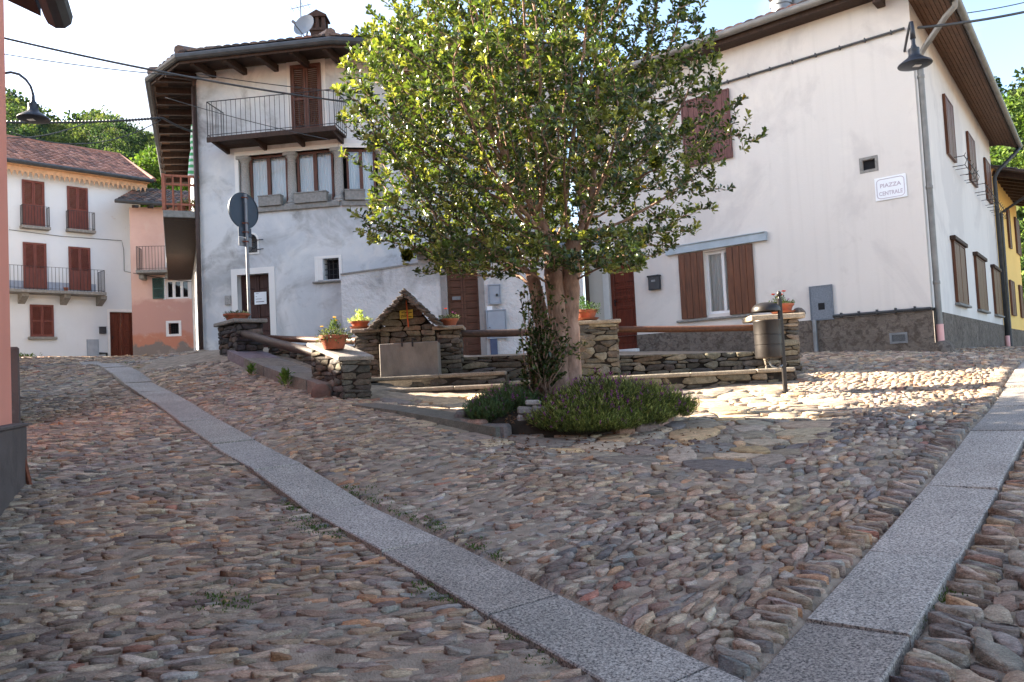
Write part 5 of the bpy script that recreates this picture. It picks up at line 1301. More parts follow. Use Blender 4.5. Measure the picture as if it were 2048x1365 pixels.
def cream_things():
    # street sign with its lettering
    r = RF.rect(1749, 361, 1815, 391); s = MB(); RF.box(s, r[0], r[1], r[2] - .02, r[3] + .02, .002, .02, .004)
    o = s.build('street_sign', M['paper']); tag(o, 'white street name plaque lettered PIAZZA CENTRALE near the house corner', 'street sign')
    ink = simple('pale_lilac_ink', srgb(184, 174, 186), .7, 0, .1, 10, 0)
    b = MB(); W = r[1] - r[0]; H = r[3] - r[2] + .04; u0, z0 = r[0], r[2] - .02; ins, R = .035, .06; pts = []
    for cx_, cz, a0 in ((u0 + W - ins - R, z0 + H - ins - R, 0), (u0 + ins + R, z0 + H - ins - R, 90), (u0 + ins + R, z0 + ins + R, 180), (u0 + W - ins - R, z0 + ins + R, 270)):
        for k in range(5): a = math.radians(a0 + 22.5 * k); pts.append(RF.pt(cx_ + R * math.cos(a), cz + R * math.sin(a), .021))
    b.tube(pts + pts[:1], .006, 4); b.build('sign_border', ink, o)
    for k, (txt, zz) in enumerate((('PIAZZA', .60), ('CENTRALE', .26))):
        cu = bpy.data.curves.new('lettering', 'FONT'); cu.body = txt; cu.size = H * .245; cu.align_x = 'CENTER'; cu.align_y = 'CENTER'; cu.extrude = .001; cu.offset = .0015
        tx = bpy.data.objects.new('lettering', cu); COL.objects.link(tx)
        X, Z = RF.d, Vector((0, 0, 1)); Mx = Matrix((X, Z, RF.n)).transposed().to_4x4()
        Mx.translation = RF.pt(u0 + W / 2, z0 + H * (zz + .02), .022)
        dg = bpy.context.evaluated_depsgraph_get(); me = bpy.data.meshes.new_from_object(tx.evaluated_get(dg)); me.transform(Matrix.Diagonal((1.02 if k == 0 else .80, 1, 1, 1))); me.transform(Mx); me.transform(Matrix.Translation(-o.location)); me.materials.clear(); me.materials.append(ink)
        bpy.data.objects.remove(tx); ob = bpy.data.objects.new('lettering', me); COL.objects.link(ob); ob.parent = o
    # letter box
    r = RF.rect(1300, 553, 1323, 579); l = MB(); RF.box(l, r[0], r[1], r[2], r[3] - .03, .002, .11, .008); RF.box(l, r[0] - .015, r[1] + .015, r[3] - .035, r[3], .002, .13, .008); o = l.build('letter_box', M['lamp_black']); tag(o, 'black metal letter box on the cream wall between the door and the window', 'letter box')
    q = MB(); u = (r[0] + r[1]) / 2; RF.box(q, u - .05, u + .05, r[2] + (r[3] - r[2]) * .55, r[2] + (r[3] - r[2]) * .68, .11, .113); q.build('emblem', M['galv'], o)
    # iron flower holders under the upper side windows
    for (x0, y0, x1, y1), lab in (((1905, 330, 1930, 352), 'iron flower pot holder on the side wall, nearest the house corner'), ((1949, 383, 1972, 403), 'iron flower pot holder on the side wall, the middle of three'), ((1979, 415, 1993, 432), 'iron flower pot holder on the side wall next to the far downpipe')):
        a, b = RS.hit(x0, (y0 + y1) / 2), RS.hit(x1, (y0 + y1) / 2); z = (a[1] + b[1]) / 2; m = MB(); L = max(.5, b[0] - a[0])
        for zz in (z - .12, z + .08): m.tube([RS.pt(a[0], zz, .01), RS.pt(a[0], zz, .24), RS.pt(a[0] + L, zz, .24), RS.pt(a[0] + L, zz, .01)], .009, 5)
        for k in range(6):
            u = a[0] + L * k / 5; m.tube([RS.pt(u, z - .12, .24), RS.pt(u, z - .12 + .1, .28), RS.pt(u, z + .08, .24), RS.pt(u, z + .14, .27)], .007, 5)
        for k in range(3): u = a[0] + L * (k + .5) / 3; m.tube([RS.pt(u, z - .12, .01), RS.pt(u, z - .12, .24)], .007, 5)
        tag(m.build('flower_holder', M['iron']), lab, 'flower holder', 'iron flower holders on the side wall')
    # street lamp hung from the corner
    Y = 12.75; top = P(1826, 78, Y); s = 65 * Y / 1550 / .536
    t = thing('street_lamp', top, 'black bell shaped street lamp hanging at the corner of the cream house', 'street lamp', 'street lamps with bell shades')
    a = MB(); hk = P(1823, 44, Y); wl = RF.pt(-.12, hk.z - .12, .02)
    lamp_head(t, top, s); a.tube([top, top + Vector((0, 0, .15)), hk], [.045, .035, .026], 10); a.tube([hk + Vector((0, 0, -.02)), hk + Vector((.03, .1, .03)), hk.lerp(wl, .6) + Vector((0, 0, .05)), wl], .022, 8); a.build('lamp_arm', M['lamp_black'], t, smooth=True)
cream_things()

# ------------------------------------------------------------------ yellow house farther along the right street
M['yellow'] = wall_paint('yellow_plaster', srgb(232, 196, 120), [(srgb(214, 176, 108), 1, .55, .75, .4)], .25, 30, .005, .05, 1)
def yellow_house():
    o = RS.pt(12.15, 0, .0); W = Wall((o.x, o.y), (.618, .786), n=(.786, -.618)); zt = 7.0
    h = thing('yellow_house', (o.x, o.y, 1.65), 'yellow house with brown shutters beyond the cream house on the right lane', 'house')
    L = 6.5; m = MB(); wall_panel(W, m, 0, L, 2.35, zt); m.add([W.pt(L, 1.5), W.pt(L, zt), W.pt(L, zt, -6), W.pt(L, 1.5, -6)], [(0, 1, 2, 3)]); m.add([W.pt(0, 1.5), W.pt(0, zt), W.pt(0, zt, -6), W.pt(0, 1.5, -6)], [(0, 1, 2, 3)]); m.build('wall', M['yellow'], h)
    p = MB(); wall_panel(W, p, -.02, L + .02, 1.2, 2.36, off=.02); p.build('plinth', M['roughcast_grey'], h)
    for q, mt in (((2011, 418, 2021, 498), 'plank'), ((2027, 436, 2040, 512), 'brown_wood')):
        r = W.rect(*q); r = (max(.25, r[0]), r[1], r[2], r[3]); shutters('window', W, r, M[mt], h, 'plank', .012, 2, n=3)
    for q in ((2017, 562, 2030, 632), (2036, 572, 2046, 636)):
        r = W.rect(*q); f = shutters('window', W, r, M['brown_wood'], h, 'plank', .012, 2, n=3)
    ze = zt - .05; r = MB(); e0, e1 = W.pt(-.35, ze - .25, 1.35), W.pt(L + .4, ze - .25, 1.35); up = (-W.n * 5 + Vector((0, 0, 1.9))); tile_roof(r, e0, e1, up, up.length, .24, .38, .055, TILE_GREY); r.build('roof', M['roof_tile'], h)
    for k in range(10): u = .05 + k * .68; b = MB(); b.bar(W.pt(u, ze - .34, 1.3), W.pt(u, ze + .1, 0), .12, .16); b.build('rafter', M['dark_wood'], h)
    g = MB(); g.tube([e0 + W.n * .08, e1 + W.n * .08], .08, 10); g.build('gutter', M['gutter_dark'], h)
    d = MB(); d.tube([W.pt(0, ze - .3, 1.4), W.pt(.05, ze - .5, 1.2), W.pt(.25, ze - 1.1, .12), W.pt(.25, 1.7, .1)], .05, 8); d.build('downpipe', M['gutter_dark'], h)
yellow_house()
# ------------------------------------------------------------------ dry stone walls and piers of the little terrace
PAL_WALL = [((118, 112, 104), 8), ((104, 98, 92), 8), ((130, 121, 108), 5), ((92, 88, 85), 6), ((142, 133, 120), 3), ((110, 101, 90), 5), ((124, 121, 118), 5), ((98, 88, 80), 3)]
PAL_WARM = [((154, 143, 126), 8), ((134, 124, 110), 7), ((166, 155, 136), 4), ((108, 99, 90), 6), ((132, 114, 94), 2), ((116, 112, 108), 5)]
PAL_DARK = [((92, 86, 84), 8), ((78, 74, 76), 6), ((110, 100, 92), 5), ((100, 84, 76), 3), ((126, 116, 106), 3)]
class Masonry:
    def __init__(s): s.V = []; s.FL = []; s.LS = []; s.C = []; s.MI = []; s.nv = 0; s.nl = 0
    def put(s, V, FL, LS, C, mi=0):
        s.V.append(V); s.FL.append(np.asarray(FL) + s.nv); s.LS.append(np.asarray(LS) + s.nl); s.C.append(C); s.MI.append(np.full(len(LS), mi)); s.nv += len(V); s.nl += len(FL)
    def face(s, a, b, z0, z1, pal=PAL_WALL, size=(.14, .46), hh=(.018, .055), z0b=None, z1b=None, off=0.0, H=(.012, .045), gap=.007, skip=None):
        """stones on the vertical face a->b (plan points; outward normal on the right hand side); z may differ at b"""
        a = np.array(a, float); b = np.array(b, float); L = np.hypot(*(b - a)); d = (b - a) / L; n = np.array((d[1], -d[0]))
        z0b = z0 if z0b is None else z0b; z1b = z1 if z1b is None else z1b; zl = min(z0, z0b); zh = max(z1, z1b)
        N = int(max(200, L * (zh - zl) * 2600)); rng = RNG
        # courses: candidates snap to irregular course heights
        hs = []; z = zl
        while z < zh:
            h = rng.uniform(hh[0] * 2, hh[1] * 2); hs.append((z + h / 2, h / 2)); z += h
        hs = np.array(hs); k = rng.integers(0, len(hs), N); uv = np.c_[rng.uniform(0, L, N), hs[k, 0] + rng.normal(0, .008, N)]
        A = rng.uniform(size[0] / 2, size[1] / 2, N) ; B = hs[k, 1] * rng.uniform(.9, 1.1, N); TH = rng.normal(0, .05, N)
        t = uv[:, 0] / L; m = (uv[:, 1] > z0 + (z0b - z0) * t + .01) & (uv[:, 1] < z1 + (z1b - z1) * t - .01)
        if skip is not None: m &= ~skip(uv)
        uv, A, B, TH = uv[m], A[m], B[m], TH[m]
        acc = darts(uv, A, B, TH, .72, .35); 
        if len(acc) < 3: return
        pts, A, B, TH = uv[acc], A[acc], B[acc], TH[acc]
        o = star_cells(pts, A, B, TH, 16, gap * .7, 20, 1.6, bounds=(0, L, zl, zh), smooth=.0, jit=.07)
        hgt = rng.uniform(H[0], H[1], len(pts))
        mp = lambda u, h: np.c_[a[0] + d[0] * u[:, 0] + n[0] * (h + off), a[1] + d[1] * u[:, 0] + n[1] * (h + off), u[:, 1]]
        # keep stones under a sloping top
        V, FL, LS, C = stones_mesh(pts, o, hgt, .02, mp, pick_colors(len(pts), pal) * .66, rings=((1, .2), (.985, .8), (.93, .98)), tilt=.06, dome=1.0)
        if z1 != z1b or z0 != z0b:
            tt = ((V[:, :2] - a) @ d) / L; V[:, 2] = np.clip(V[:, 2], z0 + (z0b - z0) * tt, z1 + (z1b - z1) * tt)
        s.put(V, FL, LS, C, 0)
    def core(s, poly, z0, z1, top=None):
        """mortar core: plan polygon, z1 number or list per corner"""
        n = len(poly); z1 = z1 if hasattr(z1, '__len__') else [z1] * n; z0 = z0 if hasattr(z0, '__len__') else [z0] * n
        V = np.array([(x, y, z) for (x, y), z in zip(poly, z0)] + [(x, y, z) for (x, y), z in zip(poly, z1)]); FL = []; LS = []
        for i in range(n): LS.append(len(FL)); j = (i + 1) % n; FL += [i, j, n + j, n + i]
        LS.append(len(FL)); FL += [n + i for i in range(n)]; LS.append(len(FL)); FL += list(range(n))[::-1]
        s.put(V, FL, LS, np.full((2 * n, 3), .2), 1)
    def build(s, name, parent=None, base=None):
        return np_mesh(name, np.concatenate(s.V), np.concatenate(s.FL), np.concatenate(s.LS), [M['masonry'], M['dark_mortar']], parent, np.concatenate(s.C), False, np.concatenate(s.MI), base)
def box_pier(name, c, d, w, dp, z0, z1, label, cat='pier', group=None, cap=.05, over=.05, pal=PAL_WALL, tilt=0, parent=None, cap_col=(122, 118, 112), capmat=None, over_l=None, slope=0):
    """pier of stones: c nearest corner... here the left front corner, d direction of the front face, w width, dp depth"""
    c = np.array(c, float); d = np.array(d, float); d /= np.hypot(*d); n = np.array((-d[1], d[0]))   # n points to the back
    p = [c, c + d * w, c + d * w + n * dp, c + n * dp]
    zt = lambda q: z1 + tilt * float((q - c) @ n) + slope * float((q - c) @ d)
    m = Masonry()
    m.core([tuple(c + d * .01 + n * .01), tuple(c + d * (w - .01) + n * .01), tuple(c + d * (w - .01) + n * (dp - .01)), tuple(c + d * .01 + n * (dp - .01))], z0, [zt(q) - .002 for q in p])
    for a, b in ((p[0], p[1]), (p[1], p[2]), (p[2], p[3]), (p[3], p[0])): m.face(a, b, z0, zt(a), pal, z1b=zt(b), off=-.015, H=(.01, .035))
    t = thing(name, (float(c[0] + d[0] * w / 2), float(c[1] + d[1] * w / 2), z0), label, cat, group) if parent is None else parent
    m.build('masonry', t)
    cb = MB(); ol = over if over_l is None else over_l; ctr = c + d * (w + over - ol) / 2 + n * dp / 2; D, Nn = Vector((*d, slope)).normalized(), Vector((*n, tilt)).normalized(); up = D.cross(Nn)
    k = random.uniform(.9, 1.1); cb.obox(Vector((*ctr, zt(ctr) + cap / 2 + .001)), D * (w + over + ol) / 2, Nn * (dp / 2 + over), up * cap / 2, tuple(x * k for x in srgb(*cap_col)), .012)
    cb.build('cap_slab', capmat or M['slate'], t)
    return t
ROCK = M['slate']
def square():
    # upper pier where the parapet starts
    c1 = (-5.43, 14.34); dd = (.59, -.74)
    # its long face looks at the street, the short one at the square
    p1 = box_pier('stone_pier', c1, (.62, -.78), .95, .48, 1.95, 2.80, 'tall dark stone pier at the upper end of the parapet below the road sign', 'pier', 'stone piers round the terrace', cap=.07, over=.07, pal=PAL_DARK)
    # lower pier
    box_pier('stone_pier', (-2.86, 11.0), (.6, -.8), 1.0, .42, 1.2, 2.17, 'stone pier with sloping slab at the lower end of the parapet', 'pier', 'stone piers round the terrace', cap=.06, over=.05, pal=PAL_WALL, cap_col=(150, 144, 138), slope=-.24)
    w_ = 12.0
    a = P(1152, 700, 12.0); b = P(1238, 700, 12.0); box_pier('stone_pier', (a.x, a.y), (1, 0), b.x - a.x, .5, 1.4, 2.36, 'stone pier directly behind the tree trunk', 'pier', 'stone piers round the terrace', cap=.06, over=.05, pal=PAL_WARM, cap_col=(160, 146, 128))
    a = P(1531, 700, 11.7); b = P(1598, 700, 11.7); box_pier('stone_pier', (a.x, a.y), (.97, -.1), b.x - a.x, .52, 1.4, 2.27, 'warm stone pier behind the litter bin', 'pier', 'stone piers round the terrace', cap=.08, over=.09, pal=PAL_WARM, cap_col=(164, 150, 130), over_l=.2)
    a = P(712, 700, 12.25); b = P(757, 700, 12.25); box_pier('stone_pier', (a.x, a.y), (1, 0), b.x - a.x, .5, 1.5, 2.42, 'slim stone pier on the left flank of the fountain', 'pier', 'stone piers round the terrace', cap=.06, over=.06, pal=PAL_WALL, cap_col=(140, 130, 118))
    a = P(874, 700, 12.2); b = P(922, 700, 12.2); box_pier('stone_pier', (a.x, a.y), (1, 0), b.x - a.x, .5, 1.5, 2.40, 'stone pier on the right flank of the fountain', 'pier', 'stone piers round the terrace', cap=.06, over=.06, pal=PAL_WALL, cap_col=(140, 130, 118))
    # retaining walls
    def rwall(label, pts, z0, ztops, th=.4, pal=PAL_WALL, name='retaining_wall', cat='stone wall', capz=None):
        m = Masonry(); t = None
        for (a, b, za, zb) in zip(pts[:-1], pts[1:], ztops[:-1], ztops[1:]):
            a, b = np.array(a), np.array(b); d = (b - a) / np.hypot(*(b - a)); n = np.array((-d[1], d[0]))
            m.core([tuple(a + n * .012), tuple(b + n * .012), tuple(b + n * th), tuple(a + n * th)], z0, [za, zb, zb, za]); m.face(a, b, z0, za, pal, z1b=zb, off=0)
        o = m.build(name); tag(o, label, cat); return o
    a = P(538, 700, 14.2); b = P(712, 700, 12.5)
    rwall('low yellowish stone wall under the rail between the dark pier and the fountain', [(a.x, a.y), (b.x, b.y)], 1.3, [2.42, 2.22], pal=PAL_WARM)
    a = P(922, 700, 12.35); b = P(1152, 700, 12.3); rwall('grey stone retaining wall right of the fountain below the dark rail', [(a.x, a.y), (b.x, b.y)], 1.2, [1.96, 1.93])
    a = P(1238, 700, 12.2); b = P(1532, 700, 11.9); rwall('warm stone retaining wall below the brown rail', [(a.x, a.y), (b.x, b.y)], 1.2, [1.86, 1.80], pal=PAL_WARM)
    # stepped ledges with slab tops
    def ledge(label, pts, zt, z0, dp, pal=PAL_WALL, cap=.06, col=(128, 119, 108)):
        a, b = np.array(pts[0]), np.array(pts[1]); L = np.hypot(*(b - a)); d = (b - a) / L; n = np.array((-d[1], d[0]))
        t = thing('stone_ledge', (float((a + b)[0] / 2), float((a + b)[1] / 2), z0), label, 'stone bench'); m = Masonry()
        m.core([tuple(a + n * .03), tuple(b + n * .03), tuple(b + n * dp), tuple(a + n * dp)], z0, zt - cap - .003); m.face(a + n * .03, b + n * .03, z0, zt - cap, pal, size=(.2, .6), hh=(.02, .06), off=-.015); m.face(b + n * .03, b + n * dp, z0, zt - cap, pal, off=-.015); m.build('masonry', t)
        c = MB(); u = 0
        while u < L - .05:
            w = min(random.uniform(.7, 1.3), L - u); w = L - u if L - u - w < .4 else w; k = random.uniform(.85, 1.12)
            ctr = a + d * (u + w / 2) + n * (dp / 2 - .005 + random.uniform(-.008, .008)); c.obox((*ctr, zt - cap / 2 + random.uniform(-.004, .004)), Vector((*d, 0)) * (w / 2 - .003), Vector((*n, 0)) * (dp / 2 + .02), Vector((random.uniform(-.0, .0), 0, cap / 2)), tuple(x * k for x in srgb(*col)), .014); u += w
        c.build('slab_top', ROCK, t)
    a = P(734, 760, 11.5); b = P(1012, 760, 11.45); ledge('upper stone step in front of the fountain', [(a.x, a.y), (b.x, b.y)], 1.70, 1.2, .75)
    a = P(733, 760, 11.1); b = P(1008, 760, 11.08); ledge('lower stone step in front of the fountain', [(a.x, a.y), (b.x, b.y)], 1.52, 1.1, .42)
    a = P(1000, 760, 11.65); b = P(1592, 760, 11.18); ledge('long low stone bench running behind the lavender to the litter bin', [(a.x, a.y), (b.x, b.y)], 1.545, 1.0, .72, PAL_WARM, col=(158, 148, 132))
    # terrace behind
    tp = [(-5.0, 14.5, 2.30), (-2.3, 12.75, 2.15), (-1.0, 12.7, 1.93), (2.0, 12.5, 1.85), (4.15, 12.1, 1.76), (4.3, 12.4, 1.74), (4.75, 15.85, 1.9), (2.2, 18.3, 2.11), (1.5, 17.1, 2.11), (-3.74, 17.0, 2.15), (-3.8, 17.4, 2.15), (-7.1, 17.9, 2.5)]
    t = MB(); t.add(tp + [(-.2, 14.8, 2.0)], [(i, (i + 1) % len(tp), len(tp)) for i in range(len(tp))]); t.add(tp + [(x, y, z - .8) for x, y, z in tp], [(i, (i + 1) % len(tp), len(tp) + (i + 1) % len(tp), len(tp) + i) for i in range(len(tp))]); tag(t.build('terrace', M['mortar']), kind='structure')
    # rails
    def rail(label, p, q, r, mat, sq=False):
        m = MB(); pts = [p.lerp(q, k / 8) + Vector((0, 0, -.012 * math.sin(math.pi * k / 8))) for k in range(9)]; m.tube(pts, r, 12, wob=.03); tag(m.build('wooden_rail', mat, smooth=True, angle=60), label, 'rail', 'wooden rails between the piers')
    brown = wood('rail_wood', srgb(88, 58, 42), .55, (9, 9, 9), .3); M['rail_wood'] = brown
    dark = wood('dark_rail_wood', srgb(66, 54, 50), .6, (9, 9, 9), .3)
    rail('dark sloping round rail between the dark pier and the lower pier', P(489, 668, 13.62), P(632, 707, 11.1), .07, dark)
    rail('brown horizontal rail behind the sloping one, left of the fountain', P(534, 676, 14.15), P(714, 682, 12.45), .055, brown)
    rail('dark horizontal rail between the fountain and the tree', P(915, 668, 12.35), P(1158, 661, 12.25), .06, dark)
    rail('brown horizontal rail between the tree and the litter bin', P(1230, 659, 12.2), P(1538, 655, 11.9), .05, brown)
    # street side kerb under the sloping rail
    a, b = np.array(gp(458, 722)), np.array(gp(642, 795)); L = np.hypot(*(b - a)); d = (b - a) / L; n = np.array((-d[1], d[0])); k = MB(); u = -.1
    while u < L - .15:
        w = min(random.uniform(.7, 1.2), L - u - .02); cs = []
        for uu in (u + .01, u + w - .01):
            for nn in (0 + random.uniform(-.02, .03), .62):
                q = a + d * uu + n * nn; q0 = a + d * uu; cs.append((q, float(gz(q0[0], q0[1])) + .17 - .02 * nn))
        col = tuple(x * random.uniform(.85, 1.15) for x in srgb(116, 113, 108)); (q0, z0), (q1, z1), (q2, z2), (q3, z3) = cs
        k.hexa([(*q0, z0 - .4), (*q2, z2 - .4), (*q3, z3 - .4), (*q1, z1 - .4), (*q0, z0), (*q2, z2), (*q3, z3), (*q1, z1)], col); u += w
    tag(k.build('stone_kerb', ROCK), 'low kerb of grey slabs along the street under the sloping rail', 'kerb')
    s = MB(); c = G(641, 797); s.lathe(c + Vector((0, .05, .06)), [(.001, -.07), (.08, -.065), (.125, -.04), (.135, 0), (.125, .03), (.08, .05), (.001, .06)], 16, axis=(.35, -.9, .1)); tag(s.build('round_stone', simple('reddish_stone', srgb(104, 80, 72), .9, 0, .35, 9, .6, 40, bdist=.01), smooth=True), 'rounded reddish stone leaning at the foot of the lower pier', 'stone')
    # long step slab on the near side of the flagged floor
    a, b = np.array(gp(703, 814)), np.array(gp(993, 877)); L = np.hypot(*(b - a)); d = (b - a) / L; n = np.array((-d[1], d[0])); k = MB(); u = 0
    for w in (L * .36, L * .64):
        cs = []
        for uu in (u + .006, u + w - .006):
            for nn in (0, .36):
                q = a + d * uu + n * nn; cs.append((q, float(gz(q[0], q[1])) + .03 + .075 * uu / L))
        (q0, z0), (q1, z1), (q2, z2), (q3, z3) = cs; col = tuple(x * random.uniform(.9, 1.1) for x in srgb(104, 96, 92))
        k.hexa([(*q0, z0 - .3), (*q2, z2 - .3), (*q3, z3 - .3), (*q1, z1 - .3), (*q0, z0), (*q2, z2), (*q3, z3), (*q1, z1)], col); u += w
    tag(k.build('step_slab', ROCK), 'long dark stone step slab lying between the cobbles and the flagged floor', 'step')
square()

def fountain():
    Yg, Ys = 12.2, 11.72
    L, R, apex = P(762, 700, Yg), P(872, 700, Yg), P(813, 592, Yg)
    t = thing('stone_fountain', ((L.x + R.x) / 2, Yg, 1.6), 'gabled stone fountain with stepped slate roof, yellow plaque and grey slab basin', 'fountain')
    ze = P(762, 664, Yg).z - .02; zr = apex.z
    m = Masonry(); x0, x1, xa = L.x, R.x, apex.x
    # gable wall core and face
    V = np.array([(x0, Yg + .02, 1.4), (x1, Yg + .02, 1.4), (x1, Yg + .02, ze), (xa, Yg + .02, zr), (x0, Yg + .02, ze), (x0, Yg + .5, 1.4), (x1, Yg + .5, 1.4), (x1, Yg + .5, ze), (xa, Yg + .5, zr), (x0, Yg + .5, ze)])
    FL = [0, 1, 2, 3, 4, 9, 8, 7, 6, 5, 0, 5, 6, 1, 1, 6, 7, 2, 2, 7, 8, 3, 3, 8, 9, 4, 4, 9, 5, 0]; LS = [0, 5, 10, 14, 18, 22, 26]; m.put(V, FL, LS, np.full((10, 3), .2), 1)
    W = x1 - x0
    def skip(uv):
        x = uv[:, 0] + x0; zl = np.where(x < xa, ze + (zr - ze) * (x - x0) / (xa - x0), ze + (zr - ze) * (x1 - x) / (x1 - xa)); return uv[:, 1] > zl - .03
    m.face((x0, Yg), (x1, Yg), 1.5, zr, PAL_WARM, size=(.18, .46), hh=(.03, .07), skip=skip, H=(.015, .04))
    m.build('gable_wall', t)
    s = MB()
    for sx, xe, zz in ((-1, P(746, 664, Yg).x, P(748, 664, Yg).z), (1, P(884, 657, Yg).x, P(884, 657, Yg).z)):
        n = 19
        for i in range(n):
            f = i / (n - 1); x = xe + (xa - xe) * f; z = zz + (zr - .02 - zz) * f
            for yy in (Yg - .14, Yg + .18):
                k = random.uniform(.7, 1.2); ln = random.uniform(.05, .08)
                s.obox((x + sx * .0 + random.uniform(-.012, .012), yy + random.uniform(-.02, .02), z + .03), Vector((ln, 0, sx * random.uniform(-.03, -.0))), Vector((0, .19, .01)), Vector((sx * .003, 0, random.uniform(.010, .015))), tuple(q * k for q in srgb(92, 85, 79)), .006)
    s.obox((xa, Yg, zr + .04), (.045, 0, 0), (0, .3, 0), (0, 0, .02), srgb(80, 74, 68), .006); s.obox((xa - .01, Yg - .1, zr + .07), (.015, 0, 0), (0, .1, 0), (0, 0, .03), srgb(80, 74, 68), .006); s.build('slate_roof', M['slate'], t)
    # basin
    a, b = P(758, 689, Ys), P(875, 682, Ys); zb = P(815, 756, Ys).z; zt = (a.z + b.z) / 2; mt = M['basin'] = simple('basin_stone', srgb(114, 108, 103), .85, 0, .35, 5, .5, 60, bdist=.008, stretch=(1, 1, .5))
    bs = MB(); bs.obox(((a.x + b.x) / 2, Ys + .03, (zb + zt) / 2), ((b.x - a.x) / 2, 0, (b.z - a.z) * .3), (0, .035, 0), (0, 0, (zt - zb) / 2), None, .01)
    for x in (a.x + .04, b.x - .04): bs.obox((x, Ys + .27, (zb + zt) / 2 - .01), (.035, 0, 0), (0, .2, 0), (0, 0, (zt - zb) / 2))
    bs.obox(((a.x + b.x) / 2, Ys + .27, zb + .1), ((b.x - a.x) / 2 - .08, 0, 0), (0, .2, 0), (0, 0, .04)); bs.build('basin', mt, t)
    wv = MB(); wv.add([(a.x + .07, Ys + .066, zt - .12), (b.x - .07, Ys + .066, zt - .12), (b.x - .07, Ys + .47, zt - .12), (a.x + .07, Ys + .47, zt - .12)], [(0, 1, 2, 3)])
    wt = NT('water'); wv.build('water', wt.done(wt.pbsdf((.02, .03, .03), .05, 0, .6).outputs[0]), t)
    for px in (804, 825):
        p = P(px, 682, Ys); c = MB(); c.bar(p + Vector((0, -.012, .04)), p + Vector((0, -.012, -.09)), .025, .014, up=(0, 1, 0)); c.bar(p + Vector((0, -.015, .035)), p + Vector((0, .40, .035)), .025, .014); c.build('iron_bracket', M['iron'], t)
    # white scratch
    # plaque
    r = [P(799, 621, Yg - .06), P(826, 637, Yg - .06)]; pl = MB(); cx_, cz = (r[0].x + r[1].x) / 2, (r[0].z + r[1].z) / 2; w, hh = (r[1].x - r[0].x) / 2, (r[0].z - r[1].z) / 2
    pl.obox((cx_, Yg - .055, cz), (w, 0, w * .05), (0, .005, 0), (0, 0, hh), None, .002); o = pl.build('plaque', simple('yellow_enamel', srgb(208, 184, 72), .5, 0, .08, 10, .05), t)
    tx = MB()
    for k, (l, rr) in enumerate(((-.5, -.2), (-.7, .7), (-.3, .3), (-.85, -.05), (-.85, .85))):
        z = cz + hh * (.7 - .32 * k); 
        x = cx_ + w * l
        while x < cx_ + w * rr: lw = random.uniform(.012, .03); tx.obox((x + lw / 2, Yg - .0615, z), (lw / 2, 0, 0), (0, .001, 0), (0, 0, .006 if k in (1, 3, 4) else .004)); x += lw + .006
    tx.build('lettering', M['iron'], o)
    cp = MB(); cp.tube([P(811, 587, Yg - .16), P(812, 600, Yg - .12)], .018, 8); cp.build('pipe_holder', M['gutter_dark'], t)
    cp = MB(); cp.tube([P(812, 600, Yg - .12), P(817, 655, Yg - .07)], .011, 8); cp.build('copper_pipe', simple('copper', srgb(190, 96, 60), .45, .4, .2, 10, .1), t)
fountain()

# ------------------------------------------------------------------ leaves for pots and plants
def leaf_arrays(P_, D_, N_, Ls, Ws, fold=.25, curl=.15):
    """folded leaves: base points, directions, normals -> verts, quads"""
    D_ = D_ / np.linalg.norm(D_, axis=1, keepdims=True); S = np.cross(D_, N_); S /= np.maximum(np.linalg.norm(S, axis=1, keepdims=True), 1e-6); U = np.cross(S, D_)
    L = Ls[:, None]; W = Ws[:, None]
    p0 = P_; p1 = P_ + D_ * L * .5 + U * L * curl * .5; p2 = P_ + D_ * L - U * L * curl * .3
    l1 = P_ + D_ * L * .72 + S * W * .5 + U * (W * fold + L * curl * .4); r1 = P_ + D_ * L * .72 - S * W * .5 + U * (W * fold + L * curl * .4)
    l0 = P_ + D_ * L * .32 + S * W * .33 + U * W * fold * .6; r0 = P_ + D_ * L * .32 - S * W * .33 + U * W * fold * .6
    V = np.stack([p0, l0, l1, p2, r1, r0, p1], 1).reshape(-1, 3); n = len(P_); b = np.arange(n)[:, None] * 7
    q = np.array([0, 6, 1 - 0, 1, 6, 2, 2, 6, 3, 3, 6, 4, 4, 6, 5, 5, 6, 0])
    tri = np.array([[1, 0, 6], [2, 1, 6], [3, 2, 6], [4, 3, 6], [5, 4, 6], [0, 5, 6]]).ravel()
    FL = (b + tri[None]).ravel(); LS = np.arange(n * 6) * 3
    return V, FL, LS
def leaf_mat(name, rough=.38, trans=.35, tcol=(1.3, 1.5, .5), spec=.5):
    t = NT(name); at = t.n('ShaderNodeAttribute'); at.attribute_name = 'tint'; co = t.coord(); n = t.noise(co, 30, 2)
    col = t.mix(.5, at.outputs['Color'], t.ramp(n, [(.3, (.6, .6, .6)), (.7, (1.3, 1.3, 1.3))]), 'MULTIPLY')
    p = t.pbsdf(col, rough, 0, spec); tr = t.n('ShaderNodeBsdfTranslucent'); t.l(t.mix(1.0, col, tcol, 'MULTIPLY'), tr.inputs[0])
    mx = t.n('ShaderNodeMixShader'); mx.inputs[0].default_value = trans; t.l(p.outputs[0], mx.inputs[1]); t.l(tr.outputs[0], mx.inputs[2]); return t.done(mx.outputs[0])
M['leaf'] = leaf_mat('tree_leaf', .28, .32, (1.25, 1.3, .5), .6); M['small_leaf'] = leaf_mat('small_leaf', .6, .3, (1.2, 1.3, .6), .3); M['petal'] = leaf_mat('petal', .6, .4, (1.2, 1.1, 1.1), .2)
def rnd_unit(n, rng=RNG):
    v = rng.normal(size=(n, 3)); return v / np.linalg.norm(v, axis=1, keepdims=True)
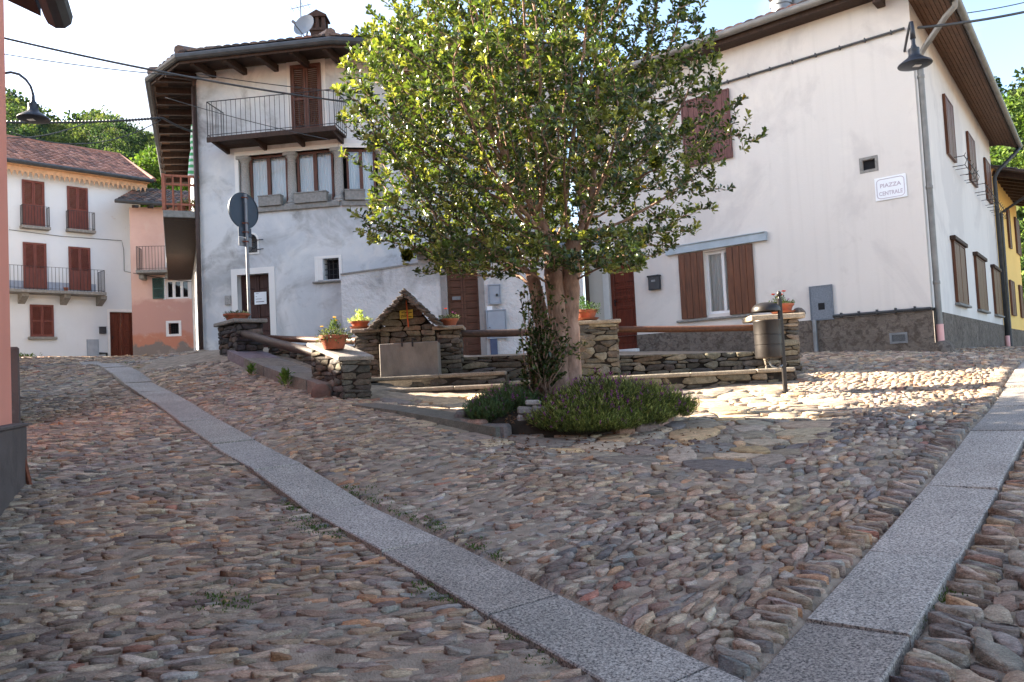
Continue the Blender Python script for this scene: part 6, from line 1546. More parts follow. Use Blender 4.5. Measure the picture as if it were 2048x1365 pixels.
def foliage(name, P_, D_, Ls, Ws, cols, mat, parent=None, N_=None, fold=.25, curl=.15, **k):
    N_ = rnd_unit(len(P_)) * .6 + np.array((0, 0, 1.0)) if N_ is None else N_
    V, FL, LS = leaf_arrays(P_, D_, N_, Ls, Ws, fold, curl); return np_mesh(name, V, FL, LS, mat, parent, np.repeat(cols, 7, 0), False, None, **k)
def pot(label, c, R, H, kind, saucer=False, flowers=None, sx=1.0, green=(70, 90, 50), n=260, spread=1.0, tall=.14, trail=.0, tuft=None):
    c = Vector(c); t = thing('flower_pot', c, label, 'flower pot', 'planted terracotta pots'); m = MB(); z0 = .0
    if saucer:
        s = MB(); s.lathe(c, [(.001, .001), (R * .95, .001), (R * 1.12, .03), (R * 1.15, .03), (R * .9, .008)], 28, sx=sx, xdir=(1, 0, 0)); s.build('saucer', M['terracotta'], t, smooth=True, angle=40); z0 = .012
    m.lathe(c + Vector((0, 0, z0)), [(.001, 0), (R * .68, 0), (R * .72, .01), (R * .92, H * .72), (R * .93, H * .74), (R * 1.03, H * .76), (R * 1.06, H * .98), (R * 1.03, H), (R * .95, H), (R * .88, H * .8), (.001, H * .78)], 32, sx=sx, xdir=(1, 0, 0)); m.build('pot', M['terracotta'], t, smooth=True, angle=35)
    so = MB(); so.lathe(c + Vector((0, 0, z0 + H * .88)), [(R * .92, 0), (R * .5, .015), (.001, .02)], 16, sx=sx, xdir=(1, 0, 0)); so.build('soil', M['dark_mortar'], t)
    rng = RNG; a = rng.uniform(0, 2 * np.pi, n); r = np.sqrt(rng.uniform(0, 1, n)) * R * spread; base = np.array(c) + np.c_[np.cos(a) * r * sx, np.sin(a) * r, np.full(n, z0 + H * .9)]
    h = rng.uniform(.1, 1, n) ** 1.2 * tall * (1.1 - .5 * r / (R * spread)); Pp = base + np.c_[np.zeros(n), np.zeros(n), h] - np.c_[np.zeros((n, 2)), np.where(r > R * .85, trail * rng.uniform(0, 1, n), 0)]
    D = np.c_[np.cos(a) * .8, np.sin(a) * .8, rng.uniform(-.1, 1.0, n)] + rng.normal(0, .4, (n, 3)); g = np.array(srgb(*green)); cols = g * rng.uniform(.5, 1.6, (n, 1)) * rng.uniform(.85, 1.15, (n, 3))
    foliage('foliage', Pp, D, rng.uniform(.025, .055, n), rng.uniform(.010, .022, n), cols, M['small_leaf'], t)
    if tuft:
        m2 = 120; x = rng.normal(0, .05, (m2, 3)) * np.array((1, 1, 0)) + np.array(c) + np.array((tuft[0], 0, z0 + H)) ; hh = rng.uniform(0, 1, m2) * tuft[1]; x = x * 1.0; x[:, 2] = c.z + z0 + H + hh; x[:, :2] += (np.array(c)[:2] + np.array((tuft[0], 0)) - x[:, :2]) * (hh / tuft[1] * .5)[:, None]
        foliage('leaves', x, rnd_unit(m2) * .7 + np.array((0, 0, .8)), rng.uniform(.03, .06, m2), rng.uniform(.012, .025, m2), np.array(srgb(*tuft[2])) * rng.uniform(.6, 1.4, (m2, 1)), M['small_leaf'], t)
    for fl in (flowers or []):
        (dx, dz, col, rad) = fl; st = MB(); f0 = c + Vector((dx * .4, 0, H)); f1 = c + Vector((dx, random.uniform(-.05, .03), H + dz)); st.tube([f0, f0.lerp(f1, .6) + Vector((0, 0, .02)), f1], .003, 4); fo = st.build('stem', M['stem'], t)
        k = 16; aa = np.linspace(0, 4 * np.pi, k, endpoint=False); D = np.c_[np.cos(aa), np.sin(aa), rng.uniform(.1, .8, k)]; foliage('flower', np.repeat(np.array(f1)[None], k, 0), D, np.full(k, rad), np.full(k, rad * .7), np.array(srgb(*col)) * rng.uniform(.8, 1.2, (k, 1)), M['petal'], fo)
M['stem'] = simple('green_stem', srgb(84, 104, 58), .7, 0, .2, 10, .1)
def pots():
    pot('wide terracotta bowl with low trailing greenery on the dark pier below the road sign', P(474, 644, 13.98), .225, .14, 0, n=220, tall=.06, trail=.1, green=(74, 86, 62))
    pot('terracotta bowl with dense greenery and yellow flowers on the lower parapet pier', P(668, 699, 10.62), .19, .19, 0, n=480, spread=1.25, tall=.12, trail=.12, green=(84, 92, 66), flowers=[(.02, .24, (236, 200, 60), .03), (-.15, .12, (236, 200, 60), .025), (.06, .2, (236, 200, 60), .022)], tuft=(.02, .2, (80, 96, 56)))
    pot('small terracotta bowl with pale foliage on the left flank of the fountain', P(720, 657, 12.45), .15, .10, 0, True, n=240, spread=1.2, tall=.06, green=(160, 168, 120), tuft=(.0, .17, (176, 190, 110)))
    pot('terracotta bowl with a single red flower on the right flank of the fountain', P(899, 652, 12.4), .145, .11, 0, n=220, spread=1.1, tall=.08, green=(104, 112, 84), flowers=[(-.05, .16, (220, 80, 40), .03), (.06, .1, (190, 110, 170), .02), (.1, .08, (190, 110, 170), .02)])
    pot('terracotta bowl on a saucer behind the tree trunk', P(1172, 641, 12.2), .185, .15, 0, True, n=360, spread=1.25, tall=.14, trail=.05, green=(70, 92, 60), tuft=(-.04, .2, (64, 92, 56)))
    pot('terracotta pot of orange red marigolds behind the litter bin', P(1566, 627, 11.95), .165, .13, 0, True, n=200, tall=.06, green=(92, 106, 62), sx=1.0, flowers=[(-.13, .16, (228, 84, 32), .035), (-.06, .13, (222, 74, 30), .03), (-.02, .15, (226, 84, 36), .032), (.03, .2, (230, 88, 36), .038), (.1, .08, (190, 120, 170), .02)], tuft=(-.05, .12, (96, 112, 64)))
    s = MB(); c = P(1597, 623, 11.95); s.lathe(c + Vector((0, 0, -.05)), [(.11, 0), (.10, .05), (.05, .10), (.001, .11)], 7); tag(s.build('loose_stone', M['roughcast_grey']), 'small grey stone beside the marigold pot on the pier', 'stone')
    o = GH0.pt(.35, 5.78, .36); pot('terracotta pot with bushy greenery on the gallery of the grey house', o, .13, .24, 0, n=120, tall=.1, green=(120, 128, 70))
    o = GH0.pt(.3, 5.78, .18); m = MB(); RNGc = RNG; n = 500; pp = np.array(o) + rnd_unit(n) * RNGc.uniform(.05, .2, (n, 1)) + np.array((0, 0, .22)); t = foliage('bushy_plant', pp, rnd_unit(n), RNGc.uniform(.03, .06, n), RNGc.uniform(.012, .03, n), np.array(srgb(150, 146, 84)) * RNGc.uniform(.6, 1.4, (n, 1)), M['small_leaf']); tag(t, 'rounded yellowish plant behind the gallery railing', 'plant')
pots()

def bin_and_sign():
    b = G(1571, 786); Y = b.y; top = P(1561, 597, Y); t = thing('litter_bin', b, 'dark metal litter bin with domed lid hung on a square post', 'litter bin')
    mt = M['bin'] = simple('bin_metal', srgb(56, 53, 52), .42, .65, .2, 6, .1, 60); H = top.z - b.z
    p = MB(); p.obox(b + Vector((0, 0, H / 2 - .05)), (.026, 0, 0), (0, .026, 0), (0, 0, H / 2 + .05), None, .004); p.lathe(b + Vector((0, 0, H)), [(.02, 0), (.016, .02), (.03, .04), (.034, .065), (.024, .09), (.001, .1)], 12); p.build('post', mt, t)
    w = 54 * Y / 1550 / 2; cz0, cz1 = P(1540, 717, Y).z, P(1535, 641, Y).z; cx_ = P(1536, 680, Y).x; c = Vector((cx_, Y, cz0)); h = cz1 - cz0
    d = MB(); d.lathe(c, [(.001, 0), (w * .86, 0), (w * .95, .012), (w * .97, .03), (w * .97, h * .33), (w * .94, h * .34), (w * .94, h * .36), (w * .975, h * .37), (w * .98, h * .60), (w * .95, h * .61), (w * .95, h * .63), (w * .985, h * .64), (w, h - .02), (w * 1.02, h - .01), (w * 1.0, h), (w * .95, h), (w * .93, h * .9), (w * .9, .03), (.001, .03)], 40); d.build('bin_body', mt, t, smooth=True, angle=35)
    lz = P(1533, 624, Y).z; l = MB(); l.lathe((cx_, Y, lz), [(w * 1.0, 0), (w * 1.03, .005), (w * 1.03, .04), (w * .98, .065), (w * .8, .10), (w * .4, .125), (.001, .13)], 40); l.lathe((cx_, Y, lz), [(w * 1.0, 0), (w * .96, .02), (.001, .03)], 40); l.build('lid', mt, t, smooth=True, angle=40)
    a = MB(); a.obox(((cx_ + b.x) / 2 + w * .4, Y, lz + .05), ((b.x - cx_) / 2 - w * .35, 0, 0), (0, .02, 0), (0, 0, .015)); a.obox(((cx_ + w + b.x) / 2, Y, cz0 + h * .8), (abs(b.x - cx_ - w) / 2 + .03, 0, 0), (0, .02, 0), (0, 0, .02)); a.obox(((cx_ + w + b.x) / 2, Y, cz0 + h * .25), (abs(b.x - cx_ - w) / 2 + .03, 0, 0), (0, .02, 0), (0, 0, .02)); a.build('bin_bracket', mt, t)
    z = cz0 - .10; q = MB(); q.tube([c + Vector((0, 0, 0)), c + Vector((0, 0, -.06)), c + Vector((.03, 0, -.11)), Vector((b.x - .08, Y - .02, z - .04)), Vector((b.x - .02, Y - .02, z))], .012, 6); q.lathe((b.x - .06, Y - .03, z - .02), [(.001, -.02), (.022, -.01), (.022, .01), (.001, .02)], 10, axis=(0, 1, 0)); q.build('lid_latch', M['galv'], t, smooth=True)
    # road sign seen from behind
    Y = 14.45; base = P(502, 705, Y); tp = P(490, 389, Y); base.x = tp.x = (base.x + tp.x) / 2
    t = thing('road_sign', (tp.x, Y, 2.2), 'round road sign seen from behind on a grey pole with two small plates', 'road sign')
    p = MB(); p.tube([(tp.x, Y, 1.9), (tp.x, Y, tp.z)], .03, 12); p.build('pole', M['galv'], t, smooth=True, angle=50)
    n = Vector((math.sin(math.radians(-59)), math.cos(math.radians(-59)), 0)); R = 36.5 * Y / 1550; c = P(494, 421, Y) + n * .05; c.x = tp.x + n.x * .06
    d = MB(); d.lathe(c, [(.001, 0), (R, 0), (R * 1.01, .01), (R, .022), (.001, .022)], 48, axis=n); d.lathe(c, [(R * .985, -.012), (R * 1.01, -.012), (R * 1.01, .0), (R * .985, 0)], 48, axis=n); d.build('sign_disc', simple('sign_back', srgb(64, 76, 88), .5, .3, .12, 3, .08), t, smooth=True, angle=40)
    s = Vector((n.y, -n.x, 0))
    for (y0, y1, mt, nm) in ((455, 474, simple('plate_back', srgb(70, 80, 92), .5, .3, .12, 5, .08), 'sign_plate'), (475, 493, M['galv'], 'sign_plate')):
        z1, z0 = P(492, y0, Y).z, P(492, y1, Y).z; d = MB(); d.obox(Vector((tp.x, Y, (z0 + z1) / 2)) + n * .045, s * .15, n * .006, Vector((0, 0, (z1 - z0) / 2)), None, .004); d.build(nm, mt, t)
    k = MB()
    for y in (396, 447, 465, 484):
        z = P(492, y, Y).z; k.tube([Vector((tp.x, Y, z)) - s * .07 + n * .03, Vector((tp.x, Y, z)) - n * .034, Vector((tp.x, Y, z)) + s * .07 + n * .03], .012, 6)
    k.build('pipe_clamp', M['rust'], t)
bin_and_sign()
# ------------------------------------------------------------------ the evergreen tree in the middle
def _bark():
    t = NT('tree_bark'); co = t.coord((1, 1, .35)); n = t.noise(co, 9, 6, .6, .4); col = t.ramp(n, [(.3, srgb(100, 80, 70)), (.5, srgb(150, 122, 107)), (.72, srgb(182, 154, 138))])
    n2 = t.noise(t.coord(), 3, 5); col = t.mix(.5, col, t.ramp(n2, [(.35, (.55, .55, .52)), (.65, (1.15, 1.1, 1.08))]), 'MULTIPLY')
    h = t.math('ADD', n, t.noise(t.coord((1, 1, .5)), 40, 4)); return t.done(t.pbsdf(col, .85, 0, .2, t.bump(h, .6, .012)).outputs[0])
M['bark'] = _bark()
def big_tree():
    rng = np.random.default_rng(21); Y0 = 8.9
    base = P(1131, 792, Y0); base.z -= .05
    t = thing('evergreen_tree', base, 'large evergreen tree with forked pale trunk growing from the flower bed', 'tree')
    stems = [([(1120, 800), (1121, 740), (1120, 690), (1117, 640), (1111, 590), (1107, 548), (1105, 515), (1101, 480)], 8.86, [.145, .125, .118, .115, .112, .108, .10, .085]),
             ([(1141, 800), (1139, 740), (1138, 690), (1137, 640), (1139, 590), (1141, 548), (1144, 515), (1149, 480)], 8.90, [.15, .135, .128, .122, .118, .112, .105, .09]),
             ([(1112, 780), (1100, 720), (1090, 670), (1081, 630), (1074, 595), (1069, 568), (1062, 548)], 9.0, [.09, .086, .084, .084, .082, .076, .062])]
    nodes = []; par = []; tr = MB(); starts = []
    for px, Y, rs in stems:
        pts = [P(x, y, Y + .1 * math.sin(i * .7)) for i, (x, y) in enumerate(px)]
        # finer resample for a wavy bole
        fine, rr = [], []
        for i in range(len(pts) - 1):
            for k in range(3): fine.append(pts[i].lerp(pts[i + 1], k / 3) + Vector(rng.normal(0, .004, 3))); rr.append(rs[i] + (rs[i + 1] - rs[i]) * k / 3)
        fine.append(pts[-1]); rr.append(rs[-1]); rr[0] *= 1.25; rr[1] *= 1.1
        tr.tube(fine, rr, 16, wob=.035); starts.append(pts[-1]); starts.append(pts[-3])
    # branch scars and knots
    # attraction points: an uneven crown
    cen = np.array(P(1055, 225, Y0)); A = []
    ph = rng.uniform(0, 6.28, 8)
    def lump(d):
        az = np.arctan2(d[:, 1], d[:, 0]); el = d[:, 2]
        return 1 + .10 * np.sin(3 * az + ph[0]) + .08 * np.sin(5 * az + 4 * el + ph[1]) + .09 * np.sin(6 * el + 2 * az + ph[2]) + .05 * np.sin(11 * az - 7 * el + ph[3])
    n = 11000; d = rnd_unit(n, rng); r = rng.uniform(0.02, 1, n) ** .42
    ax = np.where(d[:, 2:3] > 0, np.array([[2.02, 1.95, 2.6]]), np.array([[2.25, 2.15, 2.02]]))
    P0 = cen + d * ax * (r * lump(d))[:, None]
    m = P0[:, 2] > P(1100, 562, Y0).z + .26 * np.maximum(0, np.hypot(P0[:, 0] - cen[0], P0[:, 1] - cen[1]) - .7); P0 = P0[m]
    # gaps
    for k in range(30):
        c = cen + rnd_unit(1, rng)[0] * np.array((2.0, 1.9, 2.0)) * rng.uniform(.75, 1.05); P0 = P0[((P0 - c) ** 2).sum(1) > rng.uniform(.22, .42) ** 2]
    # stray shoots that stick out of the outline
    out = []; shoots = []
    for px in [(1530, 268), (1510, 285), (1490, 300), (1420, 95), (1432, 112), (1400, 130), (1380, 160), (692, 120), (700, 135), (684, 240), (690, 180), (722, 470), (740, 475), (715, 435), (1350, 440), (1330, 465), (1440, 330), (1455, 380), (790, 5), (800, 20), (690, 310), (1300, 480), (860, 500), (900, 515), (700, 100), (1465, 215)]:
        c = np.array(P(*px, Y0 + rng.uniform(-.3, .3))); c2 = cen + (c - cen) * .62; shoots.append(c)
        for k in range(13): f = rng.uniform(0, 1); out.append(c * f + c2 * (1 - f) + rng.normal(0, .04, 3))
    lowb = np.array([P(rng.uniform(870, 1290), rng.uniform(455, 560 - 40 * abs(rng.normal(0, .6))), Y0 + rng.uniform(-1.3, 1.2)) for k in range(1500)])
    Apts = np.r_[P0, np.array(out), lowb]
    N = [np.array(s) for s in starts]; par = [-1] * len(N); dirs = [np.array((0, 0, 1.0))] * len(N)
    dirs[1] = np.array((-.5, -.6, .5)); dirs[3] = np.array((.7, .5, .4)); dirs[4] = np.array((-.7, 0, .5)); dirs[5] = np.array((-.2, .6, .6)); step = .075
    for q, dd_ in (((1096, 566), (-.6, -.5, .3)), ((1152, 560), (.7, -.4, .3)), ((1066, 572), (-.8, .1, .3)), ((1120, 556), (0, -.9, .3)), ((1140, 565), (.3, .9, .3))):
        N.append(np.array(P(*q, Y0 + .06 * (1 if dd_[1] > 0 else -1)))); par.append(-1); dirs.append(np.array(dd_))
    Nn = np.array(N); alive = np.ones(len(Apts), bool); bestd = np.full(len(Apts), 1e9); besti = np.zeros(len(Apts), int)
    new0 = 0
    for it in range(130):
        for i in range(new0, len(Nn)):
            dd = ((Apts - Nn[i]) ** 2).sum(1); mm = dd < bestd; bestd[mm] = dd[mm]; besti[mm] = i
        alive &= bestd > .125 ** 2
        act = np.where(alive & (bestd < 1.5 ** 2))[0]
        if len(act) == 0: break
        v = Apts[act] - Nn[besti[act]]; v /= np.linalg.norm(v, axis=1, keepdims=True); acc = np.zeros_like(Nn); np.add.at(acc, besti[act], v); idx = np.unique(besti[act]); new0 = len(Nn); add = []
        for i in idx:
            g = acc[i]; L = np.linalg.norm(g)
            if L < 1e-6: continue
            g = g / L + dirs[i] * .35 + rng.normal(0, .10, 3); g /= np.linalg.norm(g); q = Nn[i] + g * step
            add.append(q); par.append(int(i)); dirs.append(g)
        if not add: break
        Nn = np.r_[Nn, np.array(add)]
        if len(Nn) > 17000: break
    extra = []; Lst = [q for q in Nn]
    for c in shoots:
        base_n = np.array(Lst[:len(Nn)]); i = int(np.argmin(((base_n - c) ** 2).sum(1))); a = base_n[i]; L_ = np.linalg.norm(c - a); m_ = max(1, int(L_ / step)); p_ = i; sag = rng.normal(0, .05, 3)
        for k in range(1, m_ + 1):
            f = k / m_; q = a + (c - a) * f + sag * math.sin(math.pi * f) + rng.normal(0, .008, 3); Lst.append(q); par.append(p_); g = (c - a) / L_; dirs.append(g); p_ = len(Lst) - 1
            if k % 3 == 0 and k < m_:
                sd = g * .6 + rng.normal(0, .5, 3) + np.array((0, 0, .3)); sd /= np.linalg.norm(sd); Lst.append(q + sd * .09); par.append(p_); dirs.append(sd); Lst.append(q + sd * .16); par.append(len(Lst) - 2); dirs.append(sd)
    Nn = np.array(Lst)
    # radii by the pipe rule
    nN = len(Nn); ch = [[] for _ in range(nN)]
    for i, p in enumerate(par):
        if p >= 0: ch[p].append(i)
    rad = np.zeros(nN); tipd = np.zeros(nN, int)
    for i in range(nN - 1, -1, -1):
        if not ch[i]: rad[i] = .0036
        else:
            rad[i] = (sum(rad[c] ** 2.45 for c in ch[i])) ** (1 / 2.45); tipd[i] = 1 + min(tipd[c] for c in ch[i])
    rad = np.minimum(rad, .075)
    br = MB(); seen = set()
    for s in list(range(len(N))) + [c for i in range(nN) for c in sorted(ch[i], key=lambda q: -rad[q])[1:]]:
        chain = [s] if par[s] < 0 else [par[s], s]; i = s
        while ch[i]: i = max(ch[i], key=lambda q: rad[q]); chain.append(i)
        pts = [Nn[k] for k in chain]; rs = [float(rad[k]) for k in chain]
        if par[s] >= 0: rs[0] = rs[1] * 1.05
        nseg = 9 if max(rs) > .03 else (6 if max(rs) > .01 else 4)
        (tr if max(rs) > .045 else br).tube(pts, rs, nseg)
    tr.build('trunk', M['bark'], t, smooth=True)
    br.build('branches', M['bark'], t, smooth=True)
    # leaves: whorls at the shoot tips, single leaves along the twigs
    BP, BD, BL, BW, BC, BN = [], [], [], [], [], []
    tips = np.where(rad < .012)[0]
    D = np.array(dirs)
    old = np.array([srgb(56, 72, 40), srgb(64, 82, 44), srgb(48, 62, 40), srgb(74, 90, 48)]); new = np.array([srgb(124, 132, 64), srgb(142, 146, 76), srgb(110, 120, 58), srgb(152, 152, 88)]); mid = np.array([srgb(88, 106, 52), srgb(102, 116, 56), srgb(78, 96, 48)])
    for i in tips:
        tip = not ch[i]; k = rng.integers(10, 15) if tip else (rng.integers(5, 9) if tipd[i] < 6 else 3)
        ax = D[i] * .7 + np.array((0, 0, .75)); ax /= np.linalg.norm(ax); u = np.cross(ax, (0.3, .9, .2)); u /= np.linalg.norm(u); w = np.cross(ax, u)
        a = rng.uniform(0, 6.28) + np.arange(k) * 2.4; el = rng.uniform(.40, .97, k) if tip else rng.uniform(.1, .85, k)
        dd = (np.cos(a)[:, None] * u + np.sin(a)[:, None] * w) * np.sqrt(np.maximum(0, 1 - el ** 2))[:, None] + ax * el[:, None]
        BP.append(Nn[i] + dd * .006 + ax * rng.uniform(-.045, .045, (k, 1))); BD.append(dd); BN.append(np.repeat(ax[None], k, 0) + rng.normal(0, .35, (k, 3)))
        BL.append(rng.uniform(.052, .084, k)); BW.append(rng.uniform(.026, .040, k))
        young = tip and rng.uniform() < .55
        pal = new if young else (mid if rng.uniform() < .4 else old)
        BC.append(pal[rng.integers(0, len(pal), k)] * rng.uniform(.7, 1.3, (k, 1)))
    # a few yellow dying leaves
    C = np.concatenate(BC); yl = rng.uniform(0, 1, len(C)) < .0012; C[yl] = srgb(206, 170, 50)
    foliage('leaves', np.concatenate(BP), np.concatenate(BD), np.concatenate(BL), np.concatenate(BW), C, M['leaf'], t, np.concatenate(BN), .22, .12)
    print('tree nodes', nN, 'leaves', len(C))
    # shoots sprouting at the left foot of the trunk
    s0 = P(1088, 790, 8.75); sh = thing('holly_shoots', s0, 'dark leafy shoots sprouting against the left side of the tree trunk', 'shrub'); st = MB(); LP, LD, LC = [], [], []
    for k in range(85):
        b = P(rng.uniform(1062, 1102), rng.uniform(775, 795), rng.uniform(8.6, 8.8)); hx = rng.choice([1062, 1072, 1084, 1096, 1106, 1148], p=[.14, .26, .28, .2, .09, .03]); top = P(hx + rng.normal(0, 16), rng.uniform(560, 740) if rng.uniform() < .4 else rng.uniform(650, 760), rng.uniform(8.45, 8.8))
        md = b.lerp(top, .5) + Vector(rng.normal(0, .05, 3)); st.tube([b, md, top], [.007, .006, .003], 5)
        for q in range(30):
            f = rng.uniform(.25, 1); p = (b.lerp(md, f * 2) if f < .5 else md.lerp(top, f * 2 - 1)); LP.append(np.array(p)); v = rng.normal(0, 1, 3); v[2] = abs(v[2]) * .6 + .2; LD.append(v); LC.append(old[rng.integers(0, 4)] * rng.uniform(.6, 1.2) if rng.uniform() < .85 else mid[rng.integers(0, 3)])
    for (x0, y0, x1, y1) in ((1140, 690, 1165, 690), (1120, 600, 1140, 595), (1110, 610, 1106, 590), (1060, 590, 1050, 575), (1140, 700, 1158, 712), (1050, 700, 1046, 690), (1060, 640, 1052, 610)):
        a, b = P(x0 - 15, y0 + 8, 8.6), P(x1, y1, 8.55); st.tube([a, b], .004, 4)
        for q in range(14): LP.append(np.array(a.lerp(b, rng.uniform(0, 1.1)))); LD.append(rng.normal(0, 1, 3) + np.array((0, 0, .3))); LC.append(mid[rng.integers(0, 3)] * .8)
    st.build('stems', M['bark'], sh, smooth=True); n = len(LP); foliage('leaves', np.array(LP), np.array(LD), rng.uniform(.045, .075, n), rng.uniform(.026, .04, n), np.array(LC), M['leaf'], sh)
big_tree()

# ------------------------------------------------------------------ flower bed with lavender
def flower_bed():
    rng = np.random.default_rng(31)
    c = Vector((.52, 8.55, float(gz(.52, 8.55)))); t = thing('flower_bed', c, 'round raised bed edged with stones at the foot of the tree', 'flower bed')
    rx, ry = 1.12, .80
    s = MB(); n = 36; ring = []
    for k in range(n): a = 2 * math.pi * k / n; ring.append((c.x + math.cos(a) * rx * .93, c.y + math.sin(a) * ry * .93))
    vs = [(x, y, float(gz(x, y)) - .05) for x, y in ring] + [(x, y, float(gz(x, y)) + .13) for x, y in ring] + [(c.x + .6 * (x - c.x), c.y + .6 * (y - c.y), c.z + .2) for x, y in ring] + [(c.x, c.y, c.z + .22)]
    fs = [(r * n + k, r * n + (k + 1) % n, (r + 1) * n + (k + 1) % n, (r + 1) * n + k) for r in range(2) for k in range(n)] + [(2 * n + k, 2 * n + (k + 1) % n, 3 * n) for k in range(n)]
    s.add(vs, fs); s.build('soil', M['dark_mortar'], t, smooth=True)
    a = 0
    pal = [srgb(140, 112, 98), srgb(122, 104, 96), srgb(112, 106, 104), srgb(150, 118, 98)]
    while a < 2 * math.pi:
        w = rng.uniform(.2, .36); da = w / 1.05; x, y = c.x + math.cos(a + da / 2) * rx, c.y + math.sin(a + da / 2) * ry; tg = Vector((-math.sin(a + da / 2) * rx, math.cos(a + da / 2) * ry, 0)).normalized(); nr = Vector((tg.y, -tg.x, 0)); h = rng.uniform(.05, .085); m = MB(); g = float(gz(x, y)); k = rng.uniform(.8, 1.15)
        if math.sin(a) < -.2 and .0 < x < .95: a += da; continue
        m.obox((x, y, g + h - .04), tg * (w / 2 - .008), nr * rng.uniform(.06, .08) + Vector((0, 0, rng.uniform(-.01, .01))), Vector((0, 0, h + .01)), tuple(q * k for q in pal[rng.integers(0, 4)]), .028)
        m.build('edging_stone', M['slate'], t); a += da
    # stacked stones between the two clumps
    for (px, py, w, h, dz) in ((1062, 838, 56, 22, 0), (1098, 842, 40, 20, 0), (1050, 822, 30, 16, 0), (1080, 820, 32, 14, 0), (1108, 822, 26, 14, 0), (1066, 806, 30, 10, 0)):
        p = P(px, py, 7.95); m = MB(); sc = 7.95 / 1550; k = rng.uniform(.7, 1.1); m.obox(p + Vector((0, .08, 0)), (w * sc / 2, 0, rng.normal(0, .01)), (0, .10, 0), (0, 0, h * sc / 2), tuple(q * k for q in srgb(132, 126, 122)), .025); m.build('edging_stone', M['slate'], t)
    dry = rng.uniform(0, 1, (300, 2)); x = P(1085, 800, 8.2); qx = x.x + (dry[:, 0] - .5) * .75; qy = x.y - .15 + (dry[:, 1] - .5) * .7; q = np.c_[qx, qy, gz(qx, qy) + .15 + rng.uniform(0, .05, 300)]
    foliage('dry_leaves', q, rnd_unit(300, rng) * np.array((1, 1, .4)), rng.uniform(.02, .05, 300), rng.uniform(.008, .02, 300), np.array(srgb(128, 92, 66)) * rng.uniform(.6, 1.3, (300, 1)), M['small_leaf'], t)
    def clump(label, blobs, n, nfl, cols, flower):
        """blobs: (x, y, rx, ry, height)"""
        w = np.array([b[2] * b[3] for b in blobs]); w /= w.sum(); bi = rng.choice(len(blobs), n, p=w); B = np.array(blobs)[bi]
        a = rng.uniform(0, 6.28, n); r = np.sqrt(rng.uniform(0, 1, n)); x = B[:, 0] + np.cos(a) * r * B[:, 2] * .75; y = B[:, 1] + np.sin(a) * r * B[:, 3] * .75
        H = .86 * B[:, 4] * (1 - .45 * r ** 2.2) * rng.uniform(.55, 1.12, n); g = gz(x, y) + .07
        lean = np.c_[np.cos(a) * r * B[:, 2] * .38, np.sin(a) * r * B[:, 3] * .38, H]; base = np.c_[x, y, g]
        o = thing('lavender', (float(np.mean([b[0] for b in blobs])), float(np.mean([b[1] for b in blobs])), float(g.min())), label, 'lavender bush')
        # stems as thin leaves, needles along them
        P1, D1, L1, W1, C1 = [], [], [], [], []
        k = 7
        for j in range(k):
            f = rng.uniform(.15, 1.0, n); p = base + lean * f[:, None]; d = lean / np.linalg.norm(lean, axis=1, keepdims=True) * .9 + rnd_unit(n, rng) * .6
            P1.append(p); D1.append(d); L1.append(rng.uniform(.03, .06, n)); W1.append(rng.uniform(.005, .009, n)); C1.append(np.array(cols)[rng.integers(0, len(cols), n)] * rng.uniform(.6, 1.3, (n, 1)))
        P1.append(base); D1.append(lean); L1.append(np.linalg.norm(lean, axis=1)); W1.append(np.full(n, .004)); C1.append(np.tile(np.array(srgb(92, 100, 62)), (n, 1)))
        foliage('foliage', np.concatenate(P1), np.concatenate(D1), np.concatenate(L1), np.concatenate(W1), np.concatenate(C1), M['small_leaf'], o)
        f = rng.choice(n, nfl, p=(H / H.sum())); tip = base[f] + lean[f] * 1.03; Pq, Dq = [], []
        for j in range(6): Pq.append(tip + rng.normal(0, .004, (nfl, 3)) + np.array((0, 0, -.006 * j))); Dq.append(lean[f] / np.linalg.norm(lean[f], axis=1, keepdims=True) * .5 + rnd_unit(nfl, rng) * .7)
        m = nfl * 6; foliage('flowers', np.concatenate(Pq), np.concatenate(Dq), rng.uniform(.014, .024, m), rng.uniform(.009, .014, m), np.array(flower)[rng.integers(0, len(flower), m)] * rng.uniform(.7, 1.2, (m, 1)), M['petal'], o)
    G1 = [srgb(146, 154, 82), srgb(120, 132, 70), srgb(164, 168, 98), srgb(98, 112, 64)]; G2 = [srgb(84, 108, 74), srgb(72, 94, 66), srgb(100, 122, 82)]
    FL_ = [srgb(150, 74, 140), srgb(128, 60, 128), srgb(168, 92, 152)]
    clump('broad lavender bush with purple flowers right of the tree trunk', [(1.0, 8.3, .62, .5, .50), (.72, 7.98, .46, .36, .42), (1.42, 8.45, .42, .42, .42), (.95, 8.75, .45, .3, .52), (.50, 7.86, .36, .26, .32), (1.66, 8.4, .30, .3, .30), (.85, 7.78, .40, .22, .24), (1.2, 7.95, .4, .25, .28), (.66, 7.72, .34, .2, .24), (.95, 7.74, .3, .18, .2)], 6200, 520, G1, FL_)
    clump('smaller darker lavender bush left of the tree trunk', [(-.08, 8.55, .30, .38, .40), (-.28, 8.3, .26, .28, .30), (.12, 8.75, .28, .3, .38), (-.3, 8.6, .2, .25, .3)], 2300, 160, G2, FL_)
    lf = 260; x = rng.uniform(-.3, 1.9, lf); y = rng.uniform(6.9, 8.0, lf)
    q = np.c_[x, y, gz(x, y) + .022]; o = foliage('fallen_leaves', q, rnd_unit(lf, rng) * np.array((1, 1, .15)), rng.uniform(.03, .06, lf), rng.uniform(.015, .03, lf), np.array(srgb(118, 78, 54)) * rng.uniform(.5, 1.4, (lf, 1)), M['small_leaf']); tag(o, kind='stuff'); o['label'] = 'dry brown leaves scattered on the paving in front of the bed'
flower_bed()

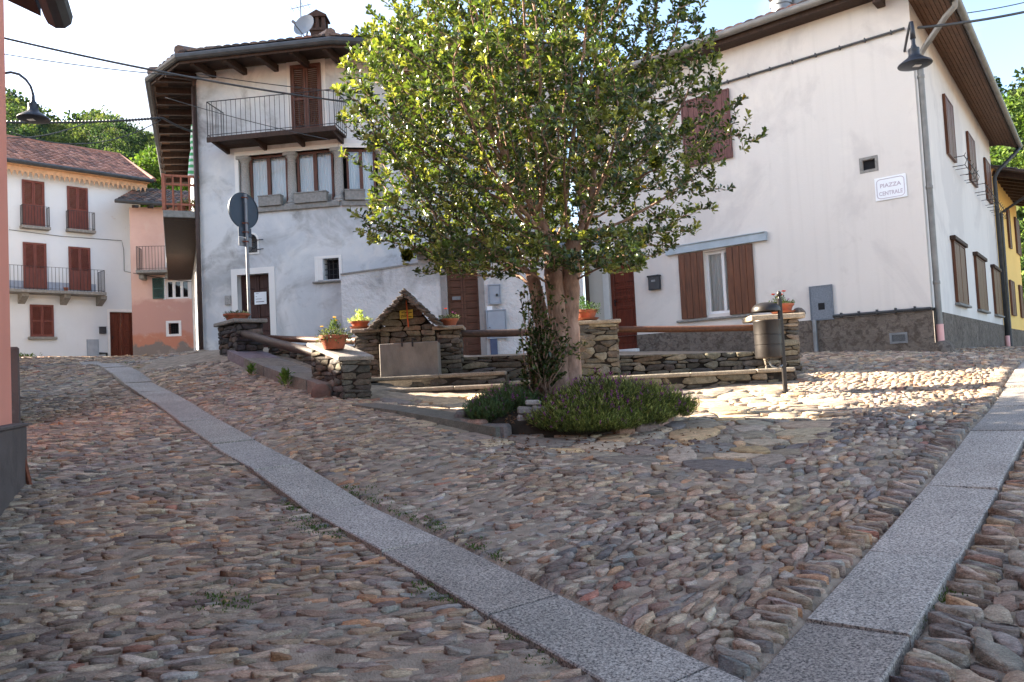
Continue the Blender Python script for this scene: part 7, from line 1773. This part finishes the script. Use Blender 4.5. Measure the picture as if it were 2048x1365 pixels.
# ------------------------------------------------------------------ grass tufts in the joints
def weeds():
    rng = np.random.default_rng(44); Pq, Dq, L, C = [], [], [], []
    spots = [((690, 985), (760, 1040), .10, 300), ((770, 1030), (830, 1060), .08, 120), ((600, 1040), (690, 1075), .08, 160), ((660, 975), (700, 990), .06, 60), ((560, 1000), (600, 1020), .05, 50), ((425, 1195), (480, 1215), .07, 60), ((235, 725), (300, 775), .10, 130), ((300, 760), (340, 790), .08, 60), ((425, 855), (520, 905), .06, 60), ((925, 1090), (1010, 1140), .05, 80), ((850, 1040), (900, 1080), .05, 60), ((840, 1165), (900, 1215), .04, 40), ((590, 940), (640, 960), .05, 40), ((1000, 1255), (1100, 1330), .04, 30), ((1790, 1260), (1900, 1180), .05, 50), ((650, 990), (850, 1115), .06, 120)]
    for (a, b, sp, n) in spots:
        g0, g1 = G(*a), G(*b)
        for k in range(n):
            p = g0.lerp(g1, rng.uniform(0, 1)) + Vector((rng.normal(0, sp), rng.normal(0, sp), 0))
            if dist_poly(np.array([[p.x, p.y]]), STRIP_L)[0][0] < SW / 2 + .01: continue
            z = float(gz(p.x, p.y)) + .004; nb = 5
            for j in range(nb): Pq.append((p.x + rng.normal(0, .012), p.y + rng.normal(0, .012), z)); Dq.append(rng.normal(0, .6, 3) + np.array((0, 0, .9))); L.append(rng.uniform(.010, .028)); C.append(np.array(srgb(82, 104, 48)) * rng.uniform(.5, 1.3))
    n = len(Pq); o = foliage('grass_tufts', np.array(Pq), np.array(Dq), np.array(L), rng.uniform(.004, .009, n), np.array(C), M['small_leaf']); tag(o, kind='stuff'); o['label'] = 'small green grass tufts growing in the joints of the paving'
    # two leafy weeds by the kerb
    for (px, py, hh, lab) in ((503, 752, .20, 'small green weed against the kerb near the dark pier'), (571, 778, .30, 'taller green weed against the kerb near the lower pier')):
        c = G(px, py); n = 70; d = rng.normal(0, .5, (n, 3)); d[:, 2] = rng.uniform(.3, 1.2, n); o = foliage('weed', np.array(c)[None] + rng.normal(0, .02, (n, 3)) + np.array((0, 0, .03)) + np.c_[np.zeros((n, 2)), rng.uniform(0, hh * .5, n)], d, rng.uniform(hh * .3, hh * .6, n), rng.uniform(.015, .03, n), np.array(srgb(96, 122, 56)) * rng.uniform(.6, 1.3, (n, 1)), M['small_leaf']); tag(o, lab, 'weed', 'weeds along the kerb')
    c = P(40, 712, 29); n = 160; c.z = float(gz(c.x, c.y)); o = foliage('weed', np.array(c)[None] + np.c_[rng.normal(0, .3, n), rng.normal(0, .1, n), np.zeros(n)], rng.normal(0, .5, (n, 3)) + np.array((0, 0, .8)), rng.uniform(.1, .25, n), rng.uniform(.02, .05, n), np.array(srgb(96, 122, 56)) * rng.uniform(.6, 1.3, (n, 1)), M['small_leaf']); tag(o, 'patch of green weeds at the foot of the white house by the left edge', 'weed')
weeds()
# ------------------------------------------------------------------ wooded hills behind the village
M['hill'] = simple('hill_ground', srgb(70, 84, 48), .95, 0, .4, .05, 0, 10)
def _forest():
    t = NT('forest_leaf'); at = t.n('ShaderNodeAttribute'); at.attribute_name = 'tint'; p = t.pbsdf(at.outputs['Color'], .8, 0, .15); tr = t.n('ShaderNodeBsdfTranslucent'); t.l(t.mix(1, at.outputs['Color'], (1.3, 1.5, .6), 'MULTIPLY'), tr.inputs[0]); mx = t.n('ShaderNodeMixShader'); mx.inputs[0].default_value = .3; t.l(p.outputs[0], mx.inputs[1]); t.l(tr.outputs[0], mx.inputs[2]); return t.done(mx.outputs[0])
M['forest'] = _forest()
def hills():
    rng = np.random.default_rng(77); sm = lambda x: np.clip(x, 0, 1) ** 2 * (3 - 2 * np.clip(x, 0, 1))
    def hz(phi, r):
        """phi in degrees to the right of straight ahead"""
        L = sm((phi + 50) / 10) * sm((-8 - phi) / 8); R = sm((phi - 20) / 8) * sm((60 - phi) / 12)
        ridge = 63 + .6 * np.sin(phi * .35 + 1) + 1.2 * np.sin(phi * 1.1)
        a = 3 + (ridge - 3) * sm((r - 55) / 165) - 12 * sm((r - 225) / 40)
        ridge2 = 147 + (-phi - 28) * 1.2 + 4 * np.sin(phi * 1.3)
        b = (ridge2 - 50) * sm((r - 270) / 240)
        c = 2 + 38 * sm((r - 42) / 110) + 4 * np.sin(phi * .7)
        return 1.5 + L * (a + b) + R * c * sm((r - 40) / 20)
    def pos(phi, r): f = np.radians(phi); return r * np.sin(f), r * np.cos(f)
    phis = np.linspace(-52, 62, 115); rs = np.r_[np.linspace(44, 240, 50), np.linspace(250, 620, 38)]
    PH, RR = np.meshgrid(phis, rs); X, Y = pos(PH, RR); Z = hz(PH, RR); V = np.stack([X, Y, Z], -1).reshape(-1, 3); nx = len(phis); ny = len(rs); i, j = np.meshgrid(np.arange(nx - 1), np.arange(ny - 1)); a = (j * nx + i).ravel(); Fc = np.stack([a, a + nx, a + nx + 1, a + 1], 1)
    tag(np_mesh('hill', V, Fc.ravel(), np.arange(len(Fc)) * 4, M['hill'], smooth=True, base=(0, 0, 0)), kind='structure')
    crowns = []
    def plant(ph0, ph1, r0, r1, n, s0, s1, dmin):
        ct = np.zeros((n, 3)); m = 0
        for k in range(n * 8):
            ph = rng.uniform(ph0, ph1); r = math.sqrt(rng.uniform(r0 * r0, r1 * r1)); x, y = pos(ph, r); s = rng.uniform(s0, s1)
            if m == 0 or np.all((x - ct[:m, 0]) ** 2 + (y - ct[:m, 1]) ** 2 > (dmin * (s + ct[:m, 2]) / 2) ** 2):
                ct[m] = (x, y, s); m += 1; crowns.append((x, y, float(hz(np.array(ph), np.array(r))), s))
            if m >= n: break
    plant(-36.5, -18, 70, 228, 2600, 1.2, 2.5, 1.2); plant(-36.5, -20, 400, 540, 420, 5, 8, 1.1); plant(28.5, 38, 52, 150, 170, 2.2, 4.0, 1.2)
    PP, DD, LL, WW, CC_, NN = [], [], [], [], [], []
    pal = np.array([srgb(56, 71, 50), srgb(67, 82, 54), srgb(50, 66, 52), srgb(82, 94, 58), srgb(55, 70, 55), srgb(92, 99, 63)])
    for (x, y, z, s) in crowns:
        far = math.hypot(x, y) > 300; n = 110 if far else 130; d = rnd_unit(n, rng); d[:, 2] = np.abs(d[:, 2]) * 1.0 - .25; ph = rng.uniform(0, 6.28, 3)
        az = np.arctan2(d[:, 1], d[:, 0]); lum = 1 + .18 * np.sin(3 * az + 4 * d[:, 2] + ph[0]) + .14 * np.sin(5 * az - 6 * d[:, 2] + ph[1]); r = rng.uniform(.72, 1.0, n) * lum; tall = rng.uniform(.8, 1.2)
        PP.append(np.array((x, y, z + s * .75 * tall)) + d * r[:, None] * s * np.array((1, 1, tall))); DD.append(d * .6 + rnd_unit(n, rng)); LL.append(rng.uniform(.16, .30, n) * s * (1.5 if far else 1.05)); WW.append(rng.uniform(.10, .20, n) * s * (1.5 if far else 1.05)); c = pal[rng.integers(0, len(pal))] * rng.uniform(.75, 1.2); CC_.append(c * rng.uniform(.7, 1.3, (n, 1))); NN.append(d + rnd_unit(n, rng) * .7)
    # a dark conifer on the right hill
    x, y = pos(32.9, 92); z = float(hz(np.array(32.9), np.array(92.0))) ; n = 700; h = rng.uniform(0, 1, n); a = rng.uniform(0, 6.28, n); rr = (1 - h) * 2.2 * rng.uniform(.6, 1, n); PP.append(np.c_[x + np.cos(a) * rr, y + np.sin(a) * rr, z + h * 13]); DD.append(np.c_[np.cos(a), np.sin(a), -.3 + 0 * a]); LL.append(rng.uniform(.5, .9, n)); WW.append(rng.uniform(.2, .35, n)); CC_.append(np.array(srgb(52, 74, 46)) * rng.uniform(.6, 1.2, (n, 1))); NN.append(rnd_unit(n, rng) + np.array((0, 0, 1)))
    o = foliage('forest', np.concatenate(PP), np.concatenate(DD), np.concatenate(LL), np.concatenate(WW), np.concatenate(CC_), M['forest'], None, np.concatenate(NN)); tag(o, kind='stuff'); o['label'] = 'dense green wood covering the hills behind the village'
    # leafy trees just behind the roofs
    def tree(x, y, z, s, lab, pal_):
        t = thing('leafy_tree', (x, y, z), lab, 'tree'); m = MB(); m.tube([(x, y, z), (x + .1, y, z + s * .7), (x, y + .1, z + s * 1.4)], [s * .07, s * .055, s * .03], 8); m.build('trunk', M['bark'], t)
        Pq, Dq = [], []; 
        for k in range(16):
            c = np.array((x, y, z + s * 1.35)) + rnd_unit(1, rng)[0] * s * np.array((.75, .75, .7)); n = 260; Pq.append(c + rnd_unit(n, rng) * s * .42 * rng.uniform(.5, 1, (n, 1))); Dq.append(rnd_unit(n, rng))
        q = np.concatenate(Pq); n = len(q); foliage('crown', q, np.concatenate(Dq), rng.uniform(.16, .30, n), rng.uniform(.1, .18, n), np.array(pal_)[rng.integers(0, len(pal_), n)] * rng.uniform(.6, 1.35, (n, 1)), M['forest'], t)
    g1 = [srgb(76, 98, 50), srgb(94, 112, 54), srgb(62, 84, 46)]
    for (px, py, Y, s, lab) in ((308, 372, 40, 1.9, 'bright green leafy tree above the salmon house roof'), (338, 345, 44, 2.2, 'green leafy tree half hidden by the eave of the grey house')):
        c = P(px, py, Y); tree(c.x, c.y, c.z - s * 1.4, s, lab, g1)
    c = P(2036, 300, 34); tree(c.x + .6, c.y, c.z - 3.6, 2.6, 'leafy green tree rising behind the yellow house roof', g1)
    c = P(2060, 500, 42); tree(c.x, c.y, 1.7, 3.2, 'green tree closing the far end of the right lane', g1)
hills()
# ------------------------------------------------------------------ overhead cables
def cable(label, p, q, r, sag, bead=0):
    m = MB(); n = 24; pts = []
    for k in range(n + 1):
        t = k / n; pts.append(p.lerp(q, t) - Vector((0, 0, sag * 4 * t * (1 - t))))
    m.tube(pts, r, 6)
    if bead:
        for k in range(1, n * 2):
            t = k / (n * 2); c = p.lerp(q, t) - Vector((0, 0, sag * 4 * t * (1 - t))); m.lathe(c, [(.001, -.01), (r * 1.9, 0), (.001, .01)], 5, axis=(q - p))
    tag(m.build('overhead_cable', M['gutter_dark'], smooth=True), label, 'cable', 'overhead cables on the left')
cable('thickest overhead cable reaching from the left edge to the grey house balcony door', P(-20, 70, 13), P(700, 205, 17.0), .020, .10)
cable('thin overhead cable sagging below the thickest one in front of the sky', P(-20, 104, 13), P(420, 156, 16.6), .010, .06)
cable('thin overhead cable ending at the grey house wall beside the upper shutters', P(395, 148, 16.3), P(760, 190, 17.2), .010, .05)
cable('beaded horizontal cable passing behind the left street lamp', P(-20, 244, 13.5), P(325, 236, 17.0), .020, .05, 1)
cable('thin slack cable curving up to the eave of the grey house above the tiled roof', P(10, 276, 15), P(172, 246, 16.5), .012, .1)
cable('long thin slack cable in front of the wooded hill', P(20, 264, 15), P(322, 240, 17.0), .010, .38)
cable('thick cable running down from the eave to the washing on the gallery', P(325, 236, 17.0), P(386, 264, 17.9), .026, .03)
cable('thin cable crossing in front of the grey house balcony', P(330, 195, 17.0), P(660, 280, 16.3), .008, .05)
cable('dark cable leaving the corner of the cream house over the lane', P(1836, 56, 12.9), P(2120, 8, 13.5), .022, .05)
cable('faint thin cable in the sky above the lane', P(1905, 30, 14.0), P(2120, -14, 15.0), .010, .05)
# ------------------------------------------------------------------ light, sky, view
SUN_AZ, SUN_EL = math.radians(72), math.radians(25)      # azimuth to the left of straight ahead
sd_ = Vector((-math.sin(SUN_AZ) * math.cos(SUN_EL), math.cos(SUN_AZ) * math.cos(SUN_EL), math.sin(SUN_EL)))
sl = bpy.data.lights.new('sun', 'SUN'); so = bpy.data.objects.new('sun', sl); COL.objects.link(so)
sl.energy = 5.0; sl.angle = math.radians(.6); sl.color = (1, .86, .68)
so.rotation_euler = sd_.to_track_quat('Z', 'Y').to_euler(); so.location = (-20, 10, 20)
w = bpy.data.worlds.new('World'); scene.world = w; w.use_nodes = True
nt = w.node_tree; bg = nt.nodes['Background']
sky = nt.nodes.new('ShaderNodeTexSky'); sky.sky_type = 'NISHITA'; sky.sun_disc = False
sky.sun_elevation = SUN_EL
# sun_rotation is measured clockwise from +Y seen from above
sky.sun_rotation = -SUN_AZ % (2 * math.pi)
sky.air_density = .9; sky.dust_density = 2.2; sky.ozone_density = .6; sky.altitude = 500
tc_ = nt.nodes.new('ShaderNodeTexCoord'); mp_ = nt.nodes.new('ShaderNodeMapping'); mp_.inputs['Scale'].default_value = (1.6, 1.6, 3.2); mp_.inputs['Location'].default_value = (.35, .1, .2); nt.links.new(tc_.outputs['Generated'], mp_.inputs[0])
nz = nt.nodes.new('ShaderNodeTexNoise'); nz.inputs['Scale'].default_value = 2.2; nz.inputs['Detail'].default_value = 7; nz.inputs['Roughness'].default_value = .58; nt.links.new(mp_.outputs[0], nz.inputs['Vector'])
rp = nt.nodes.new('ShaderNodeValToRGB'); rp.color_ramp.elements[0].position = .50; rp.color_ramp.elements[1].position = .66; nt.links.new(nz.outputs['Fac'], rp.inputs[0])
cl = nt.nodes.new('ShaderNodeMix'); cl.data_type = 'RGBA'; nt.links.new(rp.outputs[0], cl.inputs[0]); nt.links.new(sky.outputs[0], cl.inputs[6]); cl.inputs[7].default_value = (2.1, 2.08, 2.05, 1)
nt.links.new(cl.outputs[2], bg.inputs[0]); bg.inputs[1].default_value = .072
vs_ = scene.view_settings; vs_.view_transform = 'Standard'; vs_.look = 'None'; vs_.exposure = 3.05; vs_.gamma = 1
scene.render.film_transparent = False
scene.cycles.max_bounces = 8; scene.cycles.diffuse_bounces = 4; scene.cycles.use_denoising = True
